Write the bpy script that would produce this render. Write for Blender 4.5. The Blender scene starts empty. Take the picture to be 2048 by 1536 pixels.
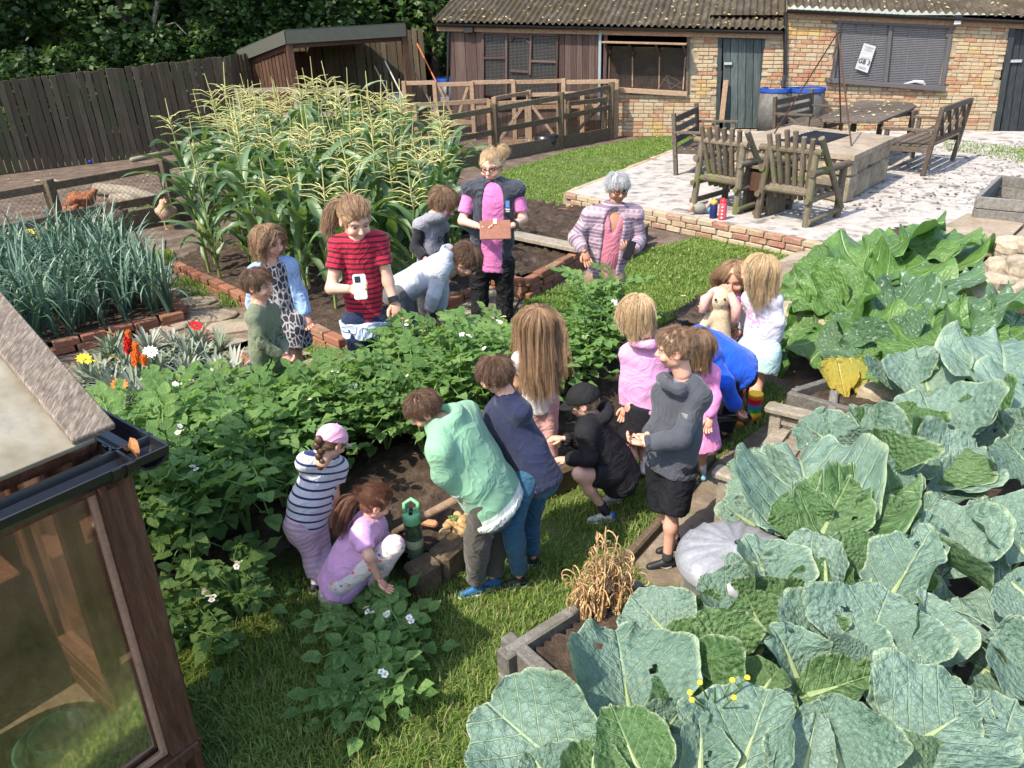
import bpy, math, random
import numpy as np
from mathutils import Matrix, Vector
random.seed(7); RNG = np.random.default_rng(11)
SC = bpy.context.scene; COL = SC.collection
rad = math.radians

# ------------------------------------------------------------------ camera
CAM_H, PITCH, ROLL, FPX = 2.45, rad(25.6), rad(2.3), 1500.0
cR0 = np.array([1., 0, 0]); cF = np.array([0, math.cos(PITCH), -math.sin(PITCH)])
cU0 = np.array([0, math.sin(PITCH), math.cos(PITCH)])
cR = cR0*math.cos(ROLL) - cU0*math.sin(ROLL); cU = cU0*math.cos(ROLL) + cR0*math.sin(ROLL)
cC = np.array([0, 0, CAM_H])
cam_d = bpy.data.cameras.new('camera'); cam = bpy.data.objects.new('camera', cam_d); COL.objects.link(cam)
cam_d.sensor_width = 36; cam_d.lens = FPX/2048*36; cam_d.clip_start = .05; cam_d.clip_end = 300
M = Matrix.Identity(4)
for i in range(3):
    M[i][0], M[i][1], M[i][2], M[i][3] = cR[i], cU[i], -cF[i], cC[i]
cam.matrix_world = M; SC.camera = cam

# ------------------------------------------------------------------ light
SUN_EL = rad(52); SH = np.array([-.80, -.60]); SH = SH/np.linalg.norm(SH)   # towards the sun
SUN_DIR = np.array([SH[0]*math.cos(SUN_EL), SH[1]*math.cos(SUN_EL), math.sin(SUN_EL)])
w = bpy.data.worlds.new('World'); SC.world = w; w.use_nodes = True
nt = w.node_tree; bg = nt.nodes['Background']; sk = nt.nodes.new('ShaderNodeTexSky')
sk.sky_type = 'NISHITA'; sk.sun_disc = False; sk.sun_elevation = SUN_EL
sk.sun_rotation = math.atan2(SH[0], SH[1]); sk.air_density = 1.0; sk.dust_density = 1.5
nt.links.new(sk.outputs[0], bg.inputs[0]); bg.inputs[1].default_value = 0.15
sl = bpy.data.lights.new('sun', 'SUN'); sl.energy = 2.9; sl.angle = rad(.55); sl.color = (1, .91, .76)
so = bpy.data.objects.new('sun', sl); COL.objects.link(so)
so.rotation_euler = Vector(SUN_DIR).to_track_quat('Z', 'Y').to_euler(); so.location = (-8, -3, 12)
SC.view_settings.view_transform = 'Standard'; SC.view_settings.look = 'None'
SC.view_settings.exposure = 1.52; SC.view_settings.gamma = 1; SC.view_settings.use_curve_mapping = False
SC.render.engine = 'CYCLES'
try:
    SC.cycles.max_bounces = 8; SC.cycles.transparent_max_bounces = 12; SC.cycles.caustics_reflective = False; SC.cycles.caustics_refractive = False
except Exception: pass

# ------------------------------------------------------------------ placement helpers
def P(px, py, z=0.0):
    d = cF*FPX + cR*(px-1024) - cU*(py-768); return cC + d*((z-CAM_H)/d[2])
def D(px, py, y):
    d = cF*FPX + cR*(px-1024) - cU*(py-768); return cC + d*(y/d[1])
def A(*v): return np.array(v, float)
def nrm(v):
    v = np.asarray(v, float); return v/(np.linalg.norm(v)+1e-12)

# ------------------------------------------------------------------ mesh helpers
def mkmesh(name, V, F, mats=None, smooth=False, attrs=None, mi=None, uv=None):
    me = bpy.data.meshes.new(name); V = np.asarray(V, np.float32).reshape(-1, 3)
    if isinstance(F, np.ndarray) and F.ndim == 2:
        k = F.shape[1]; n = len(F)
        me.vertices.add(len(V)); me.vertices.foreach_set('co', V.ravel())
        me.loops.add(n*k); me.loops.foreach_set('vertex_index', F.astype(np.int32).ravel())
        me.polygons.add(n); me.polygons.foreach_set('loop_start', np.arange(0, n*k, k, dtype=np.int32))
        me.update(calc_edges=True)
    else:
        me.from_pydata(V.tolist(), [], [tuple(int(i) for i in f) for f in F]); me.update()
    if smooth: me.polygons.foreach_set('use_smooth', np.ones(len(me.polygons), bool))
    for m in (mats if isinstance(mats, (list, tuple)) else [mats]):
        if m is not None: me.materials.append(m)
    if mi is not None: me.polygons.foreach_set('material_index', np.asarray(mi, np.int32))
    for an, arr in (attrs or {}).items():
        arr = np.asarray(arr, np.float32)
        if arr.ndim == 2:
            a = me.attributes.new(an, 'FLOAT_COLOR', 'POINT')
            if arr.shape[1] == 3: arr = np.concatenate([arr, np.ones((len(arr), 1), np.float32)], 1)
            a.data.foreach_set('color', arr.ravel())
        else:
            a = me.attributes.new(an, 'FLOAT', 'POINT'); a.data.foreach_set('value', arr)
    if uv is not None:
        l = me.uv_layers.new(name='UVMap'); li = np.zeros(len(me.loops), np.int32); me.loops.foreach_get('vertex_index', li)
        l.data.foreach_set('uv', np.asarray(uv, np.float32)[li].ravel())
    return me

class MB:
    """collects simple shapes into one mesh"""
    def __init__(s): s.V = []; s.F = []; s.r = []; s.n = 0; s.cur = 0.
    def add(s, V, F):
        V = np.asarray(V, float).reshape(-1, 3)
        s.F += [tuple(int(i)+s.n for i in f) for f in F]; s.V.append(V); s.r += [s.cur]*len(V); s.n += len(V); return s
    def box(s, c, size, X=(1, 0, 0), Y=(0, 1, 0), Z=(0, 0, 1), bev=.0):
        X, Y, Z = (np.asarray(q, float) for q in (X, Y, Z)); c = np.asarray(c, float); h = np.asarray(size, float)/2
        if bev <= 0:
            V = [c+X*h[0]*a+Y*h[1]*b+Z*h[2]*d for a in (-1, 1) for b in (-1, 1) for d in (-1, 1)]
            return s.add(V, [(0, 1, 3, 2), (4, 6, 7, 5), (0, 4, 5, 1), (2, 3, 7, 6), (0, 2, 6, 4), (1, 5, 7, 3)])
        BV, BF = BEVBOX; b = np.minimum(h*.45, bev)
        V = [c + X*(sx*h[0]-(sx*b[0] if ax != 0 else 0)) + Y*(sy*h[1]-(sy*b[1] if ax != 1 else 0)) + Z*(sz*h[2]-(sz*b[2] if ax != 2 else 0)) for (sx, sy, sz, ax) in BV]
        return s.add(V, BF)
    def beam(s, a, b, w, h, up=(0, 0, 1), bev=.004):
        a = np.asarray(a, float); b = np.asarray(b, float); X = nrm(b-a); up = np.asarray(up, float)
        if abs(X@nrm(up)) > .98: up = A(0, 1, 0)
        Y = nrm(np.cross(up, X)); Z = np.cross(X, Y)
        return s.box((a+b)/2, (np.linalg.norm(b-a), w, h), X, Y, Z, bev)
    def tube(s, pts, r, n=8, cap=True):
        pts = [np.asarray(p, float) for p in pts]; k = len(pts)
        r = [r]*k if np.isscalar(r) else list(r)
        T = [nrm(pts[min(i+1, k-1)]-pts[max(i-1, 0)]) for i in range(k)]
        u = nrm(np.cross(T[0], A(.13, .31, .94) if abs(T[0][2]) < .9 else A(1, .1, 0)))
        V = []; F = []
        for i in range(k):
            u = nrm(u-T[i]*(u@T[i])); v = np.cross(T[i], u)
            for j in range(n):
                t = 2*math.pi*j/n; V.append(pts[i]+(u*math.cos(t)+v*math.sin(t))*r[i])
        for i in range(k-1):
            for j in range(n): F.append((i*n+j, i*n+(j+1) % n, (i+1)*n+(j+1) % n, (i+1)*n+j))
        if cap: F += [tuple(range(n-1, -1, -1)), tuple(range((k-1)*n, k*n))]
        return s.add(V, F)
    def lathe(s, c, prof, n=20, ax=(0, 0, 1)):
        c = np.asarray(c, float); ax = nrm(ax); u = nrm(np.cross(ax, A(0, 1, .01) if abs(ax[1]) < .9 else A(1, 0, 0))); v = np.cross(ax, u)
        V = [c+ax*z+(u*math.cos(2*math.pi*j/n)+v*math.sin(2*math.pi*j/n))*r for r, z in prof for j in range(n)]
        F = [(i*n+j, i*n+(j+1) % n, (i+1)*n+(j+1) % n, (i+1)*n+j) for i in range(len(prof)-1) for j in range(n)]
        return s.add(V, F)
    def ball(s, c, r, n=8, m=6, sq=(1, 1, 1)):
        c = np.asarray(c, float); V = [c+A(0, 0, r*sq[2])]; F = []
        for i in range(1, m):
            t = math.pi*i/m
            for j in range(n):
                p = 2*math.pi*j/n; V.append(c+A(math.sin(t)*math.cos(p)*r*sq[0], math.sin(t)*math.sin(p)*r*sq[1], math.cos(t)*r*sq[2]))
        V.append(c-A(0, 0, r*sq[2])); L = len(V)-1
        for j in range(n):
            F.append((0, 1+j, 1+(j+1) % n)); F.append((L, 1+(m-2)*n+(j+1) % n, 1+(m-2)*n+j))
            for i in range(m-2): F.append((1+i*n+j, 1+(i+1)*n+j, 1+(i+1)*n+(j+1) % n, 1+i*n+(j+1) % n))
        return s.add(V, F)
    def quad(s, a, b, c, d): return s.add([a, b, c, d], [(0, 1, 2, 3)])
    def mesh(s, name, mat=None, smooth=False):
        return mkmesh(name, np.concatenate(s.V), s.F, mat, smooth, {'rnd': s.r})
    def build(s, name, mat=None, parent=None, smooth=False, **kw):
        return O(name, s.mesh(name, mat, smooth), parent, **kw)

def _bevbox():
    V = [(sx, sy, sz, ax) for sx in (-1, 1) for sy in (-1, 1) for sz in (-1, 1) for ax in range(3)]
    ix = {v: i for i, v in enumerate(V)}; F = []
    # vertex 'ax' lies on the face whose normal is ax
    for ax in range(3):
        o = [k for k in range(3) if k != ax]
        for sgn in (-1, 1):
            f = []
            for a, b in ((-1, -1), (1, -1), (1, 1), (-1, 1)):
                q = [0, 0, 0]; q[ax] = sgn; q[o[0]] = a; q[o[1]] = b; f.append(ix[(*q, ax)])
            flip = (sgn > 0) == (ax == 1)
            F.append(tuple(f[::-1]) if flip else tuple(f))
    for ax in range(3):       # edges along ax
        o = [k for k in range(3) if k != ax]
        for a in (-1, 1):
            for b in (-1, 1):
                q0 = [0, 0, 0]; q0[o[0]] = a; q0[o[1]] = b; q1 = list(q0); q0[ax] = -1; q1[ax] = 1
                F.append((ix[(*q0, o[0])], ix[(*q1, o[0])], ix[(*q1, o[1])], ix[(*q0, o[1])]))
    for sx in (-1, 1):
        for sy in (-1, 1):
            for sz in (-1, 1): F.append(tuple(ix[(sx, sy, sz, k)] for k in range(3)))
    return V, F
BEVBOX = _bevbox()

# ------------------------------------------------------------------ scene graph helpers
def O(name, me, parent=None, loc=None, rot=None, scale=None, mw=None, label=None, cat=None, group=None, kind=None):
    o = bpy.data.objects.new(name, me); COL.objects.link(o)
    if mw is not None: o.matrix_basis = mw
    else:
        if loc is not None: o.location = loc
        if rot is not None: o.rotation_euler = rot
        if scale is not None: o.scale = scale
    if parent is not None:
        o.parent = parent; o.matrix_parent_inverse = parent['_inv'] if '_inv' in parent.keys() else INV.get(parent.name, Matrix.Identity(4))
    if label: o['label'] = label
    if cat: o['category'] = cat
    if group: o['group'] = group
    if kind: o['kind'] = kind
    return o
INV = {}
def T(name, label, cat, loc, group=None, rz=0):
    o = bpy.data.objects.new(name, None); COL.objects.link(o); o.empty_display_size = .1
    o.location = loc; o.rotation_euler = (0, 0, rz); o['label'] = label; o['category'] = cat
    if group: o['group'] = group
    INV[o.name] = (Matrix.Translation(Vector(loc)) @ Matrix.Rotation(rz, 4, 'Z')).inverted()
    return o
def TL(name, label, cat, loc, group=None, rz=0, s=1.0):
    """thing whose parts are built in local coordinates"""
    o = T(name, label, cat, loc, group, rz); o.scale = (s, s, s); INV[o.name] = Matrix.Identity(4); return o
def frame(c, X, Y, Z, s=(1, 1, 1)):
    m = Matrix.Identity(4)
    for i in range(3):
        m[i][0], m[i][1], m[i][2], m[i][3] = X[i]*s[0], Y[i]*s[1], Z[i]*s[2], c[i]
    return m
def ortho(X, up):
    X = nrm(X); Y = nrm(np.cross(up, X)); return X, Y, np.cross(X, Y)

# ------------------------------------------------------------------ materials
class NG:
    def __init__(s, name):
        s.m = bpy.data.materials.new(name); s.m.use_nodes = True; s.t = s.m.node_tree; s.t.nodes.clear()
        s.out = s.t.nodes.new('ShaderNodeOutputMaterial')
    def n(s, typ, ins=None, **kw):
        nd = s.t.nodes.new('ShaderNode'+typ)
        for k, v in kw.items(): setattr(nd, k, v)
        for k, v in (ins or {}).items():
            i = nd.inputs[k]
            if isinstance(v, bpy.types.NodeSocket): s.t.links.new(v, i)
            else: i.default_value = v
        return nd
    def mth(s, op, a, b=0., c=0., clamp=False):
        return s.n('Math', {0: a, 1: b, 2: c}, operation=op, use_clamp=clamp).outputs[0]
    def mix(s, f, a, b, mode='MIX'):
        nd = s.n('Mix', data_type='RGBA', blend_type=mode)
        for i, v in ((0, f), (6, a), (7, b)):
            if isinstance(v, bpy.types.NodeSocket): s.t.links.new(v, nd.inputs[i])
            else: nd.inputs[i].default_value = (*v, 1) if isinstance(v, (tuple, list)) and len(v) == 3 else v
        return nd.outputs[2]
    def ramp(s, f, stops, interp='LINEAR'):
        nd = s.n('ValToRGB', {0: f}); cr = nd.color_ramp; cr.interpolation = interp
        while len(cr.elements) < len(stops): cr.elements.new(.5)
        for e, (p, c) in zip(cr.elements, stops): e.position = p; e.color = (*c, 1)
        return nd.outputs[0]
    def mr(s, f, a, b, c=0., d=1.):
        return s.n('MapRange', {0: f, 1: a, 2: b, 3: c, 4: d}).outputs[0]
    def noise(s, vec, scale, detail=3., rough=.55, dist=0.):
        return s.n('TexNoise', {'Vector': vec, 'Scale': scale, 'Detail': detail, 'Roughness': rough, 'Distortion': dist}).outputs['Fac']
    def coord(s, kind='Object', stretch=(1, 1, 1)):
        if kind == 'Pos': v = s.n('NewGeometry').outputs['Position']
        else: v = s.n('TexCoord').outputs[kind]
        if stretch != (1, 1, 1): v = s.n('VectorMath', {0: v, 1: stretch}, operation='MULTIPLY').outputs[0]
        return v
    def attr(s, name): return s.n('Attribute', attribute_name=name)
    def orand(s): return s.n('ObjectInfo').outputs['Random']
    def bump(s, h, st, dist=.02, nrmal=None):
        ins = {'Height': h, 'Strength': st, 'Distance': dist}
        if nrmal is not None: ins['Normal'] = nrmal
        return s.n('Bump', ins).outputs[0]
    def bsdf(s, col, rough=.7, normal=None, spec=.3, metal=0., transl=0., tcol=None, sheen=0., sss=0., coat=0.):
        b = s.n('BsdfPrincipled')
        def st(k, v):
            if v is None or k not in b.inputs: return
            if isinstance(v, bpy.types.NodeSocket): s.t.links.new(v, b.inputs[k])
            else: b.inputs[k].default_value = (*v, 1) if isinstance(v, tuple) and len(v) == 3 else v
        st('Base Color', col); st('Roughness', rough); st('Normal', normal); st('Specular IOR Level', spec); st('Metallic', metal)
        st('Sheen Weight', sheen); st('Coat Weight', coat)
        if sss > 0: st('Subsurface Weight', sss); b.inputs['Subsurface Radius'].default_value = (.6, .2, .1); b.inputs['Subsurface Scale'].default_value = .01
        o = b.outputs[0]
        if transl > 0:
            tb = s.n('BsdfTranslucent')
            c = tcol if tcol is not None else col
            if isinstance(c, bpy.types.NodeSocket): s.t.links.new(c, tb.inputs[0])
            else: tb.inputs[0].default_value = (*c, 1)
            if normal is not None: s.t.links.new(normal, tb.inputs['Normal'])
            o = s.n('MixShader', {0: transl, 1: o, 2: tb.outputs[0]}).outputs[0]
        s.t.links.new(o, s.out.inputs[0]); return s.m

def mat(name, stops, scale=6., detail=4., rough=.75, bump=.3, bscale=None, stretch=(1, 1, 1), spec=.25, rnd=0., attr=None,
        coord='Object', metal=0., bdist=.01, rough2=None, transl=0., sheen=0., rscale=1., moss=None):
    """noise-driven colour ramp + bump; rnd mixes in a per-object (or per-piece attribute) random value"""
    g = NG(name); v = g.coord(coord, stretch)
    r = g.attr(attr).outputs['Fac'] if attr else g.orand()
    if rnd > 0:
        off = g.mth('MULTIPLY', r, 37.); v2 = g.n('VectorMath', {0: v, 1: g.n('CombineXYZ', {0: off, 1: off, 2: off}).outputs[0]}, operation='ADD').outputs[0]
    else: v2 = v
    f = g.noise(v2, scale, detail, .6)
    f = g.mr(f, .28, .72)
    if rnd > 0: f = g.mth('ADD', g.mth('MULTIPLY', f, 1-rnd), g.mth('MULTIPLY', r, rnd))
    c = g.ramp(f, stops)
    fine = g.noise(v2, (bscale or scale*5), 5, .65)
    c = g.mix(.5, c, g.mix(1., c, g.ramp(g.mr(fine, .3, .7), [(0, (.55, .55, .55)), (1, (1.3, 1.3, 1.3))]), 'MULTIPLY'))
    if moss:
        mf = g.mr(g.noise(g.coord('Pos'), moss[1], 4, .6), moss[2], moss[2]+.12); c = g.mix(g.mth('MULTIPLY', mf, moss[3] if len(moss) > 3 else .8), c, moss[0])
    nb = g.bump(fine, bump, bdist) if bump else None
    ro = g.mr(fine, .3, .7, rough, rough2) if rough2 else rough
    return g.bsdf(c, ro, nb, spec, metal, transl, sheen=sheen)
def flat(name, c, rough=.5, spec=.4, metal=0., bump=0., bscale=60, transl=0.):
    return mat(name, [(0, tuple(x*.88 for x in c)), (1, tuple(min(1, x*1.08) for x in c))], scale=12, rough=rough, spec=spec, metal=metal, bump=bump, bscale=bscale, transl=transl)

def in_poly(X, Y, poly):
    ins = np.zeros(len(X), bool); n = len(poly); j = n-1
    for i in range(n):
        xi, yi = poly[i][:2]; xj, yj = poly[j][:2]
        c = ((yi > Y) != (yj > Y)) & (X < (xj-xi)*(Y-yi)/(yj-yi+1e-12)+xi); ins ^= c; j = i
    return ins
def vnoise(p, f, seed=0):
    """cheap smooth pseudo-noise on Nx3, about -1..1"""
    r = np.random.default_rng(seed); out = 0
    for k in range(4):
        d = r.normal(size=3); d /= np.linalg.norm(d); e = r.normal(size=3); e /= np.linalg.norm(e)
        out = out+np.sin(p@d*f*(1+.35*k)+r.uniform(0, 6)+1.7*np.sin(p@e*f*.6+r.uniform(0, 6)))
    return out/2.6
# ================================================================== smooth body surfaces (distance field -> surface nets)
class Field:
    def __init__(s, lo, hi, h):
        s.lo = np.asarray(lo, np.float32); s.h = h; s.n = np.maximum(3, np.ceil((np.asarray(hi)-s.lo)/h).astype(int)+1); s.V = np.full(s.n, .5, np.float32)
    def blk(s, lo, hi):
        i0 = np.clip(np.floor((np.asarray(lo)-s.lo)/s.h).astype(int), 0, s.n-1); i1 = np.clip(np.ceil((np.asarray(hi)-s.lo)/s.h).astype(int)+1, 1, s.n)
        if (i1 <= i0).any(): return None
        ax = [s.lo[k]+s.h*np.arange(i0[k], i1[k], dtype=np.float32) for k in range(3)]
        return tuple(slice(a, b) for a, b in zip(i0, i1)), ax[0][:, None, None], ax[1][None, :, None], ax[2][None, None, :]
    def put(s, sl, d, k, sub=False):
        v = s.V[sl]
        if sub:
            d = -d; hh = np.maximum(k-np.abs(v-d), 0)/k if k > 0 else 0; s.V[sl] = np.maximum(v, d)+hh*hh*k*.25
        else:
            hh = np.maximum(k-np.abs(v-d), 0)/k if k > 0 else 0; s.V[sl] = np.minimum(v, d)-hh*hh*k*.25
    def cone(s, a, b, ra, rb, k=.03, fl=None, sub=False):
        """round cone; fl=(normal, factor) squashes it along a direction"""
        a = np.asarray(a, float); b = np.asarray(b, float); R = max(ra, rb)+k+2*s.h
        q = s.blk(np.minimum(a, b)-R, np.maximum(a, b)+R)
        if q is None: return
        sl, X, Y, Z = q; ba = b-a; L2 = float(ba@ba)+1e-9
        px_, py_, pz_ = X-a[0], Y-a[1], Z-a[2]; t = np.clip((px_*ba[0]+py_*ba[1]+pz_*ba[2])/L2, 0, 1)
        dx, dy, dz = px_-t*ba[0], py_-t*ba[1], pz_-t*ba[2]; r = ra+(rb-ra)*t; e = 1.
        if fl is not None:
            n, f = fl; m = (dx*n[0]+dy*n[1]+dz*n[2])*(1/f-1); dx, dy, dz = dx+m*n[0], dy+m*n[1], dz+m*n[2]; e = .5*(1+f)
        s.put(sl, (np.sqrt(dx*dx+dy*dy+dz*dz)-r)*e, k, sub)
    def ell(s, c, r, M=None, k=.02, sub=False):
        c = np.asarray(c, float); r = np.asarray(r, float); R = r.max()+k+2*s.h; q = s.blk(c-R, c+R)
        if q is None: return
        sl, X, Y, Z = q; X, Y, Z = X-c[0], Y-c[1], Z-c[2]
        if M is not None: X, Y, Z = (X*M[0][0]+Y*M[0][1]+Z*M[0][2], X*M[1][0]+Y*M[1][1]+Z*M[1][2], X*M[2][0]+Y*M[2][1]+Z*M[2][2])
        k0 = np.sqrt((X/r[0])**2+(Y/r[1])**2+(Z/r[2])**2); k1 = np.sqrt((X/r[0]**2)**2+(Y/r[1]**2)**2+(Z/r[2]**2)**2)+1e-6
        s.put(sl, (k0*(k0-1)/k1), k, sub)
    def cut(s, n, p, k=0.):
        """remove everything on the positive side of the plane through p"""
        n = np.asarray(n, float)/np.linalg.norm(n); sl, X, Y, Z = s.blk(s.lo, s.lo+s.h*s.n)
        s.V = np.maximum(s.V, (X*n[0]+Y*n[1]+Z*n[2]-float(n@np.asarray(p))).astype(np.float32))
    def wrinkle(s, amp, f, seed):
        sl, X, Y, Z = s.blk(s.lo, s.lo+s.h*s.n); r = np.random.default_rng(seed); o = 0
        for k in range(4):
            d = r.normal(size=3); d /= np.linalg.norm(d); e = r.normal(size=3)*.6
            o = o+np.sin((X*d[0]+Y*d[1]+Z*d[2])*f*(1+.3*k)+r.uniform(0, 6)+1.6*np.sin((X*e[0]+Y*e[1]+Z*e[2])*f*.5+r.uniform(0, 6)))
        s.V += (amp*.5*o).astype(np.float32)
    def mesh(s):
        V = s.V; S = V < 0; n = s.n
        c = [S[i:n[0]-1+i, j:n[1]-1+j, k:n[2]-1+k] for i in (0, 1) for j in (0, 1) for k in (0, 1)]
        cnt = sum(x.astype(np.int8) for x in c); act = (cnt > 0) & (cnt < 8); ijk = np.argwhere(act)
        if len(ijk) == 0: return np.zeros((0, 3)), np.zeros((0, 4), int)
        off = np.array([(i, j, k) for i in (0, 1) for j in (0, 1) for k in (0, 1)])
        vals = np.stack([V[ijk[:, 0]+o[0], ijk[:, 1]+o[1], ijk[:, 2]+o[2]] for o in off], 1); acc = np.zeros((len(ijk), 3)); num = np.zeros(len(ijk))
        for a in range(8):
            for b in range(a+1, 8):
                if np.abs(off[a]-off[b]).sum() != 1: continue
                m = (vals[:, a] < 0) != (vals[:, b] < 0); t = np.where(m, vals[:, a]/(vals[:, a]-vals[:, b]+1e-12), 0)
                acc += np.where(m[:, None], off[a]+t[:, None]*(off[b]-off[a]), 0); num += m
        P_ = s.lo+(ijk+acc/num[:, None])*s.h; idx = -np.ones(act.shape, int); idx[tuple(ijk.T)] = np.arange(len(ijk)); Fs = []
        for ax in range(3):
            sl0 = [slice(None)]*3; sl1 = [slice(None)]*3; sl0[ax] = slice(0, -1); sl1[ax] = slice(1, None); A0, A1 = S[tuple(sl0)], S[tuple(sl1)]
            e = np.argwhere(A0 != A1); u, v = (ax+1) % 3, (ax+2) % 3; ok = (e[:, u] > 0) & (e[:, v] > 0) & (e[:, u] < n[u]-1) & (e[:, v] < n[v]-1); e = e[ok]; du = np.zeros(3, int); dv = np.zeros(3, int); du[u] = 1; dv[v] = 1
            q = np.stack([idx[tuple((e-du-dv).T)], idx[tuple((e-dv).T)], idx[tuple(e.T)], idx[tuple((e-du).T)]], 1); fl = ~A0[tuple(e.T)]; q[fl] = q[fl][:, ::-1]; Fs.append(q)
        return P_, np.concatenate(Fs)
def sdf_mesh(fn, lo, hi, h):
    s = Field(lo, hi, h); fn(s); return s.mesh()
# ================================================================== MATERIALS OF THE SETTING
M_soil = mat('soil', [(0, (.028, .018, .013)), (.55, (.06, .041, .029)), (1, (.12, .088, .062))], 9, 6, .95, .9, 40, coord='Pos', bdist=.03)
M_run = mat('run_earth', [(0, (.06, .042, .032)), (.5, (.11, .08, .06)), (1, (.19, .145, .11))], 3.5, 6, .95, .8, 26, coord='Pos', bdist=.03)
M_lawn = mat('lawn', [(0, (.045, .065, .016)), (.5, (.075, .11, .026)), (.85, (.12, .14, .05)), (1, (.19, .16, .085))], 2.3, 6, .95, .6, 60, coord='Pos', bdist=.02)
M_path = mat('path', [(0, (.09, .068, .046)), (.5, (.16, .125, .09)), (1, (.26, .215, .16))], 4, 6, .92, .6, 30, coord='Pos', moss=((.05, .075, .02), 3., .56, .6), bdist=.02)
M_flag = mat('flagstone', [(0, (.15, .115, .08)), (.5, (.25, .2, .145)), (1, (.34, .285, .22))], 5, 6, .85, .5, 30, coord='Pos', rnd=.4, moss=((.06, .08, .03), 2.6, .58, .5))
M_gravel = mat('patio_gravel', [(0, (.17, .15, .13)), (.35, (.33, .305, .28)), (1, (.42, .395, .365))], 7, 8, .9, .5, 90, coord='Pos', moss=((.10, .08, .065), 4.0, .54, .8))
def brickmat(nm, stops, attr=None, moss=None): return mat(nm, stops, 14, 5, .9, .6, 60, rnd=.62, attr=attr, coord='Pos', bdist=.006, moss=moss)
B_WALL = [(0, (.17, .115, .08)), (.16, (.24, .17, .11)), (.24, (.34, .27, .18)), (.42, (.38, .305, .205)), (.56, (.35, .255, .155)), (.68, (.33, .21, .125)), (.80, (.32, .15, .09)), (.9, (.27, .105, .065)), (1, (.37, .30, .22))]
B_PATIO = [(0, (.33, .26, .18)), (.35, (.37, .30, .21)), (.6, (.32, .23, .15)), (.78, (.27, .14, .10)), (1, (.25, .10, .07))]
B_EDGE = [(0, (.13, .085, .06)), (.3, (.21, .085, .05)), (.6, (.25, .11, .065)), (.85, (.25, .15, .095)), (1, (.20, .155, .11))]
YL = ((.42, .30, .06), 1.3, .56, .55)
M_bw = brickmat('wall_brick', B_WALL, None, YL); M_bwj = brickmat('wall_brick_joined', B_WALL, 'rnd', YL)
M_bp = brickmat('patio_brick', B_PATIO); M_be = brickmat('edging_brick', B_EDGE, None, ((.07, .075, .03), 5, .57, .6))
M_mortar = mat('mortar', [(0, (.20, .17, .12)), (1, (.33, .28, .2))], 8, 5, .95, .5, 60, coord='Pos')
def woodmat(nm, c0, c1, c2, st=(3, 3, .35), rnd=.4, rough=.8, sc=9., moss=None, bump=.5):
    return mat(nm, [(0, c0), (.5, c1), (1, c2)], sc, 6, rough, bump, 36, st, rnd=rnd, moss=moss, bdist=.006)
GM = ((.075, .085, .03), 3., .55, .55)
M_fence = woodmat('fence_wood', (.042, .031, .019), (.08, .06, .037), (.145, .112, .075), (6, 6, .5), .5, moss=((.05, .06, .022), 1.2, .53, .6))
M_rail = woodmat('rail_wood', (.05, .036, .022), (.095, .07, .043), (.16, .125, .085), (2, 2, 2), .35, moss=GM)
M_pale = woodmat('pale_rail_wood', (.16, .10, .06), (.27, .18, .115), (.36, .27, .19), (2, 2, 2), .35)
M_redw = woodmat('red_brown_wood', (.035, .017, .010), (.065, .032, .019), (.11, .06, .038), (4, 4, .6), .35)
M_clad = woodmat('cladding_wood', (.035, .019, .015), (.07, .043, .036), (.14, .10, .085), (7, 7, .45), .5)
M_grey = woodmat('weathered_wood', (.13, .105, .075), (.23, .195, .15), (.34, .31, .26), (2.5, 2.5, 2.5), .4, moss=((.09, .1, .03), 4, .56, .5))
M_log = woodmat('log_wood', (.06, .045, .03), (.115, .09, .062), (.19, .165, .125), (3, 3, .8), .45, moss=((.10, .12, .03), 3.2, .53, .65))
M_dark = woodmat('dark_bench_wood', (.045, .032, .022), (.085, .065, .047), (.15, .125, .1), (2.5, 2.5, 2.5), .4)
M_slp = woodmat('sleeper_wood', (.06, .055, .048), (.13, .12, .105), (.24, .225, .2), (3, 3, 3), .45, moss=((.08, .085, .03), 4, .6, .5))
M_stain = woodmat('greenhouse_wood', (.045, .019, .011), (.078, .034, .020), (.12, .06, .037), (5, 5, .5), .2, .55)
M_black = flat('black_plastic', (.012, .012, .014), .28, .5)
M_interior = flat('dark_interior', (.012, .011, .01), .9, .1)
M_paintdoor = woodmat('black_door_paint', (.012, .016, .018), (.022, .027, .03), (.05, .06, .06), (5, 5, .5), .3, .6)
M_fascia = flat('felt_fascia', (.075, .08, .065), .8, .2, bump=.2)
M_felt = flat('roof_felt', (.05, .055, .05), .9, .2, bump=.3)
M_roof = mat('corrugated_sheet', [(0, (.028, .021, .013)), (.5, (.06, .047, .031)), (1, (.11, .09, .064))], 3.5, 7, .9, .5, 40, coord='Pos', moss=((.045, .034, .015), 1.6, .52, .7))
M_wire = flat('wire', (.22, .21, .2), .5, .5, .6)
M_wired = flat('rusty_wire', (.10, .065, .05), .7, .4, .3)
M_metal = flat('galvanised', (.5, .51, .52), .42, .5, .75)
M_stone = mat('rubble_stone', [(0, (.17, .13, .09)), (.5, (.31, .255, .185)), (1, (.45, .39, .30))], 8, 6, .92, .7, 40, coord='Pos', rnd=.3, moss=((.10, .085, .06), 4, .57, .6), bdist=.015)
M_leaflit = mat('fallen_leaf', [(0, (.13, .07, .03)), (.5, (.35, .26, .1)), (1, (.55, .5, .3))], 3, 2, .8, .2, rnd=.9, attr='rnd', transl=.2)
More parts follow.
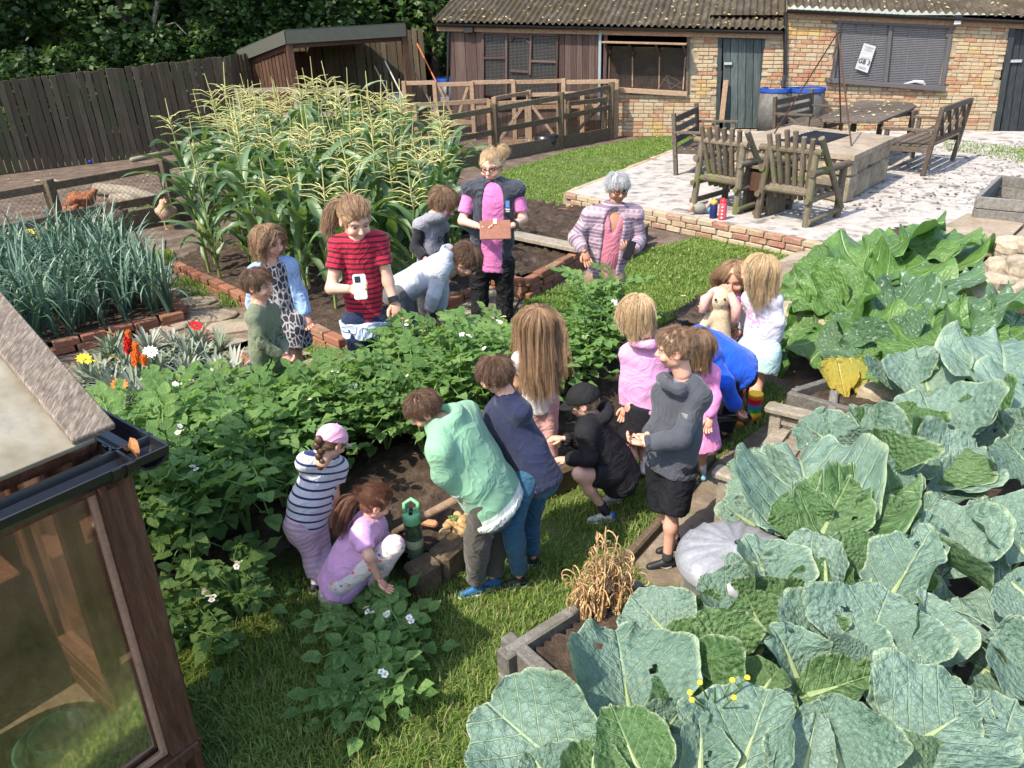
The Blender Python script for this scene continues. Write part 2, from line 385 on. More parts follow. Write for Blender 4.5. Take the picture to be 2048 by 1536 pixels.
def glassmat(nm, tint=(.92, .95, .93), refl=.10, dirt=.06, dcol=(.5, .45, .38)):
    g = NG(nm); tr = g.n('BsdfTransparent', {0: (*tint, 1)}); gl = g.n('BsdfGlossy', {0: (.9, .9, .9, 1), 'Roughness': .06})
    fr = g.n('Fresnel', {'IOR': 1.45}).outputs[0]
    a = g.n('MixShader', {0: g.mth('ADD', fr, refl*.3), 1: tr.outputs[0], 2: gl.outputs[0]})
    df = g.n('BsdfDiffuse', {0: (*dcol, 1)}); nz = g.mr(g.noise(g.coord('Pos'), 5, 5), .35, .8, dirt*.3, dirt*2.2)  # surface film: real dirt on most panes, a painted reflection on M_glass
    b = g.n('MixShader', {0: nz, 1: a.outputs[0], 2: df.outputs[0]}); g.t.links.new(b.outputs[0], g.out.inputs[0]); return g.m
M_glass = glassmat('pane_glass', (.78, .69, .60), .10, .17, (.30, .17, .11))  # brown tint and film paint in the reflection of a brick house

# ================================================================== GROUND
def sheet(name, polys, z, m, kind='structure', sub=0):
    V = []; F = []
    for k, p in enumerate(polys):
        b = len(V); V += [(q[0], q[1], z+.002*k) for q in p]; f = tuple(range(b, b+len(p)))
        ar = sum(p[i][0]*p[(i+1) % len(p)][1]-p[(i+1) % len(p)][0]*p[i][1] for i in range(len(p)))
        F.append(f if ar > 0 else f[::-1])
    return O(name, mkmesh(name, V, F, m), kind=kind)
def px(L, z=0.): return [P(a, b, z)[:2] for a, b in L]
O('ground', mkmesh('ground', [(-60, -30, 0), (60, -30, 0), (60, 90, 0), (-60, 90, 0)], [(0, 1, 2, 3)], M_run), kind='structure')

def soil_patch(name, poly, z, h=.05, step=.04, m=None, amp=1.):
    """lumpy earth inside a polygon"""
    poly = np.array([q[:2] for q in poly]); lo = poly.min(0); hi = poly.max(0)
    xs = np.arange(lo[0], hi[0]+step, step); ys = np.arange(lo[1], hi[1]+step, step)
    X, Y = np.meshgrid(xs, ys, indexing='ij'); p = np.stack([X.ravel(), Y.ravel(), 0*X.ravel()], 1)
    Z = z+h*amp*.5*(.35*vnoise(p, 9, 1)+.35*np.abs(vnoise(p, 31, 2))+.35*vnoise(p, 70, 3))+RNG.uniform(-.006, .008, len(p))
    ny = len(ys); I = np.arange(len(xs)-1)[:, None]*ny+np.arange(len(ys)-1)[None]
    F = np.stack([I, I+ny, I+ny+1, I+1], -1).reshape(-1, 4)
    c = p[F].mean(1); F = F[in_poly(c[:, 0], c[:, 1], poly)]
    used = np.unique(F); mp = np.zeros(len(p), int); mp[used] = np.arange(len(used))
    V = np.stack([p[:, 0], p[:, 1], Z], 1)[used]
    return O(name, mkmesh(name, V, mp[F], m or M_soil, True), kind='structure')

LAWN_F = [(-3.4, .2), (.9, .2), (1.1, 1.6), (1.75, 3.2), (2.1, 4.4), (1.9, 5.0), (1.35, 5.1), (1.2, 6.3), (-.3, 6.0), (-1.6, 5.3), (-2.0, 5.15), (-2.6, 4.7), (-3.4, 3.0)]
LAWN_B = px([(1010, 690), (1050, 600), (1155, 560), (1290, 505), (1420, 468), (1575, 512), (1640, 545), (1600, 640), (1420, 600), (1330, 650), (1250, 690)])
LAWN_S = px([(1040, 425), (930, 385), (1010, 342), (1130, 305), (1240, 285), (1345, 268), (1390, 275), (1350, 305), (1140, 412)])
sheet('lawn', [LAWN_F, LAWN_B, LAWN_S], .006, M_lawn)
DIRT = px([(1290, 1180), (1260, 1110), (1330, 1040), (1420, 935), (1560, 830), (1640, 860), (1560, 1000), (1420, 1200)])
sheet('dirt_path', [DIRT], .016, M_path)
sheet('path', [px([(300, 520), (345, 500), (360, 540), (530, 640), (700, 730), (600, 770), (480, 740), (380, 650), (330, 640), (290, 560)]), px([(-60, 500), (330, 480), (330, 520), (0, 540)]),
               px([(100, 745), (370, 650), (430, 660), (120, 790)]), px([(1000, 560), (1040, 600), (1010, 660), (870, 640), (880, 600)])], .020, M_path)
YARD = px([(860, 262), (1240, 262), (1345, 268), (1440, 268), (1590, 240), (2048, 300), (2200, 330), (2200, 200), (860, 180)])
# flagstones set in the path
pth = bpy.data.objects['path']
for i, (a, b, s_, t_) in enumerate([(318, 548, .55, .4), (360, 590, .5, .35), (420, 640, .6, .4), (395, 610, .4, .3), (470, 660, .55, .4), (455, 700, .5, .35), (520, 700, .5, .4), (575, 725, .5, .4), (340, 660, .45, .3), (620, 730, .4, .3),
                                    (930, 610, .55, .4), (985, 590, .5, .4), (960, 640, .45, .3)]):
    c = P(a, b, 0); ang = random.uniform(-.3, .3)-.8; n = 9
    pts = [(c[0]+s_*.5*math.cos(t+ang)*random.uniform(.8, 1.05), c[1]+t_*.5*math.sin(t+ang)*random.uniform(.8, 1.05)) for t in [2*math.pi*k/n for k in range(n)]]
    V = [(x, y, .012) for x, y in pts]+[(x, y, .042) for x, y in pts]+[(c[0]+(x-c[0])*.94, c[1]+(y-c[1])*.94, .05) for x, y in pts]
    F = [(k, (k+1) % n, n+(k+1) % n, n+k) for k in range(n)]+[(n+k, n+(k+1) % n, 2*n+(k+1) % n, 2*n+k) for k in range(n)]+[tuple(range(2*n, 3*n))]
    O('flagstone', mkmesh('flagstone', V, F, M_flag), pth)

# ---------------------------------------------------------------- bricks
def brickmesh(nm, m, L=.215, W=.1025, H=.065, seed=0):
    r = random.Random(seed); b = MB(); b.box((0, 0, 0), (L, W, H), bev=.008); V = b.V[0]
    V += np.array([[r.uniform(-.0035, .0035) for _ in range(3)] for _ in V]); return mkmesh(nm, V, b.F, m)
BR_E = [brickmesh('brick', M_be, seed=i) for i in range(4)]
BR_P = [brickmesh('brick', M_bp, seed=i) for i in range(4)]
BR_W = [brickmesh('brick', M_bw, seed=i) for i in range(4)]
def brick_row(parent, a, b, z, set_, L=.235, head=False, jit=.006, h=None, sunk=0):
    a = A(*a[:2], 0); b = A(*b[:2], 0); d = b-a; n = max(1, int(round(np.linalg.norm(d)/L))); X = nrm(d); ang = math.atan2(X[1], X[0])
    for i in range(n):
        c = a+d*(i+.5)/n
        O('brick', random.choice(set_), parent, loc=(c[0]+random.uniform(-jit, jit), c[1]+random.uniform(-jit, jit), z+random.uniform(-jit, jit)),
          rot=(random.uniform(-.03, .03), random.uniform(-.03, .03), ang+random.uniform(-.03, .03)+(math.pi/2 if head else 0)), scale=(np.linalg.norm(d)/n/.235, 1, 1))
def brick_edging(label, pts, z0, courses, closed=False, head=True):
    t = T('brick_edging', label, 'brick edging', (pts[0][0], pts[0][1], 0), 'brick edgings of the beds')
    for k in range(courses):
        for a, b in zip(pts[:-1], pts[1:]):
            o = (.06 if k % 2 else 0)*nrm(A(b[0]-a[0], b[1]-a[1]))
            top = k == courses-1
            brick_row(t, A(a[0], a[1])+o, b, z0+.034+.07*k, BR_E, .235 if not (top and head) else .235)
    return t
CB = [P(352, 545)[:2], P(515, 625)[:2], P(690, 708)[:2]]      # corn bed, nearest edge
CBR = P(955, 600)[:2]; CBB = [P(352, 545)[:2], P(560, 430)[:2]]
brick_edging('crumbling low red brick edging along the front of the sweetcorn bed', CB, 0, 2)
brick_edging('mossy brick edging on the right side of the sweetcorn bed', [CB[-1], CBR], 0, 2)
LB = [P(95, 715)[:2], P(372, 648)[:2]]
brick_edging('orange brick edging in front of the leeks', LB, 0, 2)
brick_edging('brick edging at the right end of the leek bed beside the path', [P(372, 648)[:2], P(318, 590)[:2], P(262, 520)[:2]], 0, 2)
FB = [P(395, 665)[:2], P(515, 745)[:2]]
brick_edging('single line of sunken red bricks between flower bed and path', FB, -.015, 1)
brick_edging('short run of bricks at the left end of the flower bed by the greenhouse', [P(150, 755)[:2], P(235, 735)[:2]], -.01, 1)
brick_edging('half buried bricks between the flower bed and the potatoes', [P(300, 850)[:2], P(345, 842)[:2], P(395, 800)[:2]], -.02, 1)
SB = [P(868, 545)[:2], P(1050, 600)[:2], P(1160, 535)[:2], P(1300, 487)[:2]]
brick_edging('mossy brick surround at the front of the bare soil bed behind the two women', SB[:3], 0, 3)
brick_edging('brick course along the back of the bare soil bed below the grass', [P(915, 415)[:2], P(1050, 428)[:2], P(1175, 447)[:2]], .02, 2)
soil_patch('soil', px([(352, 545), (515, 622), (690, 705), (955, 600), (900, 420), (560, 400)]), .10, .05)
soil_patch('soil', px([(-80, 560), (255, 505), (372, 640), (95, 710), (-200, 780)]), .10, .05)
soil_patch('soil', px([(120, 765), (235, 735), (395, 668), (515, 745), (520, 790), (330, 850), (200, 850)]), .02, .035)
soil_patch('soil', px([(868, 530), (1050, 585), (1300, 480), (1180, 440), (1050, 425), (910, 408)]), .16, .13, .035)
POT = [(-1.75, 2.85), (-1.15, 3.02), (-.75, 3.0), (-.45, 2.93), (.02, 3.58), (.63, 4.03), (1.02, 4.4), (1.3, 5.4), (.95, 6.0), (-.1, 5.45), (-1.2, 4.95), (-1.95, 4.8), (-2.4, 4.4), (-2.3, 3.6)]
soil_patch('soil', POT, .13, .08, .03)
soil_patch('soil', px([(1330, 660), (1440, 590), (1480, 610), (1400, 680)]), .12, .09)
# sleeper edging of the potato bed
t = T('timber_edging', 'long rotten sleeper edging in front of the potato bed where the children stand', 'timber edging', (-.45, 2.88, 0))
eb = [(-.52, 2.80), (-.40, 2.90), (.02, 3.50), (.64, 3.95), (1.05, 4.36)]
for a, b in zip(eb[:-1], eb[1:]): MB().beam((*a, .085), (*b, .085), .13, .17, bev=.02).build('sleeper', M_rail, t)
t = T('timber_edging', 'thin sunken timber edging beside the dirt path and the boy in the grey hoodie', 'timber edging', (*P(1260, 1110)[:2], 0))
for a, b in (((1250, 1125), (1322, 1045)), ((1335, 1030), (1425, 915))):
    MB().beam(P(*a, .03), P(*b, .03), .05, .08, bev=.01).build('timber', M_rail, t)
t = T('plank', 'weathered plank laid across the bare soil bed beside the woman in the gilet', 'plank', P(1000, 480, .25))
MB().beam(P(880, 440, .25), P(1165, 498, .25), .2, .05, bev=.008).build('board', M_grey, t)
t = T('plank', 'short dark timber end of the soil bed to the right of the older woman', 'plank', P(1290, 470, .1))
MB().beam(P(1262, 500, .12), P(1292, 470, .12), .05, .26, bev=.006).build('board', M_rail, t)

# ================================================================== PATIO
ZP = .22
C1 = P(1140, 415)[:2]; C2 = P(1560, 505)[:2]; pd = nrm(A(*C2)-A(*C1)); C3 = A(*C2)+pd*2.2; C4 = P(1352, 300, ZP)[:2]
FA, FB_ = A(-1.35, 19.5), A(10.21, 16.0); fe = nrm(FB_-FA); fn = A(fe[1], -fe[0])           # facade line and its outward normal
C5 = A(*P(1445, 262, ZP)[:2]); C6 = A(13.5, 14.0); C7 = A(9., 6.)
O('patio', mkmesh('patio', [(*q, ZP) for q in (C1, C3, C7, C6, C5, C4)]+[(*q, 0) for q in (C1, C3, C7, C6, C5, C4)],
  [(0, 1, 2, 3, 4, 5)]+[(i, 6+i, 6+(i+1) % 6, (i+1) % 6) for i in range(6)], M_gravel), kind='structure')
t = T('patio_wall', 'low brick retaining wall of cream and red bricks round the gravel patio', 'low wall', (*C1, 0)); nn = A(pd[1], -pd[0])
if nn[1] > 0: nn = -nn
for k in range(3):
    o = pd*(.117 if k % 2 else 0)
    brick_row(t, A(*C1)+nn*.06+o, A(*C3)+nn*.06, .037+.075*k, BR_P)
e4 = nrm(A(*C4)-A(*C1)); n4 = A(-e4[1], e4[0]); n4 = n4 if n4[0] < 0 else -n4
for k in range(3): brick_row(t, A(*C1)+n4*.06+e4*.06, A(*C4)+n4*.06, .037+.075*k, BR_P)
MB().box((*(A(*C1)+pd*2.4+nn*.055), .1), (4.9, .06, .2), A(*pd, 0), A(*nn, 0)).build('mortar_core', M_mortar, t)
# debris on the gravel
def litter(name, polyw, n, z, s0, s1, m, kind='stuff', zs=None):
    poly = np.array([q[:2] for q in polyw]); lo, hi = poly.min(0), poly.max(0); V = []; F = []; r = []
    while len(F) < n:
        x, y = RNG.uniform(lo[0], hi[0]), RNG.uniform(lo[1], hi[1])
        if not in_poly(np.array([x]), np.array([y]), poly)[0]: continue
        a = RNG.uniform(0, 6.3); L = RNG.uniform(s0, s1); W = L*RNG.uniform(.35, .8); zz = z+RNG.uniform(.004, .012); ti = RNG.uniform(-.02, .02, 4)*L*20
        ca, sa = math.cos(a), math.sin(a); b = len(V)
        for (u, v), t_ in zip(((-.5, 0), (0, -.5), (.5, 0), (0, .5)), ti): V.append((x+ca*u*L-sa*v*W, y+sa*u*L+ca*v*W, zz+abs(t_)*.4))
        F.append((b, b+1, b+2, b+3)); r += [RNG.uniform()]*4
    return O(name, mkmesh(name, V, F, m, attrs={'rnd': r}), kind=kind)
M_litter = mat('dark_litter', [(0, (.04, .03, .02)), (.7, (.11, .08, .05)), (1, (.3, .22, .1))], 3, 2, .9, 0, rnd=.95, attr='rnd')
litter('leaf_litter', [P(1500, 440, ZP)[:2], P(1900, 420, ZP)[:2], (8.5, 9), (10, 14), P(1800, 300, ZP)[:2], P(1450, 380, ZP)[:2]], 1500, ZP, .02, .075, M_litter)
litter('fallen_leaf', px([(1040, 420), (1130, 310), (1345, 272), (1340, 300), (1140, 410)]), 50, .05, .03, .07, M_leaflit)
litter('fallen_leaf', LAWN_B, 30, .05, .03, .07, M_leaflit)
litter('leaf_litter', px([(700, 250), (1230, 200), (1240, 275), (850, 370)]), 700, .01, .03, .10, M_leaflit)
litter('leaf_litter', px([(0, 360), (480, 300), (300, 480), (0, 480)]), 350, .01, .02, .07, M_leaflit)
litter('leaf_litter', px([(1240, 262), (1345, 250), (1440, 262), (1300, 285)]), 160, .012, .03, .09, M_leaflit)

# ================================================================== FENCES
def face(o): return o
BRD = [None]
def board_mesh(nm, m, W, H, TH, seed):
    r = random.Random(seed); b = MB(); b.box((0, 0, H/2), (W, TH, H), bev=.004); V = b.V[0]; V += np.array([[r.uniform(-.003, .003) for _ in range(3)] for _ in V])
    return mkmesh(nm, V, b.F, m)
FBM = [board_mesh('board', M_fence, .125, 1., .022, i) for i in range(4)]
def board_fence(label, pts, zt):
    t = T('board_fence', label, 'fence', (*pts[0], 0))
    for i, (a, b) in enumerate(zip(pts[:-1], pts[1:])):
        a, b = A(*a), A(*b); L = np.linalg.norm(b-a); n = int(L/.135); X = (b-a)/L; ang = math.atan2(X[1], X[0])
        for k in range(n):
            c = a+X*(k+.5)*L/n; f = (k+.5)/n; h = zt[i]*(1-f)+zt[i+1]*f+random.uniform(-.02, .02)
            O('board', random.choice(FBM), t, loc=(c[0], c[1], 0), rot=(random.uniform(-.008, .008), random.uniform(-.01, .01), ang), scale=(random.uniform(.93, 1.02), 1, h))
        nb = A(-X[1], X[0]); nb = nb if nb[1] > 0 else -nb
        for z in (.35, 1.45): MB().beam((*(a+nb*.04), z*zt[i]/1.8), (*(b+nb*.04), z*zt[i+1]/1.8), .04, .09).build('rail', M_fence, t)
        for k in range(0, n+1, 14):
            c = a+X*k*L/n+nb*.1; MB().beam((*c, 0), (*c, zt[i]-.05), .1, .1).build('post', M_fence, t)
board_fence('tall dark close-boarded fence behind the chicken run', [(-13.2, 14.1), (-10.52, 16.21), (-6.36, 19.4), (-5.9, 20.9)], [1.7, 1.78, 2.02, 2.1])
board_fence('shaded board fence behind the tools between open shelter and shed', [(-5.9, 21.2), (-1.9, 21.0)], [2.1, 2.45])

def rail_fence(label, posts, rails, m, base=None, pw=.1, hp=1.2, wire=None, name='rail_fence', group=None):
    t = T(name, label, 'fence', (*posts[0][:2], 0), group)
    for (x, y, h) in posts: MB().beam((x, y, 0), (x, y, h), pw, pw, up=(fe[0], fe[1], 0), bev=.006).build('post', m, t)
    for (a, b, z, w_) in rails: MB().beam((*posts[a][:2], z if np.isscalar(z) else z[0]), (*posts[b][:2], z if np.isscalar(z) else z[1]), .045, w_).build('rail', m, t)
    for (a, b, h) in base or []: MB().beam((*posts[a][:2], h/2), (*posts[b][:2], h/2), .05, h).build('base_board', m, t)
    for (a, b, z0, z1) in wire or []: wire_mesh(t, A(*posts[a][:2]), A(*posts[b][:2]), z0, z1)
    return t
def wire_mesh(t, a, b, z0, z1, sp=.07, th=.004, mm=None):
    L = np.linalg.norm(b-a); X = (b-a)/L; V = []; F = []; H = z1-z0
    for sgn in (1, -1):
        for k in range(int(-H/sp)-1, int(L/sp)+int(H/sp)+2):
            s0 = k*sp; s1 = s0+sgn*H
            p0 = [s0, z0]; p1 = [s1, z1]
            for e, lo in ((0, 0.), (1, L)):
                for p, q in ((p0, p1), (p1, p0)):
                    if (e == 0 and p[0] < 0) or (e == 1 and p[0] > L):
                        if abs(q[0]-p[0]) > 1e-6: f = (lo-p[0])/(q[0]-p[0]); p[1] += (q[1]-p[1])*f; p[0] = lo
            if abs(p0[0]-p1[0]) < 1e-3 or min(p0[0], p1[0]) < -1e-3 or max(p0[0], p1[0]) > L+1e-3 or max(p0[1], p1[1]) > z1+.01 or min(p0[1], p1[1]) < z0-.01: continue
            bb = len(V)
            for p, o in ((p0, -th/2), (p1, -th/2), (p1, th/2), (p0, th/2)): V.append((*(a+X*p[0]), p[1]+o))
            F.append((bb, bb+1, bb+2, bb+3))
    if F: O('wire_mesh', mkmesh('wire_mesh', V, F, mm or M_wired), t, kind='stuff')
def lin(a, b, f): return A(*a)*(1-f)+A(*b)*f
RA, RB = A(-6.06, 10.0), A(2.56, 17.9)
def onrail(pxx):      # where the rail line passes under image column pxx
    best = min(np.linspace(-.7, 1.05, 700), key=lambda f: abs(_px(*(RA+(RB-RA)*f))-pxx)); return RA+(RB-RA)*best
def _px(x, y, z=.6):
    v = A(x, y, z)-cC; return 1024+FPX*(v@cR)/(v@cF)
ps = [(*onrail(-230), .8), (*onrail(105), .85), (*onrail(330), .9), (*onrail(560), .95), (*onrail(815), 1.0), (*onrail(990), 1.08), (*onrail(1123), 1.14), (*onrail(1222), 1.22)]
n_ = len(ps)
rl = []
for i in range(n_-1): rl += [(i, i+1, (ps[i][2]-.1, ps[i+1][2]-.1), .1), (i, i+1, (ps[i][2]-.5, ps[i+1][2]-.52), .1)]
rail_fence('dark post and rail fence running from the hens past the sweetcorn to the yard corner', ps, rl, M_rail, [(i, i+1, .26) for i in range(1, n_-1)], wire=[(i, i+1, .26, ps[i][2]-.12) for i in range(0, 6)], pw=.12)
# decking-like board inside the run and inner fences
def fp(a, b, z=0): return tuple(P(a, b, z)[:2])
rb_ = [(*D(705, 260, 16.4)[:2], 1.0), (*D(835, 270, 16.9)[:2], 1.02), (*D(982, 285, 17.3)[:2], 1.0)]
rail_fence('pale topped wire fence inside the run behind the sweetcorn', rb_, [(0, 1, .98, .09), (1, 2, .98, .09), (0, 1, .3, .09), (1, 2, .3, .09)], M_pale, wire=[(0, 1, .02, .95), (1, 2, .02, .95)])
rc_ = [(*D(815, 240, 18.9)[:2], 1.35), (*D(875, 240, 18.75)[:2], 1.32), (*D(948, 240, 18.65)[:2], 1.3), (*D(1030, 240, 18.5)[:2], 1.3), (*D(1128, 240, 18.35)[:2], 1.3), (*D(1232, 240, 18.0)[:2], 1.25)]
rc = rail_fence('long brown rail fence in front of the shed, with wire and a braced gate', rc_, [(0, 1, 1.3, .09), (2, 3, 1.27, .09), (3, 4, 1.25, .09), (4, 5, 1.22, .09), (0, 1, .8, .09), (2, 3, .72, .09), (3, 4, .7, .09), (4, 5, .7, .09)], M_pale, wire=[(0, 1, .1, 1.3), (2, 3, .1, 1.25), (3, 4, .1, 1.25), (4, 5, .1, 1.2)])
def gate(label, a, b, z0, z1, m, flip=False):
    t = T('gate', label, 'gate', (*a, z0)); a3, b3 = A(*a, 0), A(*b, 0); Z = A(0, 0, 1); X = nrm(b3-a3)
    f = lambda s, z: a3*(1-s)+b3*s+Z*z
    for s in (.03, .97): MB().beam(f(s, z0), f(s, z1), .07, .06, up=X).build('stile', m, t)
    for z in (z0+.05, z1-.05): MB().beam(f(.06, z), f(.94, z), .05, .09).build('rail', m, t)
    if not flip:
        MB().beam(f(.12, z1-.12), f(.47, z0+.1), .04, .06).build('brace', m, t); MB().beam(f(.88, z1-.12), f(.53, z0+.1), .04, .06).build('brace', m, t)
    else: MB().beam(f(.1, z0+.1), f(.9, z1-.12), .04, .06).build('brace', m, t)
    wire_mesh(t, A(*a), A(*b), z0+.05, z1-.05)
gate('brown braced gate with a metal latch in the rail fence before the shed', rc_[1][:2], rc_[2][:2], .35, 1.3, M_pale)
rd_ = [(*D(992, 285, 16.9)[:2], 1.08), (*D(1060, 270, 18.1)[:2], 1.1), (*D(1165, 270, 18.0)[:2], 1.02)]
rail_fence('small rail pen in the run corner holding straw', rd_, [(0, 1, 1.05, .08), (1, 2, 1.0, .08)], M_pale, wire=[(1, 2, .05, 1.)])
gate('left leaf of the pale double gate into the straw pen', rd_[0][:2], D(1056, 290, 16.95)[:2], .1, 1.0, M_pale, True)
gate('right leaf of the pale double gate beside the black bucket', D(1118, 290, 16.9)[:2], D(1060, 290, 16.95)[:2], .1, 1.0, M_pale, True)
gate('mossy slatted gate panel leaning by the corner post of the yard', D(1136, 270, 17.1)[:2], D(1212, 270, 17.75)[:2], .08, .92, M_rail, True)
M_straw = mat('straw', [(0, (.2, .14, .05)), (.5, (.36, .27, .11)), (1, (.5, .4, .2))], 8, 4, .9, .7, 40, coord='Pos')
litter('straw', [rd_[0][:2], rd_[1][:2], (2.6, 18.1), (1.3, 16.9)], 1600, .02, .06, .2, mat('straw_bits', [(0, (.25, .17, .06)), (1, (.55, .43, .2))], 5, 2, .9, 0, rnd=.9, attr='rnd'))

# ================================================================== OPEN SHELTER
t = T('open_shelter', 'open fronted timber shelter with a dark felt roof beyond the sweetcorn', 'shelter', (-4.75, 18.5, 0))
s1, s2, s3 = D(570, 62, 18.5), D(810, 48, 19.5), D(475, 102, 20.5); s4 = s2+(s3-s1)
dn = A(0, 0, -.26)
MB().add([s1, s2, s4, s3, s1+A(0, 0, .03), s2+A(0, 0, .03), s4+A(0, 0, .03), s3+A(0, 0, .03)], [(0, 3, 2, 1), (4, 5, 6, 7), (0, 1, 5, 4), (1, 2, 6, 5), (2, 3, 7, 6), (3, 0, 4, 7)]).build('roof', M_felt, t)
def slab(a, b, c, d, th): 
    n = nrm(np.cross(b-a, d-a))*th; return MB().add([a, b, c, d, a+n, b+n, c+n, d+n], [(0, 3, 2, 1), (4, 5, 6, 7), (0, 1, 5, 4), (1, 2, 6, 5), (2, 3, 7, 6), (3, 0, 4, 7)])
slab(s1, s1+dn, s2+dn, s2, .03).build('fascia', M_fascia, t); slab(s3, s3+dn, s1+dn, s1, .03).build('fascia', M_fascia, t)
for q in (s1, s2, s3):
    b = q+(s4-q)*.03; MB().beam((b[0], b[1], 0), (b[0], b[1], q[2]-.05), .14, .14, up=(1, .4, 0)).build('post', M_redw, t)
MB().beam(s1+dn*1.15+A(.1, .1, 0), s2+dn*1.15+A(-.1, .1, 0), .05, .12).build('beam', M_redw, t)
MB().beam(s3+dn*1.2+A(.1, .05, 0), s1+dn*1.2+A(0, .1, 0), .05, .12).build('beam', M_redw, t)
wb = MB()
for k in range(16):
    c = s3*(1-k/16)+s4*k/16; MB().box((c[0]+.08, c[1]-.06, 1.0), (.15, .025, 2.05), A(*nrm(s4-s3)[:2], 0), A(-nrm(s4-s3)[1], nrm(s4-s3)[0], 0)).build('wall_board', M_redw, t)
for k in range(14):
    c = s1*(1-k/14)+s3*k/14; e_ = nrm(s3-s1); MB().box((c[0]+.06, c[1]+.08, 1.05), (.155, .025, 2.05), A(e_[0], e_[1], 0), A(-e_[1], e_[0], 0)).build('wall_board', M_redw, t)
rail_fence('weathered rails and wire across the mouth of the open shelter', [(*D(487, 250, 18.6)[:2], 1.35), (*D(600, 250, 18.3)[:2], 1.3), (*D(705, 250, 18.2)[:2], 1.25)], [(0, 1, 1.3, .1), (1, 2, 1.25, .1), (0, 1, .75, .1), (1, 2, .75, .1)], M_grey, wire=[(0, 1, .1, 1.25), (1, 2, .1, 1.2)])
# tools and wheelie things behind the rails
for i, (a, b, tp, bt, lab, col) in enumerate([(757, 140, 19.6, 0, 'long handled garden rake leaning at the back fence', (.2, .17, .13)), (778, 130, 19.6, 0, 'pale shafted hoe leaning at the fence by the shelter', (.45, .42, .36)), (842, 95, 20.2, 0, 'orange handled fork leaning against the board fence', (.5, .16, .05)), (822, 120, 20.2, 0, 'thin dark shafted tool leaning beside the orange fork', (.15, .12, .1))]):
    tt = T('garden_tool', lab, 'garden tool', D(a+30, b+80, tp)); m_ = flat('tool_handle', col, .5)
    p0 = D(a-8, b-8, tp); p1 = D(a+22, b+52, tp-.35)
    MB().tube([p0, p1, p1+(p1-p0)*.8], .018, 6).build('shaft', m_, tt); MB().box(p1+(p1-p0)*.85, (.2, .04, .1)).build('head', M_metal, tt)
M_blue = flat('blue_plastic', (.012, .06, .30), .4); M_bin = flat('dark_bin_plastic', (.03, .035, .04), .45)
M_greybin = flat('grey_bin_plastic', (.22, .25, .3), .45)
def tub(name, label, cat, c, r, h, m, lid=None, group=None, taper=.85):
    t = T(name, label, cat, c, group); MB().lathe(c, [(0, 0), (r*taper, 0), (r*(taper+.1), h*.5), (r, h), (r*.93, h), (r*.8, .06*h), (0, .06*h)], 24).build('body', m, t, smooth=True)
    if lid: MB().lathe(A(*c)+A(0, 0, h-.03), [(r*.92, .045), (r*1.06, .045), (r*1.06, -.03), (r*1.01, -.03), (r*1.01, .02), (r*.92, .02), (r*.92, .045)], 24).build('rim', lid, t, smooth=False)
    return t
tub('water_butt', 'blue topped dark barrel in the shade behind the brown gate', 'barrel', (*D(905, 200, 20.2)[:2], 0), .45, 1.3, M_bin, M_blue)
tub('water_butt', 'grey blue tub standing behind the shelter post among the tools', 'barrel', (*D(800, 200, 20.0)[:2], 0), .35, 1.0, M_greybin)
tub('bucket', 'black rubber bucket lying by the pale gate in the run', 'bucket', (*D(1092, 275, 16.7)[:2], 0), .26, .3, M_black)
# logs and a branch lying in the hen run
for lab, a, b, r_ in (('long grey log lying in the hen run', (195, 378), (315, 400), .11), ('shorter cut log lying in front of the long one', (225, 398), (272, 404), .09), ('thin pole on the ground below the dark fence', (262, 320), (350, 303), .05), ('bent stick lying in the run left of the logs', (70, 362), (130, 366), .025)):
    tt = T('log', lab, 'log', P(*a)); p0, p1 = P(*a, r_), P(*b, r_); MB().tube([p0, (p0+p1)/2+A(.03, .08, .02), p1], [r_, r_*.95, r_*.85], 9).build('trunk', M_grey, tt, smooth=True)

# ================================================================== THE SHED BUILDING
FZ = lambda s: 0
def fac(pxx, pyy, off=0.):
    """point of the facade plane behind an image point, pushed out by off"""
    d = cF*FPX+cR*(pxx-1024)-cU*(pyy-768); n3 = A(*fn, 0); q = A(*(FA+fn*off), 0); t_ = ((q-cC)@n3)/(d@n3); return cC+d*t_
def facs(p): return (A(p[0], p[1])-FA)@fe
def fpt(s, z, off=0.): q = FA+fe*s+fn*off; return A(q[0], q[1], z)
def proj(p): v = A(*p)-cC; return 1024+FPX*(v@cR)/(v@cF), 768-FPX*(v@cU)/(v@cF)
F3 = A(*fe, 0); N3 = A(*fn, 0); UP = A(0, 0, 1)
shed = T('shed', 'long single storey outbuilding of brick and weathered boards with a corrugated roof', 'building', (*fpt(6, 0)[:2], 0))
OPN = dict(w1=[(1208, 68), (1380, 72), (1378, 190), (1205, 182)], d1=[(1440, 62), (1527, 62), (1522, 262), (1436, 262)], w2=[(1676, 40), (1900, 50), (1882, 180), (1660, 162)],
           d2=[(2020, 48), (2120, 52), (2100, 330), (1985, 300)], wood=[(880, 40), (1212, 50), (1210, 290), (880, 290)])
def inq(q, poly): return in_poly(np.array([q[0]]), np.array([q[1]]), poly)[0]
sA0, sA1, sB1 = facs(fac(895, 60)), facs(fac(1572, 60)), facs(fac(2230, 50))
zA0, zA1 = fac(895, 52)[2], fac(1560, 66)[2]; zB0, zB1 = fac(1575, 20)[2]+.02, fac(2048, 41)[2]; zB1 = zB0+(zB1-zB0)*(sB1-sA1)/(facs(fac(2048, 41))-sA1)
ztop = lambda s: (zA0+(zA1-zA0)*(s-sA0)/(sA1-sA0)) if s < sA1 else zB0+(zB1-zB0)*(s-sA1)/(sB1-sA1)
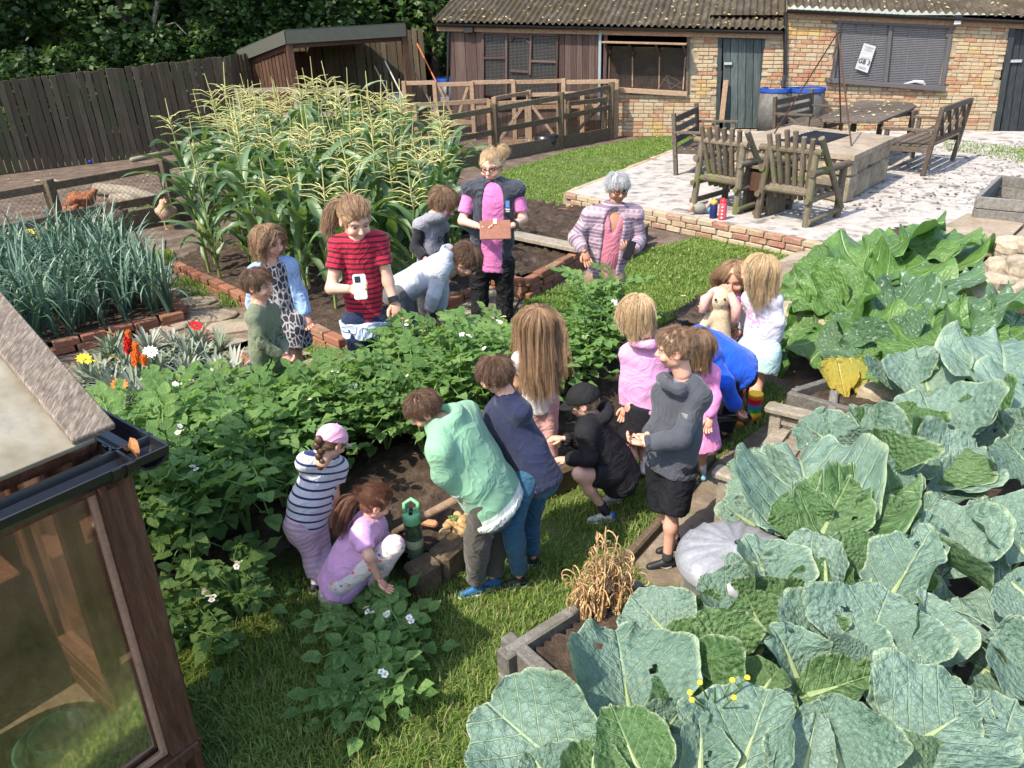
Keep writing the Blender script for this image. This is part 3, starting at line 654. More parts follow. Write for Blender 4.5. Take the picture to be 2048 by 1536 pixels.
# mortar backing with openings
V = []; F = []; st = .12
for i in range(int((sB1-facs(fac(1205, 60)))/st)):
    for k in range(22):
        s = facs(fac(1205, 60))+i*st; z0 = ztop(s+st/2)*k/22; z1 = ztop(s+st/2)*(k+1)/22; c = proj(fpt(s+st/2, (z0+z1)/2))
        if any(inq(c, OPN[q]) for q in ('w1', 'd1', 'w2', 'd2')): continue
        b = len(V); V += [fpt(s, z0, .02), fpt(s+st, z0, .02), fpt(s+st, z1, .02), fpt(s, z1, .02)]; F.append((b, b+1, b+2, b+3))
O('wall', mkmesh('wall', V, F, M_mortar), shed)
cand = []
for sec, (sa, sb, rows) in enumerate([(facs(fac(1212, 60)), sA1, 27), (sA1, sB1, 31)]):
    for k in range(rows):
        o = 0 if k % 2 else .1125; s = sa+o-.1125
        while s < sb:
            hd = random.random() < .12; L = .1025 if hd else .215; s0, s1_ = max(s, sa), min(s+L, sb); s += L+.011
            if s1_-s0 < .06: continue
            sm = (s0+s1_)/2; zt_ = ztop(sm)+(.0 if sec else .0); z = zt_*(k+.5)/rows; h = zt_/rows-.012
            pc = [proj(fpt(q, z, .03)) for q in (s0+.04, sm, s1_-.04)]
            if any(inq(c, OPN[q]) for q in ('w1', 'd1', 'w2', 'd2', 'wood') for c in pc): continue
            if pc[1][0] > 2075: continue
            cand.append((sm, z, s1_-s0, h, k, sec))
slope = lambda sec, z: math.atan2((zA1-zA0)/(sA1-sA0)*z/2.3 if not sec else (zB1-zB0)/(sB1-sA1)*z/2.4, 1)
cand.sort(key=lambda c: -c[0]); nb = 0; jb = MB()
Xb = F3
for (s, z, L, h, k, sec) in cand:
    a = slope(sec, z); X = F3*math.cos(a)+UP*math.sin(a); Z = UP*math.cos(a)-F3*math.sin(a); off = .03+random.uniform(-.006, .008)
    if nb < 300: O('brick', random.choice(BR_W), shed, mw=frame(fpt(s, z, off-.03), X, -N3, Z, (L/.215, .8, h/.065))); nb += 1
    else: jb.cur = random.random(); jb.box(fpt(s, z, off-.03), (L, .08, h), X, -N3, Z, .006)
jb.build('brickwork', M_bwj, shed, kind='stuff')
# vertical cladding boards of the left part
CBM = [board_mesh('cladding_board', M_clad, .135, 1., .02, i) for i in range(3)]
s = sA0; WOODOP = [(962, 62), (1118, 68), (1112, 200), (962, 190)]
angf = math.atan2(fe[1], fe[0])
while s < facs(fac(1200, 60)):
    c = proj(fpt(s+.07, 1.6))
    if not (962 < c[0] < 1116): O('cladding_board', random.choice(CBM), shed, loc=fpt(s+.07, .0, .02), rot=(0, random.uniform(-.006, .006), angf), scale=(1, 1, ztop(s)))
    else: O('cladding_board', random.choice(CBM), shed, loc=fpt(s+.07, .0, .02), rot=(0, 0, angf), scale=(1, 1, .55))
    s += .14
def fbeam(a, b, w_, th, m, nm, off=.04, par=None): return MB().beam(fac(*a, off), fac(*b, off), th, w_, up=N3 if abs(a[0]-b[0]) < abs(a[1]-b[1]) else UP).build(nm, m, par or shed)
# mesh window in the cladding
wm = MB().beam(fac(966, 62, .05), fac(966, 196, .05), .06, .05, up=N3).build('window', M_clad, shed)
for a, b in (((1013, 66), (1013, 190)), ((1062, 68), (1060, 150)), ((1115, 68), (1112, 196)), ((968, 66), (1116, 70)), ((968, 116), (1012, 116)), ((1062, 122), (1114, 124)), ((1018, 72), (1060, 74)), ((1020, 142), (1060, 144)), ((1020, 82), (1030, 72)), ((1048, 74), (1060, 88))):
    MB().beam(fac(*a, .05), fac(*b, .05), .05, .05, up=N3).build('frame', M_clad, wm)
def grille(par, q, n, nv, m, off, th=.006, name='grille'):
    V = []; F = []
    q = [fac(*c, off) for c in q]
    def ln(a, b, up):
        o = nrm(up)*th/2; k = len(V); V.extend([a-o, b-o, b+o, a+o]); F.append((k, k+1, k+2, k+3))
    for i in range(n+1): f = i/n; ln(q[0]*(1-f)+q[3]*f, q[1]*(1-f)+q[2]*f, UP)
    for i in range(nv+1): f = i/nv; ln(q[0]*(1-f)+q[1]*f, q[3]*(1-f)+q[2]*f, F3)
    O(name, mkmesh(name, V, F, m), par, kind='stuff')
grille(wm, [(968, 64), (1116, 70), (1113, 195), (968, 190)], 44, 55, M_wire, .03, .004)
# dark rooms behind the openings
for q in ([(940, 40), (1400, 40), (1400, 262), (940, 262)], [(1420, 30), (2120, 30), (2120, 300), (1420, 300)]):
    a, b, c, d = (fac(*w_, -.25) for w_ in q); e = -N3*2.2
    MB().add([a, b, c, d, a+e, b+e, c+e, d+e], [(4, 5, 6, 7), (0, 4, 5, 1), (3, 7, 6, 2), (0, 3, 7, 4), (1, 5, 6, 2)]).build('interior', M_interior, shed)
# blue-grey corner post
fbeam((1201, 62), (1198, 240), .1, .06, flat('grey_blue_paint', (.23, .28, .31), .8), 'corner_post', .05)
# window with shelf flap
w1 = MB().beam(fac(1212, 66, .04), fac(1209, 184, .04), .08, .08, up=N3).build('window', M_clad, shed)
for a, b in (((1377, 70), (1374, 188)),): MB().beam(fac(*a, .04), fac(*b, .04), .06, .08, up=N3).build('frame', M_dark, w1)
MB().beam(fac(1210, 178, .06), fac(1375, 188, .06), .14, .1).build('sill', M_pale, w1)
for a, b in (((1265, 104), (1265, 174)), ((1319, 106), (1318, 178)), ((1219, 100), (1217, 172)), ((1372, 100), (1366, 180))): MB().beam(fac(*a, .0), fac(*b, .0), .03, .03, up=N3).build('mullion', M_pale, w1)
MB().beam(fac(1206, 84, .22), fac(1374, 88, .22), .42, .035).build('shelf', M_pale, w1)
for a in (1212, 1258, 1312, 1366): MB().beam(fac(a, 90, .36), fac(a+6, 112, .02), .035, .05, up=F3).build('bracket', M_clad, w1)
O('pane', mkmesh('pane', [fac(*q, -.03) for q in ((1212, 92), (1374, 96), (1370, 182), (1210, 176))], [(0, 1, 2, 3)], glassmat('dusty_glass', (.6, .6, .58), .1, .10, (.25, .23, .2))), w1)
grille(w1, [(1212, 96), (1374, 98), (1370, 182), (1210, 176)], 34, 60, M_wired, .0, .004)
bk = MB()   # bicycle frame showing behind the glass
for a, b in (((1318, 176), (1334, 150)), ((1334, 150), (1368, 168)), ((1334, 150), (1340, 178)), ((1340, 178), (1368, 160)), ((1325, 158), (1362, 176))): bk.tube([fac(*a, -.12), fac(*b, -.12)], .014, 6)
bk.build('stored_frame', M_metal, w1)
# doors
def plank_door(q, m, nb_, par, off=-.04):
    a, b, c, d = q; dr = None
    for i in range(nb_):
        f0, f1 = i/nb_, (i+1)/nb_-.012
        k = [fac(a[0]*(1-f)+b[0]*f, a[1]*(1-f)+b[1]*f, off) for f in (f0, f1)]+[fac(d[0]*(1-f)+c[0]*f, d[1]*(1-f)+c[1]*f, off) for f in (f1, f0)]
        mb = slab(*[k[j] for j in (0, 3, 2, 1)], .03 if True else 0)
        o = mb.build('door' if dr is None else 'plank', m, par if dr is None else dr); dr = dr or o
    return dr
d1 = plank_door([(1446, 64), (1540, 64), (1534, 256), (1446, 256)], mat('weathered_green_door', [(0, (.03, .04, .045)), (.5, (.055, .07, .07)), (1, (.10, .13, .12))], 6, 5, .75, .4, 30, (4, 4, .5), rnd=.3), 6, shed)
MB().box(fac(1456, 127, .02), (.16, .03, .05), F3, -N3, UP).build('hasp', M_metal, d1)
fbeam((1441, 62), (1435, 250), .1, .09, M_paintdoor, 'door_jamb', .0)
t = T('plank', 'pale plank leaning upright beside the weathered black shed door', 'plank', fac(1446, 240, .1)); MB().beam(fac(1443, 242, .18), fac(1452, 160, .08), .03, .11, up=F3).build('board', M_pale, t)
d2 = plank_door([(2028, 52), (2130, 56), (2100, 282), (1998, 268)], M_paintdoor, 6, shed)
MB().box(fac(2032, 122, .02), (.2, .03, .05), F3, -N3, UP).build('hasp', M_metal, d2)
fbeam((2026, 46), (1989, 276), .11, .1, M_paintdoor, 'door_jamb', .02)
MB().beam(fac(1992, 272, .12), fac(2110, 290, .12), .25, .12).build('door_step', M_stone, shed)
# large window with louvre grille and notice
w2 = MB().beam(fac(1668, 40, .05), fac(1912, 52, .05), .08, .1).build('window', flat('grey_frame_paint', (.075, .07, .075), .75, bump=.3), shed); wf = w2.data.materials[0]
for a, b in (((1679, 44), (1664, 164)), ((1782, 48), (1770, 172)), ((1902, 54), (1884, 176))): MB().beam(fac(*a, .045), fac(*b, .045), .07, .07, up=N3).build('frame', wf, w2)
MB().beam(fac(1652, 160, .07), fac(1890, 178, .07), .16, .09).build('sill', wf, w2)
for q in ([(1682, 46), (1780, 50), (1769, 168), (1668, 160)], [(1784, 50), (1900, 55), (1883, 172), (1772, 168)]):
    grille(w2, q, 34, 3, flat('grey_slat', (.12, .12, .13), .6), .02, .02, 'louvre')
    O('pane', mkmesh('pane', [fac(*c, -.05) for c in q], [(0, 1, 2, 3)], glassmat('grey_glass', (.5, .52, .55), .1, .12, (.2, .2, .2))), w2)
MB().tube([fac(1800, 170, .06), fac(1830, 163, .06), fac(1845, 165, .06), fac(1850, 170, .06)], [.01, .03, .04, .02], 6).build('white_rag', flat('rag', (.4, .4, .4), .9), w2)
pq = [(1728, 86), (1752, 93), (1735, 146), (1710, 137)]
tt = T('notice', 'white paper notice reading GB 3 taped askew on the large grey window', 'notice', fac(1730, 140, .07))
k4 = [fac(*c, .075) for c in pq]; slab(k4[0], k4[3], k4[2], k4[1], .003).build('paper', flat('paper', (.40, .40, .41), .8, .1), tt)
M_ink = flat('ink', (.02, .02, .025), .6)
pu = nrm(k4[1]-k4[0]); pv = nrm(k4[0]-k4[3])
def text_on(parent, txt, c, X, Y, size, m, name='lettering', bold=0.):
    cu = bpy.data.curves.new('txt', 'FONT'); cu.body = txt; cu.size = size; cu.align_x = 'CENTER'; cu.align_y = 'CENTER'; cu.extrude = .0006; cu.offset = bold*size
    tmp = bpy.data.objects.new('txt', cu); COL.objects.link(tmp); dg = bpy.context.evaluated_depsgraph_get(); me = bpy.data.meshes.new_from_object(tmp.evaluated_get(dg))
    bpy.data.objects.remove(tmp); me.name = name; me.materials.clear(); me.materials.append(m); X = nrm(X); Z = nrm(np.cross(X, Y)); Y = np.cross(Z, X)
    return O(name, me, parent, mw=frame(c, X, Y, Z))
pc = sum(k4)/4+N3*.012; pw_ = np.linalg.norm(k4[1]-k4[0]); ph_ = np.linalg.norm(k4[0]-k4[3])
text_on(tt, 'GB 3', pc-pv*ph_*.16, pu, pv, pw_*.47, M_ink, bold=.012)
for k, (o_, w_) in enumerate(((.42, .8), (.37, .6), (.30, .7), (.0, .75), (-.03, .5), (-.36, .7), (-.41, .6))):
    MB().box(pc+pv*ph_*o_, (pw_*w_, .002, ph_*.014), pu, -N3, pv).build('print_line', flat('grey_print', (.3, .3, .32)), tt)
# lamp, downpipe, gutters
lm = T('wall_lamp', 'small dark floodlight under the gutter at the right of the large window', 'lamp', fac(1915, 40, .1)); MB().box(fac(1915, 36, .12), (.16, .14, .1), F3, -N3, UP, .01).build('lamp_body', M_black, lm); MB().box(fac(1915, 45, .2), (.12, .02, .06), F3, -N3, UP).build('lamp_glass', flat('lamp_glass', (.6, .6, .6), .2), lm)
lm = T('wall_lamp', 'dark floodlight on the boards at the left end of the shed', 'lamp', fac(938, 60, .1)); MB().box(fac(938, 60, .12), (.22, .12, .12), F3, -N3, UP, .01).build('lamp_body', M_black, lm)
MB().tube([fac(1571, 24, .1), fac(1570, 150, .1), fac(1566, 164, .14), fac(1566, 175, .2)], .04, 10).build('downpipe', M_black, shed)
MB().tube([fac(897, 60, .06), fac(895, 190, .06)], .03, 8).build('downpipe', M_black, shed)
def half_gutter(pts, r, m, par, nm='gutter', n=7):
    V = []; F = []; k = len(pts)
    for p, nv in pts:
        for o in (r, r*.86):
            for j in range(n): t_ = math.pi*j/(n-1); V.append(p+nv*math.cos(t_)*o-UP*math.sin(t_)*o)
    for i in range(k-1):
        a, b = i*2*n, (i+1)*2*n
        for j in range(n-1): F += [(a+j, b+j, b+j+1, a+j+1), (a+n+j, a+n+j+1, b+n+j+1, b+n+j)]
        F += [(a, a+n, b+n, b), (a+n-1, b+n-1, b+2*n-1, a+2*n-1)]
    for a in (0, (k-1)*2*n):
        for j in range(n-1): F.append((a+j, a+j+1, a+n+j+1, a+n+j))
    return O(nm, mkmesh(nm, V, F, m), par)
half_gutter([(fac(868, 47, .2), N3), (fac(1566, 62, .2), N3)], .065, M_black, shed)
half_gutter([(fac(1574, 19, .2), N3), (fac(2120, 44, .2), N3)], .065, M_black, shed)
fbeam((874, 56), (1566, 71), .13, .03, M_pale, 'fascia', .08); fbeam((1575, 30), (2120, 54), .12, .03, M_pale, 'fascia', .08)
# corrugated roofs
def corr(a, b, up_, back, par, pitch=.146, amp=.028, ov=.0):
    L = np.linalg.norm(b-a); X = (b-a)/L; n = int(L/pitch)*8; ns = 7; Nn = nrm(np.cross(X, back)); Nn = Nn if Nn[2] > 0 else -Nn
    i, j = np.meshgrid(np.arange(n+1), np.arange(ns+1), indexing='ij'); s = i/n*L
    V = a+X*s[..., None]+back*(j/ns)[..., None]+Nn*(amp*np.cos(2*np.pi*s/pitch)+(j % 2)*.004)[..., None]
    idx = i[:-1, :-1]*(ns+1)+j[:-1, :-1]; F = np.stack([idx, idx+ns+1, idx+ns+2, idx+1], -1).reshape(-1, 4)
    return O('roof', mkmesh('roof', V.reshape(-1, 3), F, M_roof, True), par), (a, X, L, back, Nn)
BK = -N3*3.2+UP*1.05
r1 = corr(fac(866, 42, .22), fac(1572, 58, .22), UP, BK, shed); r2 = corr(fac(1573, 12, .22), fac(2130, 36, .22), UP, BK, shed)
for (ob, (a, X, L, back, Nn)) in (r1, r2):
    V = []; F = []; rr = []
    for k in range(int(L*42)):
        c = a+X*RNG.uniform(0, L)+back*RNG.uniform(0, 1)**1.3+Nn*.035; l = RNG.uniform(.03, .1); an = RNG.uniform(0, 6.3); u = X*math.cos(an)+nrm(back)*math.sin(an); v = np.cross(Nn, u)
        b = len(V); V += [c-u*l/2, c-v*l*.25+Nn*.01, c+u*l/2+Nn*.012, c+v*l*.25]; F.append((b, b+1, b+2, b+3)); rr += [RNG.uniform(.25, 1)]*4
    O('fallen_leaf', mkmesh('fallen_leaf', V, F, M_leaflit, attrs={'rnd': rr}), kind='stuff')
# end wall and back of the building
el = fpt(sA0, 0); MB().add([fpt(sA0, 0), fpt(sA0, zA0), fpt(sA0, zA0+1.0)-N3*3.0, fpt(sA0, 0)-N3*3.0], [(0, 1, 2, 3)]).build('end_wall', M_clad, shed)
MB().add([fpt(sA1, zA1), fpt(sA1, zB0), fpt(sA1, zB0+1)-N3*3.2, fpt(sA1, zA1+1)-N3*3.2], [(0, 1, 2, 3)]).build('gable_step', M_mortar, shed)
# ================================================================== BARRELS AND PATIO FURNITURE
for (a, b, lab) in ((1545, 258, 'left of two blue rimmed grey barrels against the brick shed wall'), (1607, 258, 'right of two blue rimmed grey barrels, nearer the large grey window')):
    q = D(a, b, 17.0 if a < 1600 else 16.7); tub('water_butt', lab, 'barrel', (q[0], q[1], 0), .33, 1.02, mat('grimy_barrel', [(0, (.05, .05, .05)), (.6, (.10, .095, .09)), (1, (.17, .15, .13))], 3, 5, .6, .1), M_blue, 'blue rimmed barrels', .95)
M_block = mat('rendered_block', [(0, (.15, .115, .075)), (.5, (.25, .20, .14)), (1, (.34, .285, .21))], 5, 6, .9, .7, 22, coord='Pos', bdist=.03)
zn = D(1703, 313, P(1695, 410, ZP)[1])[2]
fN, fR = P(1695, 410, ZP), P(1775, 369, ZP); tN = A(fN[0], fN[1], zn); tL = P(1440, 283, zn); tB = P(1587, 250, zn); tR = P(1795, 274, zn)
fp_ = T('fire_pit', 'big stone block fire pit with slab top in the middle of the patio', 'fire pit', (*((tN+tB)/2)[:2], ZP))
ctr = (tN+tL+tB+tR)/4; ins = lambda q, z, k=.05: A(*(q+(ctr-q)*k)[:2], z)
cs = [ins(q, 0) for q in (tN, tR, tB, tL)]
nf = 0
for i in range(4):       # rough stone faces, laid in blocks
    a, b = cs[i], cs[(i+1) % 4]; L = np.linalg.norm(b-a); X = (b-a)/L; o = A(X[1], -X[0], 0); o = o if o@(cs[i]-ctr) > 0 else -o
    for r_, (z0, z1) in enumerate(((ZP, ZP+.33), (ZP+.33, zn-.06))):
        s = 0; k = 0
        while s < L-.01:
            l = min(random.uniform(.35, .6), L-s); l = L-s if L-s-l < .15 else l
            rr = random.Random(nf); mb = MB(); mb.box(a+X*(s+l/2)-o*(.1)+A(0, 0, (z0+z1)/2), (l-.006, .2, z1-z0-.006), X, o, UP, .025)
            mb.V[0] += np.array([[rr.uniform(-.007, .007) for _ in range(3)] for _ in mb.V[0]]); mb.build('stone', M_block, fp_); s += l; nf += 1
# slab top as flagstones round the grate
gq = [P(x, y, zn) for x, y in ((1584, 291), (1608, 261), (1707, 270), (1690, 293))]
def bil(q, u, v): return (q[0]*(1-u)+q[1]*u)*(1-v)+(q[3]*(1-u)+q[2]*u)*v
tq = [tL, tN, tR, tB]
for (u0, u1, v0, v1) in ((0, .33, 0, .5), (.33, .66, 0, .25), (.66, 1, 0, .5), (0, .33, .5, 1), (.66, 1, .5, 1), (.33, .66, .8, 1)):
    e = .004; c4 = [bil(tq, u, v) for u, v in ((u0+e, v0+e), (u1-e, v0+e), (u1-e, v1-e), (u0+e, v1-e))]
    slab(*[c+A(0, 0, -.06) for c in c4], .065 if np.cross(c4[1]-c4[0], c4[3]-c4[0])[2] > 0 else -.065).build('slab', M_flag, fp_)
g4 = [bil(tq, u, v) for u, v in ((.33, .25), (.66, .25), (.66, .8), (.33, .8))]
MB().add([c+A(0, 0, -.10) for c in g4], [(0, 1, 2, 3)]).build('ash_bed', mat('ash', [(0, (.1, .1, .1)), (1, (.5, .5, .5))], 8, 4, .95, .5, coord='Pos'), fp_)
gt = T('grate', 'black iron grate lying over the fire pit opening', 'grate', sum(g4)/4)
for i in range(12):
    f = i/11; MB().tube([g4[0]*(1-f)+g4[3]*f+A(0, 0, .012), g4[1]*(1-f)+g4[2]*f+A(0, 0, .012)], .009, 5).build('bar', M_black, gt)
for f in (.05, .95): MB().tube([g4[0]*(1-f)+g4[1]*f+A(0, 0, .0), g4[3]*(1-f)+g4[2]*f], .01, 5).build('cross_bar', M_black, gt)
tp = T('cooking_tripod', 'rusty three legged iron cooking tripod with a hanging chain over the fire pit', 'tripod', sum(g4)/4)
ap = D(1676, 64, (sum(g4)/4)[1]); M_rust = flat('rusty_iron', (.075, .04, .028), .8, .3, .2, .3, 80)
for x, y in ((1548, 268), (1682, 262), (1703, 293)): q = P(x, y, zn); MB().tube([q, ap+(ap-q)*.03], .011, 6).build('leg', M_rust, tp)
ch = MB(); 
for k in range(14): c = ap-A(0, 0, .08+.045*k)+A(.012*math.sin(k), .012*math.cos(k*1.3), 0); ch.tube([c+A(0, 0, .028), c+A(.014, .004*(-1)**k, 0), c-A(0, 0, .028), c-A(.014, .004*(-1)**k, 0), c+A(0, 0, .028)], .006, 4)
ch.build('chain', M_rust, tp); MB().ball(ap, .03).build('ring', M_rust, tp)

def log_chair(label, BL, BR, dpt):
    BL, BR = A(*BL), A(*BR); W = np.linalg.norm(BR-BL); X = (BR-BL)/W; Y = A(-X[1], X[0], 0); Y = Y if Y[1] > 0 else -Y; o = (BL+BR)/2
    t = T('log_chair', label, 'garden chair', o, 'rustic log chairs on the patio'); f = lambda x, y, z: o+X*x+Y*y+A(0, 0, z); h = W/2
    def lg(nm, a, b, r0, r1=None): MB().tube([f(*a), (f(*a)+f(*b))/2+A(*RNG.uniform(-.004, .004, 3)), f(*b)], [r0, r0*.97, r1 or r0*.95], 10).build(nm, M_log, t, smooth=False)
    lg('leg', (-h, 0, 0), (-h+.03, .05, .80), .043); lg('leg', (h, 0, 0), (h-.02, .05, .80), .043)
    lg('leg', (-h, dpt, 0), (-h, dpt, .58), .045); lg('leg', (h, dpt, 0), (h, dpt, .58), .045)
    lg('top_rail', (-h-.08, .05, .82), (h+.06, .05, .82), .042); lg('back_rail', (-h, .05, .36), (h, .05, .36), .042)
    lg('arm', (-h, -.02, .60), (-h, dpt+.1, .62), .045); lg('arm', (h, -.02, .60), (h, dpt+.1, .62), .045)
    lg('side_rail', (-h, -.06, .3), (-h, dpt, .32), .035); lg('side_rail', (h, -.06, .3), (h, dpt, .32), .035)
    lg('stretcher', (h+.03, -.02, .06), (h, dpt+.06, .10), .035); lg('stretcher', (-h-.03, -.02, .06), (-h, dpt+.06, .10), .035)
    lg('brace', (h+.02, .05, .98), (h+.03, dpt+.02, .12), .036)
    for k in range(6):
        x = -h*.86+k*(2*h*.86)/5; lg('picket', (x*.72, .16, .26), (x, .0, .97+.05*math.sin(k*math.pi/5)+random.uniform(-.02, .03)), .032, .03)
    for k in range(5): lg('seat_slat', (-h, .12+k*(dpt-.1)/4, .375), (h, .12+k*(dpt-.1)/4, .375), .04)
log_chair('rustic log chair nearest the camera, back to us, left of the fire pit corner', P(1514, 436, ZP), P(1611, 454, ZP), .66)
log_chair('second rustic log chair, back to us, behind the drink bottles', P(1387, 411, ZP), P(1471, 428, ZP), .62)
# little table between the chairs
q = P(1500, 415, ZP); t = T('side_table', 'low wooden table joining the two log chairs', 'table', q)
X = nrm(P(1611, 454, ZP)-P(1514, 436, ZP)); Y = A(-X[1], X[0], 0); c = P(1492, 432, ZP)+Y*.35
for k in range(3): MB().box(c+Y*(k*.15-.1)+A(0, 0, .55), (.42, .13, .035), X, Y, UP, .005).build('slat', M_log, t)
for dx in (-.17, .17): MB().box(c+X*dx+A(0, 0, .27), (.05, .36, .53), X, Y, UP, .005).build('leg', M_log, t)
MB().box(c-Y*.15+A(0, 0, .38), (.36, .03, .22), X, Y, UP).build('apron', M_redw, t)

def bench(label, a, b, dirv, seat=.55, m=M_dark, lat=False, hb=.92, sc=1.):
    """a, b: feet of the back legs; dirv: the way it faces"""
    a, b = A(*a), A(*b); W = np.linalg.norm(b-a); X = (b-a)/W; Y = A(-X[1], X[0], 0); Y = Y if Y@A(*dirv, 0) > 0 else -Y; o = (a+b)/2; h = W/2
    t = T('garden_bench', label, 'bench', o); f = lambda x, y, z: o+X*x+Y*y+A(0, 0, z)
    def bm(nm, p, q, w_, hh, up=UP): MB().beam(f(*p), f(*q), w_, hh, up).build(nm, m, t)
    for s in (-1, 1):
        bm('leg', (s*h, 0, 0), (s*h, -.09, hb), .06, .07, X); bm('leg', (s*h, seat, 0), (s*h, seat, .62), .06, .06, X)
        bm('arm', (s*h, -.06, .64), (s*h, seat+.08, .64), .08, .035); bm('side_rail', (s*h, 0, .36), (s*h, seat, .36), .035, .07); bm('brace', (s*h, seat*.35, .60), (s*h, seat*.9, .4), .03, .04)
    bm('front_rail', (-h, seat, .36), (h, seat, .36), .035, .08)
    for k in range(5): bm('seat_slat', (-h, .04+k*seat/4.3, .41), (h, .04+k*seat/4.3, .41), seat/5.2, .025)
    if lat:
        bm('back_rail', (-h, -.085, hb-.03), (h, -.085, hb-.03), .04, .08); bm('back_rail', (-h, -.045, .5), (h, -.045, .5), .04, .07)
        n = 4
        for k in range(n):
            x0, x1 = -h+2*h*k/n, -h+2*h*(k+1)/n; bm('lattice', (x0, -.05, .52), (x1, -.08, hb-.06), .02, .05, Y); bm('lattice', (x1, -.06, .52), (x0, -.09, hb-.06), .02, .05, Y)
    else:
        for k in range(3): bm('back_slat', (-h, -.05-.012*k, .52+.15*k), (h, -.05-.012*k, .52+.15*k), .025, .10)
bench('dark slatted armchair bench at the far left corner of the patio, beside the lawn', P(1352, 350, ZP), P(1396, 320, ZP), (1, .2), .55)
bench('dark slatted bench at the left side of the garden table, in front of the barrels', D(1550, 285, 13.9)*A(1, 1, 0)+A(0, 0, ZP), D(1622, 265, 15.0)*A(1, 1, 0)+A(0, 0, ZP), (1, -.3), .55)
bench('lattice backed bench on the right side of the garden table', P(1845, 352, ZP), P(1904, 322, ZP), (-1, .1), .6, M_dark, True, .95)
zt = .94; oc = [P(x, y, zt) for x, y in ((1632, 236), (1655, 241), (1760, 243), (1836, 212), (1818, 204), (1722, 200))]
t = T('garden_table', 'large dark wooden garden table with cut corners scattered with yellow leaves', 'table', A(*(sum(oc)/6)[:2], ZP)); tc = sum(oc)/6
tx = nrm(P(1836, 212, zt)-P(1632, 236, zt)); ty = A(-tx[1], tx[0], 0)
ex = [(q-tc)@tx for q in oc]; ey = [(q-tc)@ty for q in oc]; poly = list(zip(ex, ey)); nbd = 9
for k in range(nbd):       # boards clipped to the octagon
    y0 = min(ey)+(max(ey)-min(ey))*k/nbd+.004; y1 = min(ey)+(max(ey)-min(ey))*(k+1)/nbd-.004
    def xr(y):
        xs = []
        for i in range(6):
            (xa, ya), (xb, yb) = poly[i], poly[(i+1) % 6]
            if (ya-y)*(yb-y) <= 0 and abs(ya-yb) > 1e-9: xs.append(xa+(xb-xa)*(y-ya)/(yb-ya))
        return (min(xs), max(xs)) if len(xs) > 1 else (0, 0)
    (a0, b0), (a1, b1) = xr(y0), xr(y1); q = [tc+tx*a0+ty*y0, tc+tx*b0+ty*y0, tc+tx*b1+ty*y1, tc+tx*a1+ty*y1]
    slab(*[c-A(0, 0, .035) for c in q], .035).build('board', M_dark, t)
for sx in (-.7, .7):
    for sy in (-.3, .3): MB().beam(A(*(tc+tx*sx+ty*sy)[:2], ZP), A(*(tc+tx*sx*1.0+ty*sy)[:2], zt-.035), .07, .07, tx).build('leg', M_dark, t)
MB().beam(tc+tx*-.9-A(0, 0, .08), tc+tx*.9-A(0, 0, .08), .5, .08).build('apron', M_dark, t)
litter('fallen_leaf', [(q[0], q[1]) for q in [tc+(o-tc)*.85 for o in oc]], 60, zt+.004, .03, .07, mat('yellow_leaf', [(0, (.4, .33, .12)), (1, (.62, .58, .3))], 3, 2, .8, 0, rnd=.9, attr='rnd'))
# bottles and toy on the patio edge
def bottle(label, c, r, h, body, cap, capcol, extra=None):
    t = T('water_bottle', label, 'bottle', c); MB().lathe(c, [(0, 0), (r, 0), (r*1.02, h*.1), (r, h*.72), (r*.85, h*.78), (0, h*.78)], 16).build('body', body, t, smooth=True)
    MB().lathe(A(*c)+A(0, 0, h*.77), [(r*.9, 0), (r*.95, h*.12), (r*.7, h*.16), (r*.35, h*.17), (r*.3, h*.23), (0, h*.23)], 16).build('cap', capcol, t, smooth=True); return t
bottle('dark blue water bottle with a yellow lid on the patio edge', P(1426, 436, ZP), .045, .23, flat('navy_plastic', (.012, .02, .09), .35), 0, flat('yellow_cap', (.5, .33, .04), .4))
b_ = bottle('red and clear spotted water bottle standing right of the dark blue one', P(1444, 439, ZP), .045, .26, flat('red_clear', (.62, .08, .10), .2), 0, flat('red_cap', (.62, .03, .03), .35))
for k in range(10): MB().ball(P(1444, 439, ZP)+A(.045*math.cos(k*2.1-2), .045*math.sin(k*2.1-2), .03+.014*k), .012, 6, 5).build('spot', flat('white_spot', (.75, .7, .7), .5), b_)
t = T('soft_toy', 'small tangled soft toy in blue and grey lying beside the bottles', 'toy', P(1400, 428, ZP)); q = P(1398, 428, ZP)
MB().ball(q+A(0, 0, .07), .085, 10, 8, (1.2, .8, .8)).build('body', flat('toy_grey', (.2, .2, .17), .9), t, smooth=True); MB().ball(q+A(.12, .0, .07), .06, 10, 8, (1, .8, 1)).build('sleeve', flat('toy_blue', (.16, .42, .6), .9), t, smooth=True)
for dx, dz in ((-.11, .1), (-.13, .06), (.12, .15)): MB().tube([q+A(dx*.6, -.02, .06), q+A(dx, -.04, dz), q+A(dx*1.05, -.05, dz+.05)], [.025, .022, .015], 7).build('limb', flat('toy_pink', (.6, .35, .28), .9), t, smooth=True)

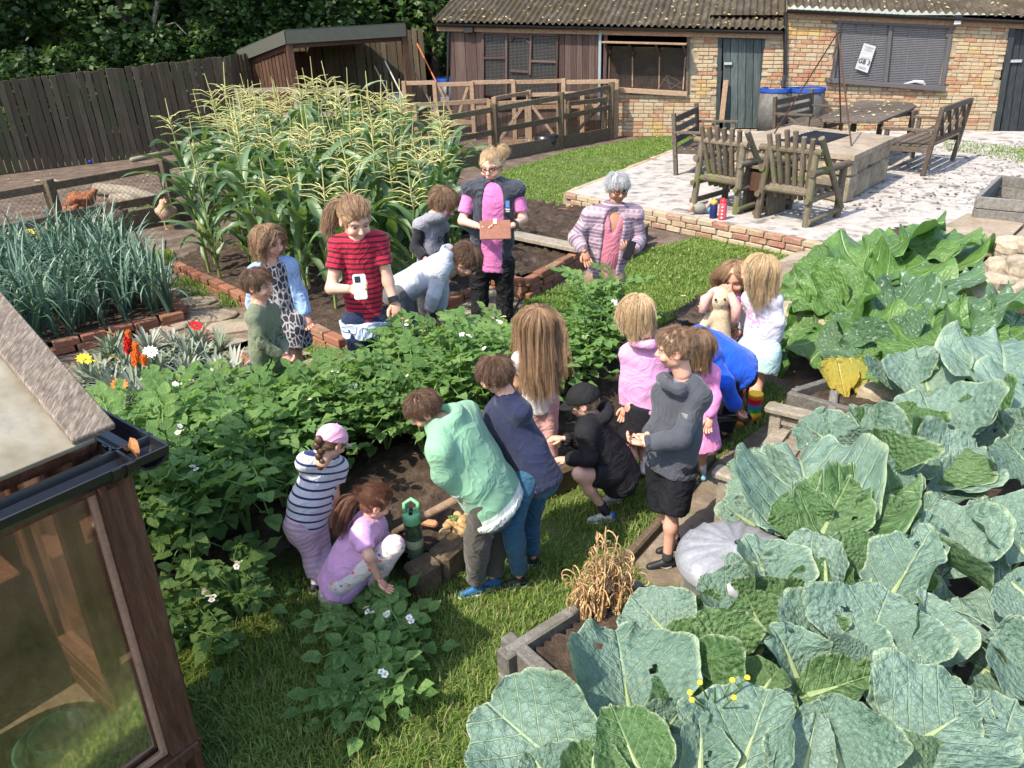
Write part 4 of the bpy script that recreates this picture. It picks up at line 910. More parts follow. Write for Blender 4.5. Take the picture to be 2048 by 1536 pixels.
# ================================================================== RIGHT HAND RAISED BEDS, SLAB PATH, STONES
zs = .52
t = T('stone_slab', 'wide brown stone slab laid like a step at the right edge behind the rhubarb', 'slab', P(1950, 470, zs))
for q in ([(1868, 462), (1935, 426), (2048, 447), (1990, 503)], [(1993, 505), (2055, 449), (2130, 462), (2080, 520)]):
    c4 = [P(*k, zs) for k in q]; slab(*[c4[i]-A(0, 0, .07) for i in (0, 3, 2, 1)], .07).build('slab', M_flag, t)
def rock(par, c, s, seed, m=M_stone, name='stone'):
    r = np.random.default_rng(seed); b = MB(); b.ball((0, 0, 0), 1, 12, 8); V = b.V[0]; V = np.sign(V)*np.abs(V)**.62
    V = V*(1+.13*vnoise(V, 2.4, seed)[:, None]+.04*vnoise(V, 7, seed+3)[:, None]); me = mkmesh(name, V*np.asarray(s), b.F, m)
    return O(name, me, par, loc=c, rot=(r.uniform(-.15, .15), r.uniform(-.15, .15), r.uniform(-.6, .6)))
w_ = T('rubble_wall', 'rough stone rubble walling round the rhubarb and squash bed', 'stone wall', P(1950, 560, .3))
sd = 0
for (x, y, z, a, b, c) in ((1940, 492, .42, .16, .10, .07), (1990, 500, .44, .17, .1, .08), (1950, 520, .32, .2, .12, .07), (1900, 480, .42, .14, .1, .07), (1985, 530, .3, .2, .12, .08),
                           (2030, 500, .62, .18, .14, .09), (2010, 540, .6, .17, .13, .1), (1985, 570, .56, .17, .14, .09), (2050, 545, .62, .17, .16, .11), (1960, 600, .5, .14, .1, .08), (2020, 590, .5, .16, .12, .1), (2060, 500, .64, .14, .12, .09),
                           (1775, 800, .22, .2, .16, .12), (1740, 815, .14, .07, .06, .04), (1790, 770, .26, .12, .1, .08), (1760, 830, .12, .08, .06, .04)):
    rock(w_, P(x, y, z), (a, b, c), sd); sd += 1
for i in range(11):    # front face of the rhubarb bed
    f = i/10; rock(w_, P(1560+f*180, 640+f*80, .16)+A(.12, .12, 0), (.16, .1, .13), 40+i); rock(w_, P(1560+f*180, 640+f*80, .34)+A(.16, .14, 0), (.15, .1, .09), 60+i)
t = T('stone_slab', 'narrow brown stone ledge between the patio corner and the rhubarb', 'slab', P(1620, 540, .3))
c4 = [P(*k, .24) for k in ((1545, 528), (1590, 505), (1740, 480), (1720, 500))]; slab(*[c4[i]-A(0, 0, .1) for i in (0, 3, 2, 1)], .1).build('slab', M_flag, t)
c4 = [P(*k, .27) for k in ((1530, 600), (1548, 528), (1600, 520), (1640, 590))]; slab(*[c4[i]-A(0, 0, .2) for i in (0, 3, 2, 1)], .2).build('slab', M_flag, t)
RHB = px([(1560, 630), (1640, 540), (1800, 470), (1960, 500), (1990, 620), (2048, 640), (2300, 760), (1900, 800), (1740, 760)], .2)
soil_patch('soil', RHB, .3, .05, .06)
soil_patch('soil', px([(1930, 600), (2048, 560), (2200, 620), (2048, 700)], .45), .44, .06, .05)
bx = T('planter_box', 'empty weathered timber planter box on the patio at the right edge', 'planter', P(1960, 415, .5))
bq = [P(x, y, .55) for x, y in ((1948, 428), (1994, 382), (2120, 400), (2075, 440))]
for i in range(4):
    a, b = bq[i], bq[(i+1) % 4]
    for k in range(3): MB().beam(a-A(0, 0, -.12+.12*k), b-A(0, 0, -.12+.12*k), .04, .112).build('board', M_slp, bx)
MB().add([q-A(0, 0, .12) for q in bq], [(0, 1, 2, 3)]).build('soil_fill', M_soil, bx)
# timber raised bed with the yellowing leaf
tb = T('raised_bed', 'low raised bed of grey boards with notched corner post, holding bare soil', 'raised bed', P(1590, 840, 0))
q0, q1, q2 = P(1577, 783, .34), P(1760, 832, .34), P(1665, 755, .34)
for k in range(2):
    MB().beam(q0-A(0, 0, .07+.16*k), q1-A(0, 0, .07+.16*k), .045, .14).build('board', M_slp, tb)
    MB().beam(q0+(q2-q0)*.12-A(0, 0, .07+.16*k), q2-A(0, 0, .07+.16*k), .045, .14).build('board', M_slp, tb)
MB().beam(P(1590, 845, 0)+A(.03, .03, 0), P(1590, 845, 0)+A(.03, .03, .24), .07, .07).build('corner_post', M_slp, tb)
soil_patch('soil', [q0[:2], q1[:2], (q1+(q2-q0))[:2], q2[:2]], .27, .05, .03)

# cabbage beds
def sleeper_bed(label, pts, h, loc, closed, n=3):
    t = T('raised_bed', label, 'raised bed', loc)
    for i in range(len(pts)-1):
        a, b = A(*pts[i]), A(*pts[i+1])
        for k in range(n): MB().beam((*(a), h*(k+.5)/n), (*(b), h*(k+.5)/n), .05, h/n-.012, bev=.008).build('board', M_slp, t)
    return t
bA, bB, bC, bD = A(-.02, 2.12), A(.34, 2.39)+A(.1, .09), A(1.1, 1.95), A(.75, 1.25)
dA = nrm(bB-bA); dF = A(dA[1], -dA[0]); bC = bB+dF*1.3; bD = bA+dF*1.3
cb = sleeper_bed('front corner raised bed of stacked sleepers with dried stalks and cabbages', [bA-dA*.05, bB], .36, (*bA, 0), 0)
for k in range(3): MB().beam((*(bA-dF*.07), .06+.12*k), (*bD, .06+.12*k), .06, .105, bev=.008).build('board', M_slp, cb)
for k in range(3): MB().beam((*(bB-dF*.03), .06+.12*k), (*bC, .06+.12*k), .05, .105, bev=.008).build('board', M_slp, cb)
for k in range(3): MB().box((*(bA-dA*.03), .06+.12*k), (.09, .07, .10), A(*dA, 0), A(*dF, 0), UP, .006).build('board_end', M_slp, cb)
soil_patch('soil', [bA+dF*.03+dA*.03, bB+dF*.03-dA*.03, bC, bD], .30, .04, .03)
B3 = [(1.15, 2.3), (2.0, 4.15), (3.6, 3.6), (3.4, .6), (.75, .5)]
sleeper_bed('deep raised bed at the right full of big blue green cabbages', [B3[4], B3[0], B3[1]], .34, (*B3[0], 0), 0)
soil_patch('soil', [B3[4], B3[0], B3[1], B3[2], B3[3]], .29, .05, .05)
# bench mostly hidden by the cabbages
aL, aR = D(1428, 945, 3.0), D(1528, 852, 3.62)
bt = T('garden_bench', 'grey weathered bench with two rounded arms half hidden behind the cabbages', 'bench', (aL[0], aL[1], 0))
dB = nrm((aR-aL)*A(1, 1, 0)); nB = A(dB[1], -dB[0], 0); za = .52
for q in (aL, aR):
    a = A(q[0], q[1], za); b = MB(); b.beam(a, a+nB*.5, .10, .035, bev=.014); b.build('arm', M_grey, bt)
    MB().beam(A(q[0], q[1], 0)+nB*.06, A(q[0], q[1], za-.017)+nB*.06, .06, .055, up=dB).build('leg', M_grey, bt); MB().beam(A(q[0], q[1], 0)+nB*.46, A(q[0], q[1], .50)+nB*.46, .06, .055, up=dB).build('leg', M_grey, bt)
    MB().beam(a+nB*.06-A(0, 0, .06), a+nB*.46-A(0, 0, .06), .03, .05).build('side_rail', M_grey, bt)
for k in range(4): MB().beam(A(aL[0], aL[1], .4)+nB*(.1+.1*k), A(aR[0], aR[1], .4)+nB*(.1+.1*k), .085, .025).build('seat_slat', M_grey, bt)
# galvanised bin
bc = P(1472, 1108, .56); bn = T('dustbin', 'galvanised bin with a ridged round lid beside the boy in the grey hoodie', 'bin', (bc[0], bc[1], 0))
MB().lathe((bc[0], bc[1], 0), [(0, 0), (.17, 0), (.185, .03), (.175, .05), (.195, .52), (.205, .54)], 32).build('body', M_metal, bn, smooth=True)
n = 64; V = [(bc[0], bc[1], .615)]; F = []
pr_ = [(.03, .612), (.05, .60), (.10, .592), (.17, .578), (.205, .565), (.225, .545), (.23, .52)]
for r_, z in pr_:
    for j in range(n):
        rid = .013*max(0, math.cos(16*2*math.pi*j/n))*(.06 < r_ < .21); V.append((bc[0]+r_*math.cos(2*math.pi*j/n), bc[1]+r_*math.sin(2*math.pi*j/n), z+rid))
for j in range(n): F.append((0, 1+j, 1+(j+1) % n))
for i in range(len(pr_)-1):
    for j in range(n): F.append((1+i*n+j, 1+(i+1)*n+j, 1+(i+1)*n+(j+1) % n, 1+i*n+(j+1) % n))
O('lid', mkmesh('lid', V, F, flat('pale_zinc', (.27, .275, .29), .5, .5, .3), True), bn); MB().ball((bc[0], bc[1], .615), .012).build('knob', M_black, bn)

# ================================================================== GREENHOUSE
ze = 1.40; gK = P(335, 890, ze); gu = nrm(P(0, 1040, ze)-gK); gv0 = nrm(P(165, 765, ze)-gK); gv = nrm(gv0-gu*(gu@gv0)); no = -gv; nr = -gu    # outward normals: front = -gv, right = -gu
gh = T('greenhouse', 'small brown timber greenhouse with glazed side and pale roof panel at the left edge', 'greenhouse', (gK[0], gK[1], 0))
wK = gK+gu*.085+gv*.085; gp = lambda u, v, z: A(*(wK+gu*(u+.05*(1.36-z)/1.36)+gv*v)[:2], z)
LU, LV = 1.5, 1.35
def gbm(nm, a, b, w_, h_, up=UP, m=M_stain): return MB().beam(gp(*a), gp(*b), w_, h_, up, .006).build(nm, m, gh)
gbm('corner_post', (.045, .05, .0), (.045, .05, 1.36), .1, .1, gu)
for k in range(2): gbm('plinth_board', (-.005, .045, .05+.105*k), (LU, .045, .05+.105*k), .045, .1); gbm('plinth_board', (.045, -.0, .05+.105*k), (.045, LV, .05+.105*k), .045, .1)
gbm('sill', (.0, .03, .235), (LU, .03, .235), .085, .045); gbm('mullion', (.56, .05, .25), (.56, .05, 1.36), .075, .075, gu); gbm('mullion', (1.1, .05, .25), (1.1, .05, 1.36), .075, .075, gu)
gbm('head_rail', (0, .05, 1.33), (LU, .05, 1.33), .07, .075); gbm('head_rail', (.045, 0, 1.33), (.045, LV, 1.33), .07, .075); gbm('side_sill', (.03, 0, .235), (.03, LV, .235), .085, .045)
for v in (.5, .95, LV): gbm('mullion', (.045, v, .25), (.045, v, 1.36), .06, .06, gu)
for a, b in ((.1, .52), (.6, 1.06), (1.14, 1.48)): MB().add([gp(a, .05, .26), gp(b, .05, .26), gp(b, .05, 1.3), gp(a, .05, 1.3)], [(0, 1, 2, 3)]).build('pane', M_glass, gh)
for a, b in ((.1, .47), (.53, .92), (.98, LV)): MB().add([gp(.045, a, .26), gp(.045, b, .26), gp(.045, b, 1.3), gp(.045, a, 1.3)], [(0, 1, 2, 3)]).build('pane', M_glass, gh)
for a, b in (((.1, .03, .275), (.52, .03, .275)), ((.105, .03, .26), (.105, .03, 1.3))): gbm('glazing_bead', a, b, .02, .025, gu if a[0] == b[0] else UP, flat('pale_bead', (.3, .17, .11), .7))
M_reflbrick = mat('reflected_brick', [(0, (.16, .08, .05)), (.5, (.27, .15, .095)), (1, (.33, .22, .15))], 6, 5, .9, .4, 20, coord='Pos')
MB().add([gp(LU, LV, 0), gp(0, LV, 0), gp(0, LV, 1.36), gp(LU, LV, 1.36), gp(LU, 0, 0), gp(LU, 0, .5)], [(0, 1, 2, 3), (0, 3, 5, 4)]).build('low_wall', M_reflbrick, gh)  # full-height back wall added in place of the brick house mirrored in the glass
for a, b in ((gp(LU, LV-.01, .5), gp(LU, 0, .5)),): MB().add([a, b, b+UP*.86, a+UP*.86], [(0, 1, 2, 3)]).build('pane', M_glass, gh)
MB().add([gp(.05, .05, .02), gp(LU, .05, .02), gp(LU, LV, .02), gp(.05, LV, .02)], [(0, 1, 2, 3)]).build('floor', M_path, gh)
for k in range(3): gbm('inner_rail', (.08+.2*k, LV-.05, .3), (.3+.2*k, LV-.05, 1.2), .05, .04, gv, M_pale)
gbm('shelf', (.1, LV-.2, .55), (LU, LV-.2, .55), .3, .03)
for (u, v, r_, h_, m_, lab) in ((.42, .22, .135, .24, flat('green_tub', (.03, .12, .085), .35), 'large dark green tub on the greenhouse floor'), (.43, .21, .085, .28, flat('clear_green', (.035, .15, .10), .2), 'smaller green bucket standing inside the green tub'),
                               (.62, .7, .25, .42, flat('terracotta', (.26, .085, .04), .8), 'big terracotta pot inside the greenhouse')):
    q = P(113, 1478, .30); q = tuple(gp(u, v, .03)) if u > .6 else (q[0]+(.0 if h_ < .25 else .008), q[1], q[2]-.24); tub('plant_pot', lab, 'plant pot', q, r_, h_, m_, taper=.8)
for k, lab in enumerate(('crumpled white paper bag on the greenhouse shelf', 'second crumpled white bag lower in the greenhouse')):
    tt = T('paper_bag', lab, 'bag', gp(.35+.1*k, LV-.25, .58)); rock(tt, gp(.35+.1*k, LV-.3, .60), (.06, .04, .025), 90+k, flat('white_paper_%d' % k, (.6, .52, .46), .9), 'bag_body')
# gutter with its corner, then the roof
half_gutter([(gK+gu*1.6+gv*.05, no), (gK+gu*.0+gv*.05, no)], .055, M_black, gh); half_gutter([(gK+gu*.05+gv*-.0, nr), (gK+gu*.05+gv*1.5, nr)], .055, M_black, gh)
for d_ in (.1, .14): half_gutter([(gK+gu*d_+gv*.05, no), (gK+gu*(d_+.025)+gv*.05, no)], .061, M_black, gh, 'gutter_clip'); half_gutter([(gK+gu*.05+gv*d_, nr), (gK+gu*.05+gv*(d_+.025), nr)], .061, M_black, gh, 'gutter_clip')
E0 = P(232, 858, 1.44); pn = nrm(np.cross(gv, UP)); d_ = cF*FPX+cR*(0-1024)-cU*(590-768); t_ = ((E0-cC)@pn)/(d_@pn); E1 = cC+d_*t_; rs = E1-E0; rv = nrm(rs)
print('ROOF rise', rs, (E1-E0)[2]/np.linalg.norm((E1-E0)[:2]))
rn = nrm(np.cross(rv, gu)); rn = rn if rn[2] > 0 else -rn; RL = np.linalg.norm(rs)*1.25
rp = lambda u, s, o=0: E0+gu*u+rv*s+rn*o
MB().box(rp(.06, RL/2, .012), (.12, RL, .024), gu, rv, rn, .004).build('verge_board', mat('verge_wood', [(0, (.075, .055, .04)), (.5, (.165, .13, .10)), (1, (.33, .28, .225))], 20, 6, .85, .45, 60, (9, 1.4, 1.4), rnd=.1, bdist=.006), gh)
MB().box(rp(.06+.75, RL/2+.0, -.012), (1.5, RL, .018), gu, rv, rn, .002).build('roof_panel', mat('stained_polycarbonate', [(0, (.24, .19, .10)), (.45, (.36, .325, .25)), (1, (.43, .41, .37))], 2.6, 3, .45, .04, 14, coord='Pos', spec=.4, transl=.3), gh)
MB().box(rp(.8, .02, -.05), (1.5, .03, .05), gu, rv, rn, .004).build('fascia', M_stain, gh)
for u in (.1, .5, .95, 1.4): MB().box(rp(u, RL/2, -.06), (.05, RL, .07), gu, rv, rn, .004).build('rafter', M_stain, gh)
# triangular fill between wall head and roof, right side
MB().add([gp(.03, 0, 1.36), gp(.03, LV, 1.36), gp(.03, LV, 1.36+LV*.55)], [(0, 1, 2)]).build('gable_panel', M_stain, gh)
tt = T('fallen_leaf', 'single curled dry brown leaf lying in the corner of the black gutter', 'leaf', gK); c = gK+gu*.075+gv*.06+A(0, 0, -.005)
V = []; F = []
for i in range(6):
    for j in range(5): u, v = i/5-.5, j/4-.5; V.append(c+gv*u*.075+gu*v*.05*(1-abs(u)*1.5)+A(0, 0, .03*abs(v)*2-.02*u*u*4+.012*math.sin(i*2.1+j*1.7)))
for i in range(5):
    for j in range(4): F.append((i*5+j, i*5+5+j, i*5+6+j, i*5+1+j))
O('blade', mkmesh('blade', V, F, mat('dry_leaf', [(0, (.12, .05, .02)), (1, (.33, .16, .06))], 30, 4, .8, .3), True), tt)
# ================================================================== LEAF MATERIALS
def leafmat(nm, stops, rough=.5, transl=.25, tcol=None, vein=None, spec=.35, pucker=0., back=None, nv=6., rnd=.5, spots=None, ret=0.):
    """uv.x across (plane units), uv.y along the midrib"""
    g = NG(nm); uv = g.n('TexCoord').outputs['UV']; sp = g.n('SeparateXYZ', {0: uv}); x, y = sp.outputs[0], sp.outputs[1]
    r = g.orand(); pos = g.coord('Pos')
    f = g.mth('ADD', g.mth('MULTIPLY', g.mr(g.noise(pos, 5, 3), .3, .7), 1-rnd), g.mth('MULTIPLY', r, rnd)); c = g.ramp(f, stops)
    h = g.noise(uv, 22, 4)
    if vein:
        ax = g.mth('ABSOLUTE', x); wob = g.mth('MULTIPLY', g.mth('SUBTRACT', g.noise(uv, 7, 2), .5), .06)
        mid = g.mr(g.mth('SUBTRACT', ax, g.mth('MULTIPLY', g.mth('SUBTRACT', 1.15, y), vein[1])), .0, .012, 1, 0)
        ph = g.mth('ADD', g.mth('SUBTRACT', y, g.mth('MULTIPLY', ax, vein[3])), wob)
        pp = g.mth('PINGPONG', g.mth('MULTIPLY', ph, nv), .5); side = g.mr(pp, .02*vein[2], .07*vein[2], 1, 0)
        side = g.mth('MULTIPLY', side, g.mr(ax, .34, .5, 1, .25))
        v3 = g.n('TexVoronoi', {'Vector': uv, 'Scale': 17.}, feature='DISTANCE_TO_EDGE').outputs[0]; net = g.mr(v3, .0, .09, .55, 0)
        vm = g.mth('MAXIMUM', g.mth('MAXIMUM', mid, side), g.mth('MULTIPLY', net, .55+ret))
        c = g.mix(g.mth('MULTIPLY', vm, .5), c, vein[0])
        pk = g.n('TexVoronoi', {'Vector': uv, 'Scale': 15.}, feature='SMOOTH_F1').outputs[0]
        h = g.mth('ADD', g.mth('MULTIPLY', g.mth('SUBTRACT', 1., pk), pucker), g.mth('SUBTRACT', g.mth('MULTIPLY', h, .35), g.mth('MULTIPLY', vm, .35)))
    if spots: c = g.mix(g.mr(g.noise(uv, 16, 3), .60, .64, 0, .75), c, spots)
    if back is not None: c = g.mix(g.n('NewGeometry').outputs['Backfacing'], c, back)
    if pucker > .8: c = g.mix(g.mr(g.attr('edge').outputs['Fac'], .93, .99, 0, .7), c, (.36, .44, .28))
    nb = g.bump(h, .75 if vein else .25, .03 if vein else .008)
    return g.bsdf(c, rough, nb, spec, 0, transl, tcol)

def leaf_grid(nu, nv, wfun):
    """flat leaf: local x across, y along; returns V, F, UV"""
    V = []; 
    for i in range(nu+1):
        u = i/nu; w_ = wfun(u)
        for j in range(nv+1): v = j/nv*2-1; V.append((v*w_, u, 0.))
    F = [(i*(nv+1)+j, i*(nv+1)+j+1, (i+1)*(nv+1)+j+1, (i+1)*(nv+1)+j) for i in range(nu) for j in range(nv)]
    V = np.array(V); return V, np.array(F), V[:, :2].copy()

# ------------------------------------------------------------------ sweetcorn
M_corn = leafmat('corn_leaf', [(0, (.055, .105, .04)), (.5, (.09, .16, .065)), (1, (.15, .225, .11))], .42, .28, (.16, .28, .04), None, .5, rnd=.6)
M_cstem = flat('corn_stalk', (.17, .22, .06), .55); M_tassel = mat('tassel', [(0, (.33, .31, .11)), (1, (.48, .45, .20))], 8, 2, .8, 0, rnd=.5)
M_cob = mat('cob_husk', [(0, (.16, .2, .05)), (1, (.34, .33, .10))], 8, 2, .7, .2)
def corn_leaf(seed):
    r = random.Random(seed); L = r.uniform(.48, .78); W = r.uniform(.030, .043); n = 11
    V, F, UV = leaf_grid(n, 4, lambda u: W*(min(1, .45+u*3)*(1-u**2.2)**.8+.002)); u = UV[:, 1]; x = V[:, 0].copy()
    a0 = r.uniform(1.05, 1.38); bend = r.uniform(1.2, 2.7); ss = np.linspace(0, 1, 200); ang = a0-bend*ss**1.5
    cx = np.cumsum(np.cos(ang))/200*L; cz = np.cumsum(np.sin(ang))/200*L
    px_, pz = np.interp(u, ss, cx), np.interp(u, ss, cz); an = np.interp(u, ss, ang); tw = r.uniform(-1.2, 1.2)*u**1.5
    fold = np.abs(x)*.55+.012*np.sin(u*r.uniform(14, 22)+np.sign(x)*1.3)*np.abs(x)/W
    lx = x*np.cos(tw)-fold*np.sin(tw); lz = x*np.sin(tw)+fold*np.cos(tw)
    V = np.stack([px_-lz*np.sin(an), lx+.05*np.sin(u*3)*r.uniform(-1, 1), pz+lz*np.cos(an)], 1)
    return mkmesh('leaf', V, F, M_corn, True, uv=np.stack([x*8, u], 1))
CL = [corn_leaf(i) for i in range(10)]
def tassel_mesh(seed):
    r = random.Random(seed); b = MB(); b.tube([(0, 0, 0), (0, 0, .12), (r.uniform(-.02, .02), 0, .4)], [.006, .007, .004], 5)
    for k in range(r.randint(9, 15)):
        z = .02+.012*k; a = k*2.4+r.uniform(-.4, .4); L = r.uniform(.16, .25); e = r.uniform(.25, .7)
        b.tube([(0, 0, z), (math.cos(a)*L*.5, math.sin(a)*L*.5, z+L*.5*e), (math.cos(a)*L, math.sin(a)*L, z+L*.72*e-.02)], [.004, .005, .0025], 4)
    return b.mesh('tassel', M_tassel)
TS = [tassel_mesh(i) for i in range(5)]
def stalk_mesh(seed):
    r = random.Random(seed); b = MB(); dx, dy = r.uniform(-.05, .05), r.uniform(-.05, .05)
    b.tube([(0, 0, 0), (dx*.3, dy*.3, .5), (dx, dy, 1.0)], [.016, .013, .007], 6); return b.mesh('stalk', M_cstem), (dx, dy)
ST = [stalk_mesh(i) for i in range(5)]
cbm = MB().tube([(0, 0, 0), (.02, 0, .08), (.035, 0, .17), (.04, 0, .22)], [.016, .028, .022, .004], 8); COB = cbm.mesh('cob', M_cob, True)
def corn(x, y, H, seed):
    r = random.Random(seed); sm, (dx, dy) = ST[seed % 5]
    t = TL('sweetcorn_plant', 'tall sweetcorn plant with pale yellow tassel in the brick edged bed', 'corn plant', (x, y, .1), 'sweetcorn plants in the bed', r.uniform(0, 6.3))
    O('stalk', sm, t, scale=(1.1, 1.1, H)); O('tassel', TS[seed % 5], t, loc=(dx*1.1, dy*1.1, H-.02), rot=(r.uniform(-.12, .12), r.uniform(-.12, .12), r.uniform(0, 6)), scale=(r.uniform(.85, 1.1),)*3)
    n = r.randint(10, 12)
    for k in range(n):
        z = H*(.10+.80*k/n); f = z/H; s = (.75+.5*math.sin(math.pi*min(1, f*1.05)))*r.uniform(.85, 1.05)
        O('leaf', CL[r.randrange(10)], t, loc=(dx*f, dy*f, z), rot=(r.uniform(-.15, .15), r.uniform(-.2, .1), (k % 2)*math.pi+r.uniform(-.5, .5)), scale=(s, s*1.15, s))
    if seed % 2 == 0: O('cob', COB, t, loc=(dx*.4, dy*.4, H*.42), rot=(.2, .3, r.uniform(0, 6)))
cpoly = px([(370, 535), (520, 605), (640, 660), (870, 620), (930, 590), (900, 440), (560, 405)], .1); cp = np.array(cpoly); cseed = 0
ctop = lambda x, y: 1.20+.36*min(1, max(0, (y-6.6)/3.0))-.16*max(0, x+1.6)
yy = cp[:, 1].min()+.1; row = 0
while yy < 11.2:
    xx = -4.6+(.16 if row % 2 else 0)
    while xx < .4:
        x, y = xx+random.uniform(-.1, .1), yy+random.uniform(-.1, .1); xx += .39
        if x > -3.75 and in_poly(np.array([x]), np.array([y]), cpoly)[0]: corn(x, y, ctop(x, y)*random.uniform(.78, 1.08), cseed); cseed += 1
    yy += .37; row += 1

# ------------------------------------------------------------------ leeks
M_leek = leafmat('leek_leaf', [(0, (.05, .10, .065)), (.5, (.09, .16, .11)), (1, (.15, .23, .17))], .42, .12, (.1, .2, .08), None, .45, rnd=.5); M_lstem = flat('leek_stem', (.30, .36, .18), .5)
def leek_mesh(seed):
    r = random.Random(seed); Vs = []; Fs = []; UVs = []; n = 0
    for k in range(9):
        L = r.uniform(.42, .72); W = r.uniform(.010, .017); V, F, UV = leaf_grid(8, 2, lambda u: W*(1-u**1.6)**.8+.001); u = UV[:, 1]; x = V[:, 0]
        ss = np.linspace(0, 1, 80); a0 = r.uniform(1.05, 1.5); ang = a0-r.choice([.3, .6, 1.2, 2.4, 3.0])*np.clip((ss-r.uniform(.3, .6))*1.6, 0, 1)**.8
        cx = np.interp(u, ss, np.cumsum(np.cos(ang))/80*L); cz = np.interp(u, ss, np.cumsum(np.sin(ang))/80*L); a = k*math.pi*.97+r.uniform(-.5, .5)
        lx = cx; ly = x; V = np.stack([lx*math.cos(a)-ly*math.sin(a), lx*math.sin(a)+ly*math.cos(a), cz+np.abs(x)*.6+.02+.015*k], 1); Vs.append(V); Fs.append(F+n); UVs.append(UV); n += len(V)
    return mkmesh('leek', np.concatenate(Vs), np.concatenate(Fs), M_leek, True, uv=np.concatenate(UVs))
LK = [leek_mesh(i) for i in range(7)]
lpoly = px([(-150, 600), (-60, 560), (240, 515), (355, 632), (110, 690), (-150, 770)], .1); lp = np.array(lpoly); yy = lp[:, 1].min(); k = 0
while yy < lp[:, 1].max():
    xx = -7.2
    while xx < -2.8:
        x, y = xx+random.uniform(-.06, .06), yy+random.uniform(-.05, .05); xx += .155
        if in_poly(np.array([x]), np.array([y]), lpoly)[0] and k < 299:
            O('leek', LK[k % 7], loc=(x, y, .09), rot=(random.uniform(-.1, .1), random.uniform(-.1, .1), random.uniform(0, 6.3)), scale=(random.uniform(.85, 1.15),)*3,
              label='blue green leek growing in the dense leek bed beside the rail fence', cat='leek', group='leeks in the bed'); k += 1
    yy += .165
# yellow flowering weeds behind the leeks
M_weed = leafmat('weed_leaf', [(0, (.05, .1, .02)), (1, (.12, .2, .04))], .6, .3); M_yel = flat('yellow_petal', (.72, .55, .03), .6)
for i in range(16):
    c = P(random.uniform(0, 150), random.uniform(520, 545), .1); t = TL('flowering_weed', 'small yellow flowered weed at the back edge of the leek bed', 'weed', c, 'yellow weeds behind the leeks')
    b = MB()
    for j in range(7): a = j*.9; b.tube([(0, 0, 0), (.05*math.cos(a), .05*math.sin(a), .25), (.09*math.cos(a), .09*math.sin(a), .36)], .004, 4)
    b.build('stems', M_weed, t); b = MB()
    for j in range(7): a = j*.9; b.ball((.09*math.cos(a), .09*math.sin(a), .37), .018, 6, 4, (1, 1, .5))
    b.build('flowers', M_yel, t)

# ------------------------------------------------------------------ flower bed: silvery gazanias, celosia
M_gaz = leafmat('silver_leaf', [(0, (.10, .145, .08)), (.5, (.2, .24, .17)), (1, (.34, .36, .30))], .7, .1, rnd=.6)
def gaz_mesh(seed, n=34, L0=.17):
    r = random.Random(seed); Vs = []; Fs = []; UVs = []; m = 0
    for k in range(n):
        L = r.uniform(.6, 1.1)*L0; W = .0085; V, F, UV = leaf_grid(5, 2, lambda u: W*(.4+.9*u)*(1-u**4)+.001); u = UV[:, 1]; x = V[:, 0]; a = k*2.4; e = r.uniform(.35, 1.35)
        cx = u*L*math.cos(e); cz = u*L*math.sin(e)-.5*L*u*u*max(0, .8-e*.4); V = np.stack([cx*math.cos(a)-x*math.sin(a), cx*math.sin(a)+x*math.cos(a), cz+abs(x)*.5], 1); Vs.append(V); Fs.append(F+m); UVs.append(UV); m += len(V)
    return mkmesh('leaves', np.concatenate(Vs), np.concatenate(Fs), M_gaz, True, uv=np.concatenate(UVs))
GZ = [gaz_mesh(i) for i in range(5)]
def daisy(par, c, m, r=.035, tilt=(0, 0)):
    b = MB(); 
    for k in range(12):
        a = k*math.pi/6; u = A(math.cos(a), math.sin(a), .12); v = A(-math.sin(a), math.cos(a), 0)*r*.24; b.add([u*r*.2, u*r*.65+v, u*r, u*r*.65-v], [(0, 1, 2, 3)])
    b.ball((0, 0, .004), r*.25, 6, 4, (1, 1, .5)); return b.build('flower', m, par, loc=c, rot=(tilt[0], tilt[1], 0))
M_or = flat('orange_petal', (.75, .17, .02), .6); M_rd = flat('red_petal', (.55, .015, .012), .6); M_wh = flat('white_petal', (.8, .77, .75), .6)
fl = [(220, 715, 0), (205, 765, M_yel), (245, 755, M_yel), (232, 705, M_or), (350, 690, M_rd), (322, 755, 0), (335, 790, M_or), (380, 725, 0), (405, 715, 0), (345, 720, 0), (300, 700, 0), (430, 730, 0), (445, 760, 0), (375, 755, 0), (270, 790, 0), (300, 800, 0), (250, 815, M_or),
      (330, 815, 0), (280, 760, 0), (200, 740, 0), (400, 690, M_rd), (360, 790, 0), (310, 745, M_wh), (180, 760, M_yel), (470, 745, 0), (230, 775, 0), (415, 760, 0), (370, 700, 0), (255, 735, 0), (440, 700, 0)]
for i, (a, b_, m) in enumerate(fl):
    c = P(a, b_+6, .03); t = TL('gazania_plant', 'low silvery leaved bedding plant in the flower bed' if not m else ['silvery plant with bright yellow daisy flower', 'silvery plant holding an orange daisy flower on a stalk', 'silvery plant with a small red daisy flower', 'silvery plant with a white daisy flower'][[M_yel, M_or, M_rd, M_wh].index(m)]+' in the flower bed', 'flower plant', c, 'silvery bedding plants', random.uniform(0, 6))
    O('leaves', GZ[i % 5], t, scale=(random.uniform(1.2, 1.7),)*3)
    if m: MB().tube([(0, 0, 0), (.01, 0, .17)], .004, 4).build('stem', M_weed, t); daisy(t, (.01, 0, .20), m, .062, (.6, 0))
